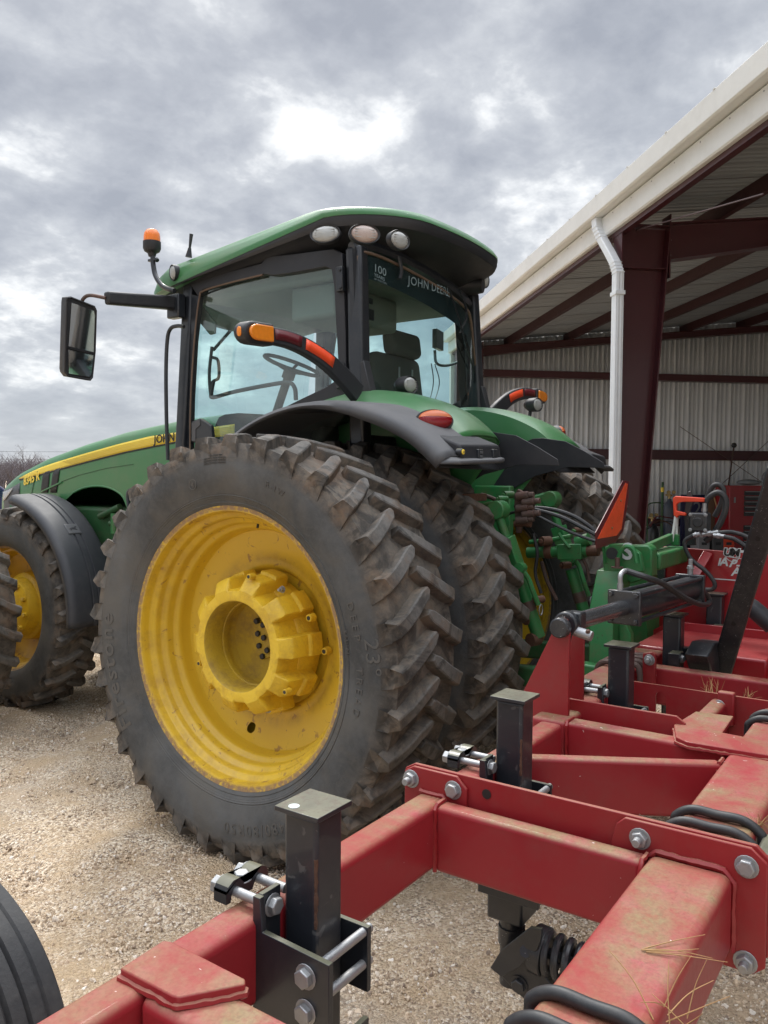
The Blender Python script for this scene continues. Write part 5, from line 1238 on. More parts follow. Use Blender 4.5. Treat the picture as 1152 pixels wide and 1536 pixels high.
# door glass (real thin pane) on both sides
P_ = [at(x, y, 'X', 3.572) for x, y in ((286, 700), (286, 600), (292, 500), (300, 440), (345, 420), (396, 408), (440, 406), (490, 397), (500, 403), (505, 500), (512, 560), (515, 625), (450, 700))]
for s_ in (0, 1):
    q = [mirror_x(p) if s_ else p for p in P_]; mb = MB(); mb.add(q, [tuple(range(len(q)))]); cb_('door_glass', mb, 'glass')
# window seal lines
for s_ in (0, 1):
    q = [at(x, y, 'X', 3.545) for x, y in ((285, 690), (286, 600), (292, 505), (299, 447), (306, 436), (345, 424), (394, 412))]
    q = [mirror_x(p) if s_ else p for p in q]; mb = MB(); mb.tube(q, .006, 6); cb_('window_seal', mb, 'skin_seal')
# rear window: bowed pane with a brown rubber seal and black band along the top
def rear_y(x): u = (x-CX)/.70; return 2.50+.13*u*u
def rwp(px, py, off=0):
    Y = 2.55
    for _ in range(7): p = at(px, py, 'Y', Y); Y = rear_y(p.x)-off
    return at(px, py, 'Y', Y)
loop = [(537, 384), (546, 378), (575, 387), (620, 409), (665, 436), (698, 462), (706, 480), (710, 520), (715, 570), (719, 600), (717, 612), (705, 618), (697, 628), (690, 634), (670, 625), (640, 612), (610, 606), (585, 602), (560, 588), (547, 572), (542, 550), (539, 480)]
L3 = [rwp(x, y) for x, y in loop]
cz_ = sum(p.z for p in L3)/len(L3); 
mb = MB(); rows = []
nx = 14
def edge_z(x, top):
    zs = []
    n = len(L3)
    for i in range(n):
        a, b = L3[i], L3[(i+1) % n]
        if min(a.x, b.x) <= x <= max(a.x, b.x) and abs(a.x-b.x) > 1e-6: zs.append(a.z+(b.z-a.z)*(x-a.x)/(b.x-a.x))
    return (max(zs) if top else min(zs)) if zs else cz_
x0, x1 = min(p.x for p in L3)+.004, max(p.x for p in L3)-.004
rows = []
for i in range(nx+1):
    x = x0+(x1-x0)*i/nx; a, b = edge_z(x, True), edge_z(x, False); rows.append([V((x, rear_y(x), b+(a-b)*j/4)) for j in range(5)])
mb.ring(rows, closed=False, cap=False); rw = cb_('rear_window', mb, 'glass_dark', smooth=60)
mb = MB(); mb.tube(L3+[L3[0]], .0085, 8); cb_('rear_window_seal', mb, 'skin_seal', parent=cab)
band = []
for i in range(nx+1):
    x = x0+.03+(x1-x0-.05)*i/nx; a = edge_z(x, True)-.01; band.append([V((x, rear_y(x)+.006, a)), V((x, rear_y(x)+.006, a-.125-.02*(i/nx)))])
mb = MB(); mb.ring(band, closed=False, cap=False); cb_('tint_band', mb, 'band', parent=rw)
# rear frame around the window
def rear_bar(pts, w, name='rear_frame', mat='black', off=.0):
    P_ = [rwp(x, y, off) for x, y in pts]; mb = MB(); mb.tube(P_, w, 8); cb_(name, mb, mat)
rear_bar([(527, 375), (530, 450), (534, 560), (542, 590), (565, 612), (600, 622), (650, 632)], .030, off=-.035)
rear_bar([(527, 372), (560, 372), (620, 398), (680, 435), (712, 468)], .034, off=-.045)
rear_bar([(711, 465), (716, 520), (721, 590), (724, 620), (708, 632), (692, 645), (660, 640)], .018, off=-.02)
mb = MB(); mb.box((CX-.64, 2.58, 1.55), (CX+.64, 2.72, 2.02)); cb_('rear_wall', mb, 'plastic', bevel=.03)
# lettering on the pane
def pane_text(txt, px, py, px2, py2, size, sp=1.0):
    p, q = rwp(px, py, .006), rwp(px2, py2, .006); W_ = q.x-p.x; slope = (q.z-p.z)/W_
    vs, fs = text_mesh(txt, size, 0, 0, spacing=sp); w = max(v.x for v in vs); k = 1.0
    mb = MB(); mb.add([V((p.x+v.x, rear_y(p.x+v.x)-.006, p.z+slope*v.x+v.y)) for v in vs], fs); cb_('window_lettering', mb, 'letter_pane', parent=rw, smooth=20)
pane_text('100', 560, 406, 580, 415, .060); pane_text('YEARS', 561, 414, 580, 423, .026); pane_text('OF TRACTORS', 561.5, 419, 580, 427, .013)
pane_text('JOHN DEERE', 612, 426, 676, 446, .070, 1.08)
# wiper and handles on the rear window
mb = MB(); mb.tube([rwp(688, 432, .03), rwp(700, 470, .03), rwp(690, 500, .025)], .007, 6); mb.tube([rwp(672, 430, .03), rwp(686, 470, .03), rwp(700, 520, .03), rwp(712, 560, .02)], .006, 6); cb_('wiper', mb, 'black', parent=rw)
mb = MB(); mb.tube([rwp(598, 385, .03), rwp(602, 405, .035), rwp(600, 418, .03)], .011, 8); cb_('window_latch', mb, 'black', parent=rw)
mb = MB(); mb.tube([rwp(543, 470, .02), rwp(545, 510, .025), rwp(548, 545, .02)], .010, 8); cb_('gas_strut', mb, 'black', parent=rw)
# roof: loft of rounded outlines
def SB(y):            # how far the black band gives way to green on the flanks and front
    t = max(0, min(1, (y-2.80)/.22)); return -.085*t*t*(3-2*t)
def outline(hw, y0, y1, z, rr=.30, zr=0, n=9, rf=.16, bow=.10, sb=0):
    P_ = []
    def arc(cx, cy, r, a0, a1):
        for i in range(n): a = rad(a0+(a1-a0)*i/(n-1)); P_.append([cx+r*math.cos(a), cy+r*math.sin(a)])
    arc(CX+hw-rr, y0+rr, rr, 0, -90) if False else None
    arc(CX-hw+rr, y0+rr, rr, 180, 270); 
    for i in range(1, 6): P_.append([CX-hw+rr+(2*hw-2*rr)*i/6, y0])
    arc(CX+hw-rr, y0+rr, rr, 270, 360); arc(CX+hw-rf, y1-rf, rf, 0, 90)
    for i in range(1, 6): P_.append([CX+hw-rf-(2*hw-2*rf)*i/6, y1])
    arc(CX-hw+rf, y1-rf, rf, 90, 180)
    out = []
    for x, y in P_:
        u = (x-CX)/hw
        yy = y-(bow*(1-u*u) if y < (y0+y1)/2 else -.06*(1-u*u))
        f = (yy-y0)/(y1-y0)
        out.append(V((x, yy, z+ROOFC(f)+SB(yy)*sb)))
    return out
def ROOFC(f):            # side profile: highest over the driver, falling to the front
    f = max(-.1, min(1.1, f)); return -.175*max(0, (f-.10)/.90)**1.9 - .012*max(0, (.2-f)/.2)
Y0, Y1 = 2.46, 4.27
def roofloft(levels, name, mat, **k):
    mb = MB(); mb.ring([outline(*l[:4], rr=l[4], bow=l[5] if len(l) > 5 else .10, sb=l[6] if len(l) > 6 else 0) for l in levels]); return cb_(name, mb, mat, **k)
under = roofloft([(.58, Y0+.32, Y1-.10, 3.03, .25, .02), (.63, Y0+.22, Y1-.04, 3.055, .27, .05), (.68, Y0+.13, Y1+.0, 3.105, .28, .08), (.735, Y0+.03, Y1+.01, 3.138, .30, .11), (.758, Y0-.01, Y1+.02, 3.150, .36, .12, .25), (.766, Y0-.025, Y1+.03, 3.180, .37, .12, .7), (.766, Y0-.025, Y1+.03, 3.208, .37, .12, 1)], 'roof_underside', 'plastic', smooth=35)
roof = roofloft([(.768, Y0-.028, Y1+.033, 3.205, .37, .12, 1), (.772, Y0-.025, Y1+.03, 3.222, .37, .12, .9), (.762, Y0-.01, Y1+.0, 3.246, .37, .12, .3), (.735, Y0+.03, Y1-.04, 3.268, .40, .12), (.67, Y0+.12, Y1-.14, 3.294, .44, .10), (.52, Y0+.30, Y1-.3, 3.316, .44, .08), (.30, Y0+.55, Y1-.6, 3.325, .28)], 'roof', 'green', smooth=40)
# rear-right lamp pod under the roof
mb = MB(); mb.tube([V((4.80, 2.72, 3.09)), V((4.84, 2.62, 3.085)), V((4.86, 2.54, 3.08))], [.08, .05], 12); cb_('lamp_pod', mb, 'plastic', parent=under)
# work lights in the roof band
def lamp(c, n, rx, ry, name='work_light', housing='plastic', mat='clear', parent=under, dep=.05):
    c, n = V(c), V(n).normalized(); ax = n.cross(V((0, 0, 1))).normalized(); up = ax.cross(n); T_ = [2*PI*j/28 for j in range(28)]
    E = lambda q, d: [c+ax*(rx*q*math.cos(t))+up*(ry*q*math.sin(t))+n*d for t in T_]
    mb = MB(); mb.ring([E(.6, -dep), E(1.12, -dep*.6), E(1.16, .002), E(1.12, .008), E(1.0, .004), E(.98, -.004)], cap=True); h = cb_(name, mb, housing, parent=parent)
    mb = MB(); mb.ring([E(1.0, -.004), E(.98, .003), E(.8, .010), E(.5, .015), E(.05, .017)]); mb.build('lens', MT[mat], h, smooth=60)
    mb = MB()
    for q in (-.45, -.15, .15, .45): mb.bar(c+up*(ry*q)-ax*(rx*.75)+n*.013, c+up*(ry*q)+ax*(rx*.75)+n*.013, .003, .003)
    mb.build('lens_rib', MT['clear'], h) if rx > .05 else None
    return h
lamp(at(488, 351, 'X', 3.475), (-1, -.35, .08), .078, .045)
lamp(at(547, 351, 'Y', 2.455), (-.85, -1, .05), .072, .045, mat='clear_amber')
lamp(at(599, 360, 'Y', 2.372), (-.3, -1, .0), .060, .045)
lamp(at(260, 409, 'X', 3.47), (-1, .2, -.1), .034, .044)
lamp(at(728, 421, 'X', 4.94), (-.4, -1, .0), .028, .045)
# small roof antenna
mb = MB(); a = at(283, 386, 'X', 3.52); b = at(287, 351, 'X', 3.52); mb.cyl(a, a.lerp(b, .4), .022, .010, 10); mb.tube([a.lerp(b, .35), b], [.007, .012], 8); cb_('antenna', mb, 'black')
# beacon on a bent tube
bc = at(228, 380, 'X', 3.42)
bt = [at(x, y, 'X', 3.42) for x, y in ((262, 436), (245, 430), (234, 415), (230, 398), (229, 382))]
mb = MB(); mb.tube(bt, .016, 10); be = cb_('beacon_stalk', mb, 'black')
mb = MB(); mb.lathe([(-.02, 0), (-.02, .022), (.0, .028), (.012, .048), (.03, .056), (.072, .056), (.072, 0)], bc, 'Z', 32); cb_('beacon_base', mb, 'plastic', parent=be)
mb = MB(); mb.lathe([(.072, .052), (.10, .052), (.125, .048), (.145, .035), (.152, .018), (.153, 0)], bc, 'Z', 32); cb_('beacon_lens', mb, 'amber_beacon', parent=be, smooth=60)
mb = MB(); p = at(229, 390, 'X', 3.42); mb.obox(p, (.010, 0, 0), (0, .035, 0), (0, 0, .007)); mb.cyl(p+V((0, -.035, .0)), p+V((0, -.045, -.01)), .014, n=8); cb_('wing_bolt', mb, 'black', parent=be)
# mirror on its arm
mb = MB(); A_, B_ = at(262, 455, 'X', 3.50), at(159, 447, 'X', 3.0); mb.bar(A_, B_, .07, .085, h1=.075, w1=.05); ma = cb_('mirror_arm', mb, 'plastic', bevel=.014, seg=3)
mb = MB(); mb.obox(at(264, 460, 'X', 3.50), (.03, 0, 0), (0, .055, 0), (0, 0, .075)); cb_('arm_bracket', mb, 'black', parent=ma, bevel=.008)
mc = at(118, 510, 'X', 2.97)
mb = MB(); mb.tube([B_, at(136, 443, 'X', 2.99), at(126, 447, 'X', 2.98), at(121, 458, 'X', 2.975), at(119, 475, 'X', 2.97)], .011, 10); cb_('mirror_tube', mb, 'rusty_grey', parent=ma)
mn = V((.02, -1, .0)).normalized(); mn = (V((-.12, -.98, -.13))).normalized(); mr_ = mn.cross(V((0, 0, 1))).normalized(); mu = mr_.cross(mn)
def MP(a, b, d): return mc+mr_*a+mu*b+mn*d
hs = [(-.098, .235), (-.07, .245), (.085, .215), (.100, .19), (.108, -.05), (.10, -.215), (.085, -.235), (-.062, -.225), (-.085, -.20)]
hs = [(a*1.0, b) for a, b in hs]
sg_ = 1 if mr_.dot(Rt) > 0 else -1
mb = MB(); mb.ring([[MP(a*sg_*.8, b*.9, -.085) for a, b in hs], [MP(a*sg_, b, -.04) for a, b in hs], [MP(a*sg_, b, .012) for a, b in hs], [MP(a*sg_*.95, b*.975, .016) for a, b in hs], [MP(a*sg_*.90, b*.95, .006) for a, b in hs]]); mh_ = cb_('mirror_housing', mb, 'plastic', parent=ma, smooth=40)
mb = MB(); mb.prism([MP(a*sg_, b, .0085) for a, b in ((-.062, .21), (.080, .185), (.088, .16), (.094, -.06), (-.066, -.045))], mn*.003); mb.build('mirror_glass', MT['mirror'], mh_)
mb = MB(); mb.prism([MP(a*sg_, b, .0085) for a, b in ((-.066, -.065), (.094, -.08), (.088, -.195), (.075, -.212), (-.055, -.205))], mn*.003); mb.build('mirror_glass', MT['mirror'], mh_)
mb = MB(); mb.bar(MP(-.07*sg_, -.052, .014), MP(.098*sg_, -.068, .014), .012, .012, up=mn); mb.build('mirror_divider', MT['plastic'], mh_)
# grab rail in front of the front pillar
mb = MB(); mb.tube([at(x, y, 'X', 3.45) for x, y in ((252, 690), (250, 640), (249, 560), (251, 510), (256, 493), (266, 489), (276, 490))], .0125, 10); cb_('grab_rail', mb, 'black')
# turn-signal arms
for s_ in (0, 1):
    q = (lambda p: mirror_x(p)) if s_ else (lambda p: p)
    px = [(538, 592), (515, 566), (490, 542), (460, 522), (430, 509), (402, 503)]
    P_ = [q(at(x, y, 'Y', 2.55)) for x, y in px]
    if s_: P_ = [q(at(x, y, 'Y', 2.55))+V((0, 0, 0)) for x, y in px]
    hts = [.115, .105, .095, .088, .082, .080]
    P2_ = catmull(P_, 5); rows = []
    for i, p in enumerate(P2_):
        f = i/(len(P2_)-1)*(len(hts)-1); k = min(int(f), len(hts)-2); h = hts[k]+(hts[k+1]-hts[k])*(f-k); dd = (P2_[min(i+1, len(P2_)-1)]-P2_[max(i-1, 0)]).normalized(); up = V((0, 1, 0)).cross(dd).normalized()
        if up.z < 0: up = -up
        yv = V((0, .022, 0)); rows.append([p-yv*.8+up*h*.5, p-yv-up*h*.5, p+yv-up*h*.5, p+yv*.8+up*h*.5])
    mb = MB(); mb.ring(rows); ar = cb_('signal_arm', mb, 'plastic', bevel=.008, smooth=35)
    def panel(f0, f1, mat, name):
        mb = MB(); r2 = []
        i0, i1 = int(f0*(len(P2_)-1)), int(f1*(len(P2_)-1))
        for i in range(i0, i1+1):
            a, b = rows[i][0], rows[i][1]; r2.append([a.lerp(b, .12)+V((0, -.0025, 0)), a.lerp(b, .72)+V((0, -.0025, 0))])
        mb.ring(r2, closed=False, cap=False); o = mb.build(name, MT[mat], ar); s2 = o.modifiers.new('s', 'SOLIDIFY'); s2.thickness = .002; s2.offset = 1
    panel(.36, .66, 'orange', 'orange_reflector'); panel(.68, .99, 'dark_red', 'red_reflector')
    e = P_[-1]; t_ = q(at(362, 497, 'Y', 2.55)); dx = (t_-e).normalized(); cc = e.lerp(t_, .5); L_ = (t_-e).length; up = V((0, 1, 0)).cross(dx).normalized(); up = up if up.z > 0 else -up
    def cap_(hx, hz, y0_, y1_, mat, name, sh=0, par=ar, bev=.012):
        n = 9; S = []
        for k in range(n): a = rad(-90+180*k/(n-1)); S.append((hx*.35+hx*.65*math.cos(a), hz*math.sin(a)))
        S = [(-hx, -hz)]+S+[(-hx, hz)]
        mb = MB(); mb.prism([cc+dx*(a+sh)+up*b+V((0, y0_, 0)) for a, b in S], (0, y1_-y0_, 0)); mb.build(name, MT[mat], par, bevel=bev, seg=3)
    cap_(L_*.56, .050, -.030, .045, 'plastic', 'lamp_housing')
    cap_(L_*.44, .036, -.045, -.028, 'amber', 'amber_lamp', sh=-.004, bev=.006)
    cap_(L_*.44, .036, .040, .052, 'amber', 'amber_lamp', sh=-.004, bev=.006)
    mb = MB(); ee = cc+dx*L_*.55; T_ = [2*PI*j/16 for j in range(16)]; mb.ring([[ee+dx*d+up*(.022*g*math.sin(t))+V((0, .014*g*math.cos(t)+.005, 0)) for t in T_] for g, d in ((1, -.01), (1, .002), (.5, .006), (.05, .007))]); mb.build('side_lamp', MT['amber'], ar)
# lamps standing on the fenders
for (x, y, X, sd) in ((615, 577, 3.72, 1), (806, 607, None, -1)):
    c_ = at(x, y, 'X', X) if X else at(x, y, 'X', 2*CX-3.30); n_ = V((-.12, -1, .0))
    h = lamp(c_, n_, .055, .042, dep=.09, parent=cab); f_ = c_+V((-.0, .05, -.03)); mb = MB(); mb.tube([f_, f_+V((-.02, .0, -.06)), f_+V((0, .02, -.12))], .012, 8); mb.box((f_.x-.02, f_.y-.02, f_.z-.15), (f_.x+.02, f_.y+.04, f_.z-.09)); mb.build('lamp_bracket', MT['plastic'], h)
# interior: seat, wheel, console, monitor, roof lining
def soft(name, lo, hi, mat, parent=cab, bev=.05, rot=None):
    mb = MB(); c_ = (V(lo)+V(hi))/2; h_ = (V(hi)-V(lo))/2; R_ = Matrix.Rotation(rad(rot or 0), 3, 'X'); mb.obox(c_, R_ @ V((h_.x, 0, 0)), R_ @ V((0, h_.y, 0)), R_ @ V((0, 0, h_.z))); return mb.build(name, MT[mat], parent, bevel=bev, seg=5)
seat = sub_empty('seat', (4.25, 3.2, 1.8), cab)
def onY(x, y, Y): return at(x, y, 'Y', Y)
sb0, sb1 = onY(600, 590, 2.95), onY(612, 532, 2.95); sc_ = V((4.22, 2.98, 2.25))
sx0 = at(604, 560, 'Y', 2.98).x
soft('seat_back', (sx0-.30, 2.93, 1.90), (sx0+.24, 3.07, 2.61), 'seat', seat, .06, rot=-8); soft('seat_headrest', (sx0-.15, 2.95, 2.60), (sx0+.21, 3.06, 2.77), 'seat', seat, .045, rot=-8)
soft('seat_cushion', (sx0-.25, 3.02, 1.80), (sx0+.25, 3.55, 1.94), 'seat', seat, .05)
for dx in (-.08, .08): mb = MB(); mb.cyl((sx0+dx, 2.955, 2.38), (sx0+dx, 2.955, 2.52), .007, n=8); mb.build('headrest_rod', MT['zinc'], seat)
soft('passenger_seat', (3.72, 3.0, 1.9), (3.92, 3.10, 2.28), 'seat', cab, .04)
soft('console', (3.95, 3.85, 1.55), (4.45, 4.1, 1.98), 'interior', cab, .05)
st_c = onY(438, 548, 3.75); stn = V((0, -.45, 1)).normalized(); sa = V((1, 0, 0)); sb_ = stn.cross(sa)
mb = MB(); mb.tube([st_c+sa*(.20*math.cos(t))+sb_*(.20*math.sin(t)) for t in [2*PI*i/24 for i in range(25)]], .014, 8, smooth=False); sw = cb_('steering_wheel', mb, 'seat')
mb = MB()
for t in (30, 150, 270): mb.tube([st_c-stn*.05, st_c+sa*(.19*math.cos(rad(t)))+sb_*(.19*math.sin(rad(t)))], .011, 6)
mb.cyl(st_c-stn*.02, st_c-stn*.10, .045, n=14); mb.cyl(st_c-stn*.1, st_c-stn*.45, .03, n=12); cb_('steering_column', mb, 'seat', parent=sw)
mb = MB(); mb.obox(at(657, 510, 'Y', 3.1), (.085, .02, 0), (0, .02, 0), (0, 0, .070)); mb.tube([at(652, 525, 'Y', 3.13), at(655, 545, 'Y', 3.13), at(672, 548, 'Y', 3.13), at(695, 540, 'Y', 3.13)], .012, 8); cb_('monitor', mb, 'black', bevel=.004)
for k in (0, 1): mb = MB(); mb.tube([at(647+k*5, 545, 'Y', 3.1), at(650+k*9, 575, 'Y', 3.1), at(642+k*6, 612, 'Y', 3.05), at(640, 640, 'Y', 3.05)], .004, 6); cb_('monitor_cable', mb, 'black')
mb = MB(); mb.box((3.62, 2.72, 2.90), (4.88, 4.0, 3.0)); cb_('roof_lining', mb, 'interior', bevel=.03)
mb = MB(); mb.box((3.66, 2.85, 2.70), (4.30, 3.2, 2.91)); hv = cb_('air_unit', mb, 'interior', bevel=.03, seg=3)
mb = MB(); mb.box((3.80, 2.838, 2.735), (4.02, 2.852, 2.80)); mb.build('radio', MT['black'], hv, bevel=.003)
for x in (3.82, 3.89, 3.96): mb = MB(); mb.box((x, 2.838, 2.83), (x+.045, 2.852, 2.865)); mb.build('vent', MT['black'], hv, bevel=.003)
# door hardware seen through the pane: handle, latch, grab bar
mb = MB(); mb.tube([at(x, y, 'X', 3.60) for x, y in ((320, 572), (317, 590), (320, 596), (350, 588), (400, 578), (432, 574), (442, 582), (444, 600))], .013, 8); cb_('door_bar', mb, 'plastic')
mb = MB(); mb.tube([at(x, y, 'X', 3.60) for x, y in ((319, 536), (327, 541), (328, 566), (319, 573), (316, 590), (314, 560), (318, 520))], .010, 8); cb_('door_handle', mb, 'black')
mb = MB(); mb.prism([at(x, y, 'X', 3.535) for x, y in ((287, 632), (300, 627), (316, 638), (318, 655), (312, 668), (290, 664))], (.03, 0, 0)); cb_('door_latch', mb, 'black', bevel=.006)
mb = MB(); mb.prism([at(x, y, 'X', 3.53) for x, y in ((287, 634), (299, 628), (300, 638), (293, 644), (293, 662), (287, 662))], (.006, 0, 0)); cb_('door_pull', mb, 'plastic_grey', bevel=.003)
mb = MB(); mb.prism([at(x, y, 'X', 3.64) for x, y in ((300, 456), (322, 484), (321, 500), (314, 502), (296, 480))], (.02, 0, 0)); cb_('sun_visor', mb, 'interior', bevel=.004)
mb = MB(); mb.tube([at(320, 525, 'Y', 4.25), at(372, 466, 'Y', 4.25)], .012, 6); mb.tube([at(344, 490, 'Y', 4.3), at(368, 460, 'Y', 4.3)], .008, 6); cb_('front_wiper', mb, 'black')
# windscreen and its frame
mb = MB(); q = [V((3.66, 4.13, 1.75)), V((4.84, 4.13, 1.75)), V((4.84, 3.98, 2.95)), V((3.66, 3.98, 2.95))]; mb.add(q, [(0, 1, 2, 3)]); cb_('windscreen', mb, 'glass')
# ---------------------------------------------------------------- tractor rear linkage
def part(name, mat, parent=tractor, **k):
    mb = MB(); mb._n = (name, mat, parent, k); return mb
def fin(mb): n, m_, p, k = mb._n; return mb.build(n, MT[m_], p, **k)
XL, XR, YA = 3.84, 4.60, 1.90
for i, (x, tilt) in enumerate(((XL, 0), (XR, 0))):
    e = sub_empty('lift_arm', (x, YA, 1.6))
    a = V((x, YA, 1.615)) if i == 0 else V((x, YA+.02, 1.66))
    mb = part('arm', 'green2', e, bevel=.012); mb.bar((x+(.12 if i == 0 else -.05), 2.42, 1.50), a, .065, .16, h1=.10); fin(mb)
    mb = part('arm_eye', 'green2', e, bevel=.006); mb.cyl(a-V((.045, 0, 0)), a+V((.045, 0, 0)), .050, n=24); fin(mb)
    top = a-V((0, 0, .03)); bot = at(808, 955, 'Y', 1.72) if i == 0 else at(884, 945, 'X', XR+.05); d = (bot-top)
    mb = part('lift_rod', 'green2', e); mb.cyl(top, top+d*.22, .024, n=16); mb.cyl(top+d*.52, bot, .036, n=20); fin(mb)
    mb = part('lift_sleeve', 'green2', e, bevel=.004); mb.bar(top+d*.18, top+d*.50, .075, .075, up=(0, 1, .2)); fin(mb)
    mb = part('rod_rust', 'rusty_grey', e); mb.cyl(top+d*.70, top+d*.78, .038, n=20); fin(mb)
    s_ = top+d*.42+V((-.05, -.05, 0)); mb = part('lock_bar', 'green2', e); mb.tube([s_, s_+V((.03, -.03, -.05)), s_+d*.18+V((.02, -.02, 0)), s_+d*.30+V((.03, -.02, 0))], .014, 8); mb.cyl(s_-V((.02, 0, 0)), s_+V((.03, 0, 0)), .028, n=14); fin(mb)
    r_ = s_+d*.34+V((.02, -.03, 0)); mb = part('lock_ring', 'zinc', e); mb.tube([r_+V((.022*math.cos(t), 0, .028*math.sin(t))) for t in [2*PI*j/14 for j in range(15)]], .003, 6, smooth=False); fin(mb)
    mb = part('lower_link', 'green_dark', bevel=.015); mb.bar((x+(.06 if i == 0 else -.06), 2.4, .72), (x+.03, 1.42, .76), .06, .11); fin(mb)
    mb = part('link_hook', 'green2', bevel=.01); mb.obox((x+.03, 1.40, .79), (.045, 0, 0), (0, .07, 0), (0, 0, .07)); fin(mb)
tl0, tl1 = at(792, 829, 'X', 4.25), at(898, 826, 'X', 4.25)
e = sub_empty('top_link', tl0); dd = tl1-tl0
mb = part('tube', 'green2', e); mb.cyl(tl0, tl0+dd*.85, .032, n=20); fin(mb)
mb = part('rusty_thread', 'rust', e); mb.cyl(tl0+dd*.26, tl0+dd*.36, .037, n=20); mb.cyl(tl0+dd*.85, tl0+dd*1.0, .030, n=20); fin(mb)
mb = part('sleeve', 'green2', e, bevel=.005); mb.bar(tl0+dd*.46, tl0+dd*.80, .085, .085); fin(mb)
mb = part('lock_handle', 'green2', e); mb.tube([tl0+dd*.02+V((0, 0, .06)), tl0+dd*.3+V((0, 0, .065)), tl0+dd*.62+V((0, 0, .085)), tl0+dd*.66+V((0, 0, .12))], .013, 8, smooth=False); mb.cyl(tl0+dd*.58+V((0, -.05, .05)), tl0+dd*.75+V((0, -.05, .07)), .035, n=12); fin(mb)
# rear brackets and remote couplers
mb = part('rear_bracket', 'green2', bevel=.01); mb.box((3.90, 2.15, 1.42), (3.96, 2.40, 1.74)); fin(mb)
mb = part('rear_bracket', 'green2', bevel=.01); mb.box((4.50, 2.15, 1.42), (4.56, 2.40, 1.74)); fin(mb)
mb = part('rear_housing', 'green_dark', bevel=.03); mb.box((4.02, 2.45, 1.35), (4.46, 2.85, 1.90)); fin(mb)
mb = part('coupler_bracket', 'rusty_grey', bevel=.006); mb.prism([at(x, y, 'X', 4.0) for x, y in ((771, 742), (776, 733), (784, 738), (786, 760), (780, 800), (773, 800), (771, 760))], (.03, 0, 0)); fin(mb)
for k in range(5):
    p = at(775+(k % 2)*9, 745+k*9, 'X', 3.98); mb = part('remote_coupler', 'rusty_grey', bevel=.003); mb.cyl(p, p+V((0, -.07, .01)), .022, n=14); mb.cyl(p+V((0, -.07, .01)), p+V((0, -.10, .012)), .016, n=12); fin(mb)
mb = part('rusty_pin', 'rust'); mb.cyl(at(772, 786, 'X', 4.0), at(795, 785, 'X', 4.0), .016, n=12); mb.cyl(at(790, 785, 'X', 4.0), at(796, 785, 'X', 4.0), .022, n=12); fin(mb)
for k, pts in enumerate((((772, 759), (800, 764), (840, 775), (875, 792), (900, 806)), ((775, 761), (820, 763), (855, 772), (885, 790), (905, 812)))):
    mb = part('rear_hose', 'rubber_hose'); mb.tube([at(x, y, 'X', 4.08+.03*k) for x, y in pts], .011, 8); fin(mb)
mb = part('wood_block', 'rust', bevel=.004); mb.box((3.60, 1.98, 1.66), (3.86, 2.08, 1.70)); fin(mb)
mb = part('hitch_beam', 'rusty_grey', bevel=.01); mb.box((3.95, 1.95, .45), (4.55, 2.35, .62)); fin(mb)
for (x, y, r) in ((795, 960, .035), (788, 930, .028), (802, 900, .02)):
    mb = part('linkage_joint', 'rust'); p = at(x, y, 'X', 3.92); mb.cyl(p, p+V((.06, -.02, 0)), r, n=14); fin(mb)
# green quick coupler between linkage and toolbar
qc = empty('quick_coupler', (4.3, 1.33, .6), 'green steel quick coupler frame between the tractor linkage and the red toolbar', 'hitch coupler')
Xl = 3.90
yl0, yl1 = at(884, 910, 'X', Xl).y, at(920, 908, 'X', Xl).y
zb_ = at(884, 910, 'X', Xl).z; zt_ = at(900, 855, 'X', Xl+.10).z
for X_, s_ in ((Xl, 1), (4.72, -1)):
    mb = MB(); mb.prism([(X_, yl1, .62), (X_, yl1, zb_), (X_+s_*.10, yl1, zt_), (X_+s_*.26, yl1, zt_+.01), (X_+s_*.26, yl1, 1.0), (X_+s_*.14, yl1, .62)], (0, yl0-yl1, 0)); mb.build('leg', MT['green2'], qc, bevel=.006)
mb = MB(); mb.prism([at(x, y, 'X', 4.0) for x, y in ((905, 858), (903, 824), (915, 816), (935, 815), (948, 822), (960, 830), (965, 858))], (.04, 0, 0)); mb.build('tower_plate', MT['green2'], qc, bevel=.006)
mb = MB(); mb.prism([at(x, y, 'X', 4.12) for x, y in ((930, 858), (928, 826), (940, 818), (972, 818), (978, 824), (978, 866), (945, 876))], (.10, 0, 0)); mb.build('cross_tube', MT['green2'], qc, bevel=.008)
mb = MB(); mb.box((4.22, 1.16, 1.31), (4.78, 1.27, 1.40)); mb.build('top_bar', MT['green2'], qc, bevel=.012)
mb = MB(); mb.bar((4.14, 1.22, 1.42), (4.70, 1.24, 1.45), .03, .05); mb.build('top_strap', MT['green2'], qc, bevel=.004)
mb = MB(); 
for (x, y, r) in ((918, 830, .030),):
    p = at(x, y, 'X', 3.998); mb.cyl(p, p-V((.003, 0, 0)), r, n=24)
mb.build('painted_tower_hole', MT['rubber_hose'], qc)  # dark disc on the solid plate, painting the shade of an opening
mb = MB(); p = at(933, 838, 'X', 3.995); text_on(mb, 'S', p, (0, -1, 0), (0, 0, 1), .115, .002, offset=.003); mb.build('stencil_letter', MT['letter_white'], qc)
mb = MB(); mb.tube([at(x, y, 'X', 3.97) for x, y in ((926, 852), (929, 832), (938, 820), (950, 824), (955, 845))], .011, 8); mb.build('latch_loop', MT['green2'], qc)
mb = MB(); p = at(926, 850, 'X', 3.95); mb.cyl(p, p+V((0, 0, .045)), .012, n=12); mb.cyl(p-V((0, 0, .006)), p, .03, n=16); mb.build('latch_pin', MT['rusty_grey'], qc)
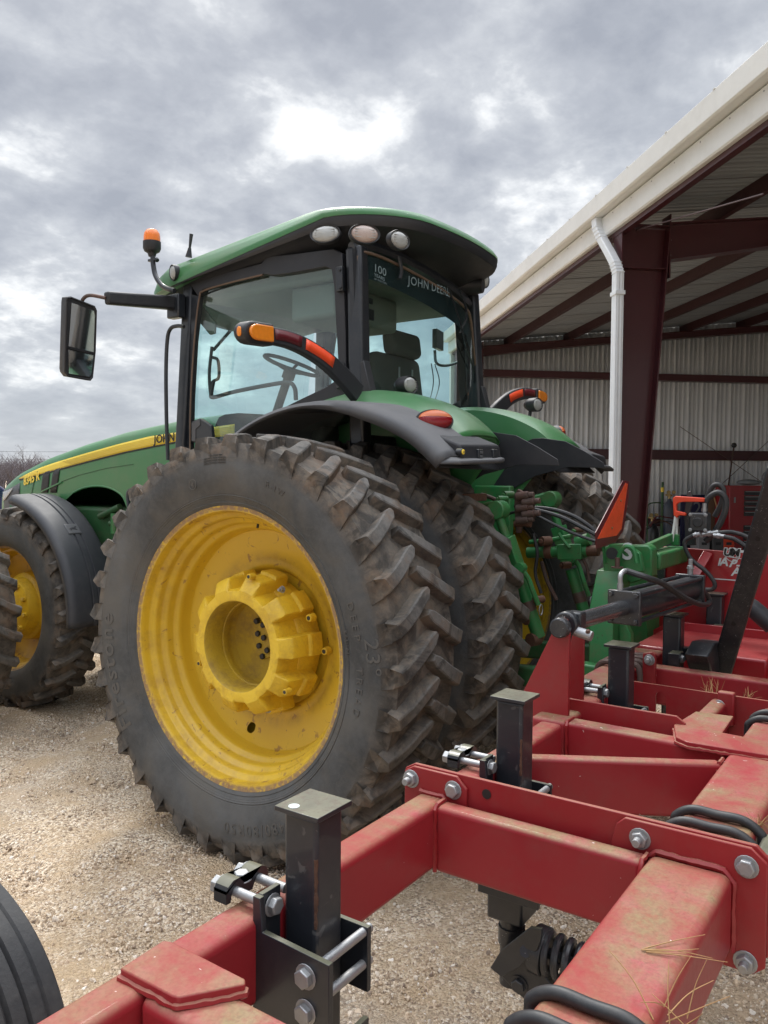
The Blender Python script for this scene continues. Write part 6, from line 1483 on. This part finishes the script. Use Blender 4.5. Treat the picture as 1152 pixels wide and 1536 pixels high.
mb = MB(); mb.prism([at(x, y, 'X', 3.99) for x, y in ((928, 936), (938, 934), (946, 952), (946, 1000), (930, 1000))], (.05, 0, 0)); mb.build('lower_plate', MT['green2'], qc, bevel=.004)
# slow-moving-vehicle sign
sg = empty('slow_vehicle_sign', at(915, 815, 'Y', 1.36), 'orange and dark red slow vehicle sign standing edge-on above the green coupler', 'sign')
out = [(934.5, 721), (944, 722), (943, 745), (935.5, 795), (924, 813), (895, 823), (893.5, 799)]
mb = MB(); mb.prism([at(x, y, 'Y', 1.36) for x, y in out], (0, .004, 0)); mb.build('border_plate', MT['dark_red'], sg)
mb = MB(); mb.prism([at(x, y, 'Y', 1.357) for x, y in ((938.8, 724.5), (941.8, 726), (932.5, 793), (925, 803.5), (896.5, 808.5))], (0, .002, 0)); mb.build('orange_face', MT['smv'], sg)
for (x, y) in ((931, 751), (918, 792)):
    mb = MB(); p = at(x, y, 'Y', 1.355); mb.cyl(p, p+V((0, -.004, 0)), .006, n=12); mb.build('rivet', MT['brass'], sg)
mb = MB(); mb.bar(at(905, 815, 'Y', 1.37), at(908, 845, 'Y', 1.37), .03, .006, up=(0, 1, 0)); mb.build('sign_bracket', MT['green2'], sg)

for k, (pts, r_, m_) in enumerate((
    (((722, 742), (735, 746), (748, 752), (757, 758)), .012, 'rusty_grey'),
    (((760, 772), (775, 768), (800, 772), (830, 786), (860, 800), (893, 812)), .008, 'rubber_hose'),
    (((748, 800), (752, 830), (760, 870), (768, 905), (775, 945)), .013, 'rust'),
    (((800, 800), (806, 830), (803, 860), (812, 890)), .010, 'rubber_hose'),
    (((838, 800), (846, 812), (855, 822)), .010, 'green2'),
    (((870, 832), (880, 850), (884, 872)), .009, 'rusty_grey'),
    (((812, 842), (820, 870), (835, 900)), .012, 'rusty_grey'))):
    mb = part('linkage_rod' if m_ != 'rubber_hose' else 'rear_hose', m_); mb.tube([at(x, y, 'X', 4.0+.05*k) for x, y in pts], r_, 8); fin(mb)
for (x, y, r, X_) in ((812, 812, .028, 4.2), (866, 812, .022, 4.3), (861, 795, .014, 4.3), (770, 850, .022, 3.9), (842, 848, .02, 4.3), (756, 742, .02, 4.0), (747, 748, .016, 3.95)):
    p = at(x, y, 'X', X_); mb = part('linkage_pin', random.choice(('rusty_grey', 'green2', 'rust'))); mb.cyl(p, p+V((.05, -.03, 0)), r, n=14); mb.hexbolt(p, (-1, 0, 0), r*.5, .012); fin(mb)
# ---------------------------------------------------------------- open pole shed: u along the eave, v into the building
BB = 0.8391893
uu_, vv_ = V((math.sin(BB), math.cos(BB), 0)), V((math.cos(BB), -math.sin(BB), 0))
def W(u, v, z): return uu_*u+vv_*v+V((0, 0, z))
def pu(px, py, U):       # photo pixel on the plane u=U
    D = Fw+Rt*((px-576)/FPX)-Up*((py-768)/FPX); t = U/D.dot(uu_); return D*t+V((0, 0, CAMH))
shed = empty('open_shed', W(8, 4, 0), 'open-sided metal machinery shed with white gutter, maroon steel frame and galvanised walls', 'building')
def sbox(mb, u0, u1, v0, v1, z0, z1):
    P_ = [W(u, v, z) for z in (z0, z1) for (u, v) in ((u0, v0), (u1, v0), (u1, v1), (u0, v1))]
    return mb.add(P_, [(0, 3, 2, 1), (4, 5, 6, 7), (0, 1, 5, 4), (1, 2, 6, 5), (2, 3, 7, 6), (3, 0, 4, 7)])
RZ = lambda v: 4.52+.1*(v-3.83)
U0, U1 = -5.0, 15.62; UC = 7.77; UW = 15.5; VB = 15.0
def run(name, prof, u0, u1, mat, par=shed, **k):     # profile (v,z) extruded along u
    mb = MB(); mb.prism([W(u0, v, z) for v, z in prof], uu_*(u1-u0)); return mb.build(name, MT[mat], par, **k)
run('gutter', ((3.200, 4.69), (3.200, 4.515), (3.215, 4.50), (3.340, 4.50), (3.340, 4.515), (3.222, 4.515), (3.216, 4.53), (3.216, 4.67), (3.235, 4.68), (3.235, 4.69)), U0, U1, 'white', bevel=.003)
run('eave_trim', ((3.343, 4.56), (3.343, 4.49), (3.30, 4.487), (3.298, 4.30), (3.31, 4.285), (3.35, 4.285), (3.35, 4.295), (3.315, 4.30), (3.315, 4.48), (3.36, 4.48), (3.36, 4.56)), U0, U1, 'white')
run('eave_strut', ((3.352, 4.24), (3.352, 4.47), (3.42, 4.475), (3.42, 4.24)), U0, UW, 'maroon')
# gutter straps: small clips on the outer lip
for i in range(16):
    u = 4.2+i*.75; mb = MB(); sbox(mb, u, u+.03, 3.196, 3.24, 4.688, 4.697); mb.build('gutter_clip', MT['white'], shed)
# roof sheet: ribbed, ribs run up the slope
def ribbed(name, a_of, n0, n1, other0, other1, mat, kind):
    """kind 'roof': ribs spaced along u, running along v; kind 'wall': spaced along v, running up"""
    pitch = .305; s = []; x = n0
    while x < n1:
        s += [(x, 0), (x+.018, .034), (x+.046, .034), (x+.064, 0), (x+.115, 0), (x+.122, .009), (x+.145, .009), (x+.152, 0), (x+.215, 0), (x+.222, .009), (x+.245, .009), (x+.252, 0)]; x += pitch
    rows = [[a_of(q, h, other0), a_of(q, h, other1)] for q, h in s]; mb = MB(); mb.ring(rows, closed=False, cap=False)
    o = mb.build(name, MT[mat], shed, smooth=20); m_ = o.modifiers.new('s', 'SOLIDIFY'); m_.thickness = .002; return o
ribbed('roof', lambda q, h, o: W(q, o, RZ(o)+.002+h), U0, U1, 3.362, VB+.1, 'roof_sheet', 'roof')
# screw heads along the eave trim
for i in range(26):
    mb = MB(); mb.cyl(W(4.4+i*.42, 3.300, 4.46), W(4.4+i*.42, 3.296, 4.46), .006, n=8); mb.build('screw', MT['zinc'], shed)
# sheet end laps: thin dark lines where sheets overlap every third rib
for i in range(22):
    u = U0+.062+i*.915; mb = MB(); mb.add([W(u, 3.36, RZ(3.36)-.001), W(u+.012, 3.36, RZ(3.36)-.001), W(u+.012, VB, RZ(VB)-.001), W(u, VB, RZ(VB)-.001)], [(0, 1, 2, 3)]); mb.build('sheet_lap', MT['maroon_dark'], shed)
ribbed('end_wall', lambda q, h, o: W(UW+.02+.0-h, q, o if o < 1 else RZ(q)-.0), 3.36, VB, -.1, 4.5, 'sheet', 'wall')
mb = MB(); sbox(mb, U0, UW, VB, VB+.03, -.1, 5.7); mb.build('unseen_back_wall', MT['sheet'], shed)  # unseen wall, added with the longer roof to keep the interior dark
mb = MB(); sbox(mb, UW-.02, U1, 3.33, 3.42, 0, 4.5); mb.build('corner_trim', MT['white'], shed)
# purlins, girts, frames
for k in range(9):
    v = 4.38+1.22*k
    if v < VB-.1: run('purlin', ((v, RZ(v)-.15), (v, RZ(v)-.003), (v+.065, RZ(v)+.003), (v+.065, RZ(v)-.01), (v+.012, RZ(v)-.016), (v+.012, RZ(v)-.138), (v+.065, RZ(v)-.132), (v+.065, RZ(v)-.15)), U0, UW-.01, 'maroon_dark')
for (z0, z1) in ((3.82, 3.955), (2.24, 2.437), (.9, 1.05)):
    mb = MB(); sbox(mb, UW-.20, UW-.02, 3.42, VB, z0, z1); mb.build('girt', MT['maroon'], shed, bevel=.006)
def frame(U, deep=1.0):
    e = sub_empty('steel_frame', W(U, 3.6, 0), shed); zt = RZ(3.4)-.155
    def vi(z): return 3.86-.068*(4.2-z)
    mb = MB(); mb.prism([W(U-.005, 3.375, 0), W(U-.005, 3.375, zt-.01), W(U-.005, vi(zt)-.01, zt-.01), W(U-.005, vi(0)-.01, 0)], uu_*.01); mb.build('column_web', MT['maroon'], e)
    mb = MB(); sbox(mb, U-.10, U+.10, 3.36, 3.374, 0, zt); mb.build('column_flange', MT['maroon'], e)
    mb = MB(); mb.prism([W(U-.10, vi(0)-.009, 0), W(U-.10, vi(zt)-.009, zt-.01), W(U-.10, vi(zt)+.005, zt-.01), W(U-.10, vi(0)+.005, 0)], uu_*.20); mb.build('column_flange', MT['maroon'], e)
    mb = MB(); sbox(mb, U-.09, U-.006, 3.376, vi(3.9)-.012, 3.90, 3.912); mb.build('stiffener', MT['maroon'], e)
    # rafter
    T_ = lambda v: RZ(v)-.155
    Bt = lambda v: T_(v)-.37+.06*(v-3.86) if v < 8 else T_(v)-.12-.0*v
    vs_ = [vi(4.2)+.008, 4.4, 5.0, 6.0, 7.0, 8.0, 11, VB]
    Bt = lambda v: T_(v)-max(.26, .37-.07*(v-3.86))*deep
    mb = MB(); mb.prism([W(U-.005, v, T_(v)-.012) for v in vs_]+[W(U-.005, v, Bt(v)+.012) for v in reversed(vs_)], uu_*.01); mb.build('rafter_web', MT['maroon'], e)
    for f, d in ((T_, -.012), (Bt, 0)):
        mb = MB(); mb.prism([W(U-.085, v, f(v)+d) for v in vs_]+[W(U-.085, v, f(v)+d+.012) for v in reversed(vs_)], uu_*.17); mb.build('rafter_flange', MT['maroon'], e)
    mb = MB(); sbox(mb, U-.085, U+.085, 3.36, vi(4.2), zt, zt+.012); mb.build('cap_flange', MT['maroon'], e)
    mb = MB(); sbox(mb, U-.085, U+.085, vi(4.2)+.008, vi(4.2)+.022, 3.82, T_(vi(4.2))+.08); mb.build('splice_plate', MT['maroon'], e)
    for z in (3.84, 3.90, 4.05, 4.2):
        for du in (-.05,):
            mb = MB(); mb.hexbolt(W(U+du, vi(4.2)+.022, z), vv_, .014, .012); mb.build('splice_bolt', MT['zinc'], e, smooth=30)
    return e
frame(UC); frame(UW-.30, .5)
# flange brace and tie rods
mb = MB(); mb.bar(W(UC-.08, 4.95, RZ(4.95)-.46), W(UC-.75, 5.55, RZ(5.55)-.14), .05, .006, up=(0, 0, 1)); mb.build('flange_brace', MT['maroon_dark'], shed)
mb = MB(); a, b = pu(955, 345, UC-.12), pu(1145, 291, UC-3.0); mb.cyl(a, b, .006, n=6); mb.cyl(a, a.lerp(b, .12), .011, n=8); mb.build('tie_rod', MT['maroon_dark'], shed)
for (a, b) in (((1020, 640), (1300, 830)), ((960, 840), (1230, 590))):
    mb = MB(); mb.cyl(pu(*a, UW-.25), pu(*b, UW-.25), .006, n=6); mb.build('tie_rod', MT['rusty_grey'], shed)
# downspout
ds = sub_empty('downspout', W(7.6, 3.3, 0), shed)
path = [W(8.10, 3.27, 4.505), W(8.08, 3.27, 4.40), W(7.98, 3.275, 4.27), W(7.80, 3.285, 4.08), W(7.66, 3.29, 3.93), W(7.60, 3.295, 3.82), W(7.60, 3.295, .15)]
mb = MB(); R_ = []
for i, p in enumerate(path):
    R_.append([p+uu_*a+vv_*b for a, b in ((-.058, -.04), (.058, -.04), (.058, .04), (-.058, .04))])
mb.ring(R_[:6]); mb.build('elbow', MT['white_pipe'], ds, bevel=.008, smooth=50)
mb = MB(); n = 9; rr = []
for z in (3.83, .15):
    P_ = []
    for s_, (a0, b0, a1, b1) in enumerate(((-.055, -.038, .055, -.038), (.055, -.038, .055, .038), (.055, .038, -.055, .038), (-.055, .038, -.055, -.038))):
        nr = ((0, -1), (1, 0), (0, 1), (-1, 0))[s_]
        for j in range(n):
            f = j/n; dq = .004*(1 if j in (2, 3, 6, 7) else 0); P_.append(path[-1]*0+W(7.60+a0+(a1-a0)*f+nr[0]*dq, 3.295+b0+(b1-b0)*f+nr[1]*dq, z))
    rr.append(P_)
mb.ring(rr); mb.build('pipe', MT['white_pipe'], ds, smooth=20)
for k in range(4):
    for j, p in enumerate((path[1]*(1-k/3.)+path[2]*(k/3.), path[4]*(1-k/3.)+path[5]*(k/3.))):
        mb = MB(); mb.obox(p, uu_*.062, vv_*.044, V((0, 0, .004))); mb.build('crimp', MT['white_pipe'], ds, bevel=.003)
mb = MB(); sbox(mb, 7.53, 7.67, 3.245, 3.345, 3.60, 3.64); mb.build('strap', MT['white_pipe'], ds, bevel=.003)

# ---------------------------------------------------------------- things standing in the shed
US = 14.2
def gas_cyl(px, ptop, r, mat, label, pb=900):
    top = pu(px, ptop, US); c_ = V((top.x, top.y, 0)); h = top.z
    e = empty('gas_cylinder', c_, label, 'gas cylinder', 'gas cylinders by the end wall')
    mb = MB(); mb.lathe([(0, 0), (0, r), (h-.22, r), (h-.14, r*.93), (h-.08, r*.7), (h-.04, r*.38), (h, r*.3), (h, 0)], c_, 'Z', 28); mb.build('bottle', MT[mat], e)
    mb = MB(); mb.cyl(c_+V((0, 0, h)), c_+V((0, 0, h+.09)), .022, n=10); mb.cyl(c_+V((-.03, -.05, h+.06)), c_+V((.02, .07, h+.07)), .02, n=8); mb.build('valve', MT['brass'], e)
    for s_ in (-1, 1): mb = MB(); q = c_+V((0, 0, h+.12))+uu_*-.05+vv_*(s_*.05); mb.cyl(q, q-uu_*.03, .035, n=14); mb.build('gauge', MT['brass'], e)
    return e
gas_cyl(1004, 748, .115, 'cyl_blue', 'tall grey-blue gas cylinder with brass gauges beside the orange hose holder')
gas_cyl(978, 782, .12, 'black', 'short dark gas cylinder behind the far tractor tyre')
cart = empty('cylinder_cart', W(US, 6.5, 0), 'green tubular cylinder cart with a tall pole behind the gas cylinders', 'cart')
mb = MB(); mb.tube([pu(971, 800, US-.2), pu(971, 765, US-.2), pu(974, 756, US-.2), pu(985, 754, US-.2), pu(996, 755, US-.2)], .012, 8); mb.build('handle', MT['green_dark'], cart)
mb = MB(); mb.bar(pu(971, 800, US-.2), V((pu(971, 800, US-.2).x, pu(971, 800, US-.2).y, .1)), .02, .02); mb.build('upright', MT['green_dark'], cart)
mb = MB(); a = pu(994, 723, US-.25); mb.tube([a, V((a.x, a.y, .05))], [.02, .035], 8); mb.build('pole', MT['green_dark'], cart)
mb = MB(); mb.cyl(pu(993.5, 731, US-.25), pu(993.5, 738, US-.25), .030, n=10); mb.build('pole_band', MT['letter_yellow'], cart)
mb = MB(); mb.box(*[tuple(V((min(a_, b_), min(c_, d_), e_))) for a_, b_, c_, d_, e_ in ((0, 0, 0, 0, 0),)]*2) if False else sbox(mb, US-.35, US+.05, 6.6, 7.2, .06, .10); mb.build('base', MT['green_dark'], cart)
for k, (pts, m_) in enumerate(((((975, 790), (985, 775), (1000, 776), (1014, 778)), 'dark_red'), (((972, 788), (990, 781), (1005, 786), (1012, 795)), 'rust'), (((968, 795), (985, 786), (1005, 782), (1015, 790)), 'rubber_hose'))):
    mb = MB(); mb.tube([pu(x, y, US-.45) for x, y in pts], .010, 6); tag(mb.build('gas_hose', MT[m_]), ('dark red', 'rust brown', 'black')[k]+' gas hose looped over the gas cylinders', 'hose')
cabn = empty('display_board', W(US, 7.6, 0), 'dark blue upright panel with faded white numerals behind the black valve', 'panel')
a, b = pu(1023, 742, US+.4), pu(1095, 742, US+.4)
def uvp(p): return p.dot(uu_), p.dot(vv_), p.z
va, vb_ = uvp(a)[1], uvp(b)[1]
mb = MB(); sbox(mb, US+.4, US+.46, va, vb_, .3, a.z); mb.build('board', MT['blue'], cabn, bevel=.005)
for q_ in (va+.1, vb_-.16): mb = MB(); sbox(mb, US+.47, US+.53, q_, q_+.06, 0, a.z-.1); mb.build('leg', MT['black'], cabn)
mb = MB(); text_on(mb, '25', pu(1039, 772, US+.398), vv_, (0, 0, 1), .36, .002, 1.0); mb.build('numerals', MT['letter_dim'], cabn)
mb = MB(); a = pu(1061, 748, US+.2); b = pu(1078, 750, US+.2); sbox(mb, US+.18, US+.25, uvp(a)[1], uvp(b)[1], 0.02, a.z); o_ = mb.build('cardboard_sheet', MT['cardboard'], bevel=.004); tag(o_, 'brown cardboard sheet leaning against the dark blue panel', 'cardboard')
for k, (p0, p1) in enumerate((((1070, 742), (1096, 830)), ((1076, 760), (1090, 830)))):
    a = pu(*p0, US+.1); b = pu(*p1, US-.2); b = a+(b-a)*((a.z-.02)/(a.z-b.z)); mb = MB(); mb.cyl(b, a, .014, n=10); e = mb.build('wooden_pole', MT['wood']); tag(e, ('longer', 'shorter')[k]+' slanting wooden pole leaning before the dark blue panel', 'pole')
tcst = empty('tool_chest', W(US-.1, 8.9, 0), 'tall red tool chest with rows of dark drawers at the right edge of the shed', 'tool chest')
a, b = pu(1095, 728, US-.4), pu(1160, 728, US-.4); v0, v1, zt = uvp(a)[1], uvp(b)[1]+.4, a.z
mb = MB(); sbox(mb, US-.4, US+.1, v0, v1, .12, zt); mb.build('cabinet', MT['red2'], tcst, bevel=.012)
zz = zt-.10; k = 0
while zz > .25:
    h = .095 if k != 5 else .16
    if k != 5:
        mb = MB(); sbox(mb, US-.412, US-.402, v0+.28, v1-.06, zz-h+.012, zz); q = mb.build('drawer', MT['black'], tcst, bevel=.004)
        mb = MB(); sbox(mb, US-.425, US-.414, v0+.30, v1-.08, zz-.02, zz-.008); mb.build('drawer_handle', MT['zinc'], q)
    zz -= h; k += 1
mb = MB(); sbox(mb, US-.415, US-.403, v0+.08, v0+.11, zt-.32, zt-.22); mb.build('latch', MT['zinc'], tcst)
for i in range(4):
    mb = MB(); q = W(US-.35+.3*(i // 2), v0+.1+(v1-v0-.2)*(i % 2), .06); mb.cyl(q-vv_*.02, q+vv_*.02, .06, n=16); mb.build('castor', MT['black'], tcst)
# clutter on the chest
def bag(name, u, v, z, r, mat, label, cat, sq=.5, seed=1):
    rn = random.Random(seed); mb = MB(); rows = []
    for i in range(7):
        t = PI*i/6-PI/2; rows.append([W(u, v, z+r*sq)+uu_*(r*math.cos(t)*math.cos(a)*(1+rn.uniform(-.15, .15)))+vv_*(r*1.3*math.cos(t)*math.sin(a)*(1+rn.uniform(-.15, .15)))+V((0, 0, r*sq*math.sin(t))) for a in [2*PI*j/12 for j in range(12)]])
    mb.ring(rows); o = mb.build(name, MT[mat], smooth=60); tag(o, label, cat); return o
bag('cloth_bundle', US-.25, v0+.95, zt+.003, .17, 'grey_box', 'crumpled grey cloth bundle on top of the red tool chest', 'cloth', .9, 2)
bag('plastic_bag', US-.25, v0+.45, zt+.003, .16, 'letter_dim', 'flattened pale plastic bag on top of the red tool chest', 'bag', .35, 3)
for k, (x, mat, lab) in enumerate(((1057, 'grey_box', 'pale grey box low beside the cardboard sheet'), (1078, 'plastic_grey', 'dark grey box between the pale box and the orange bin'), (1094, 'plush_orange', 'small orange bin low beside the red tool chest'))):
    a = pu(x-9, 806, US-.5); b = pu(x+8, 806, US-.5); bz = a.z
    mb = MB(); sbox(mb, US-.5, US-.2, uvp(a)[1], uvp(b)[1], bz-.30, bz); e = mb.build('storage_box', MT[mat], bevel=.012); tag(e, lab, 'box', 'boxes on the bench')
    mb = MB(); sbox(mb, US-.508, US-.502, uvp(a)[1]+.06, uvp(b)[1]-.06, bz-.14, bz-.09); mb.build('handle_slot', MT['black'], e)
    mb = MB(); sbox(mb, US-.51, US-.19, uvp(a)[1]-.008, uvp(b)[1]+.008, bz+.002, bz+.02); mb.build('lid', MT[mat], e, bevel=.005)
bench = empty('work_bench', W(US-.35, 8, 0), 'low dark work bench under the boxes at the back of the shed', 'bench')
a = pu(1046, 806, US-.5); b = pu(1104, 806, US-.5); zb2 = a.z-.302
mb = MB(); sbox(mb, US-.55, US-.12, uvp(a)[1], uvp(b)[1], zb2-.04, zb2-.001); mb.build('bench_top', MT['wood'], bench, bevel=.003)
for (u, v) in ((US-.52, uvp(a)[1]+.03), (US-.16, uvp(a)[1]+.03), (US-.52, uvp(b)[1]-.06), (US-.16, uvp(b)[1]-.06)): mb = MB(); sbox(mb, u, u+.03, v, v+.03, 0, zb2-.042); mb.build('leg', MT['black'], bench)
hr = empty('hanging_rod', pu(1101, 665, US), 'thin metal rod with a black ball hanging from the wall girt', 'rod')
mb = MB(); a, b = pu(1101, 668, UW-.35), pu(1092, 733, UW-.6); mb.cyl(a, b, .014, n=8); mb.build('rod', MT['rusty_grey'], hr)
mb = MB(); mb.lathe([(-.055, 0), (-.04, .038), (0, .055), (.04, .038), (.055, 0)], a, 'Z', 18); mb.build('ball', MT['black'], hr, smooth=60)
mb = MB(); mb.bar(b-vv_*.07, b+vv_*.07, .05, .03); mb.build('handle', MT['black'], hr, bevel=.01)
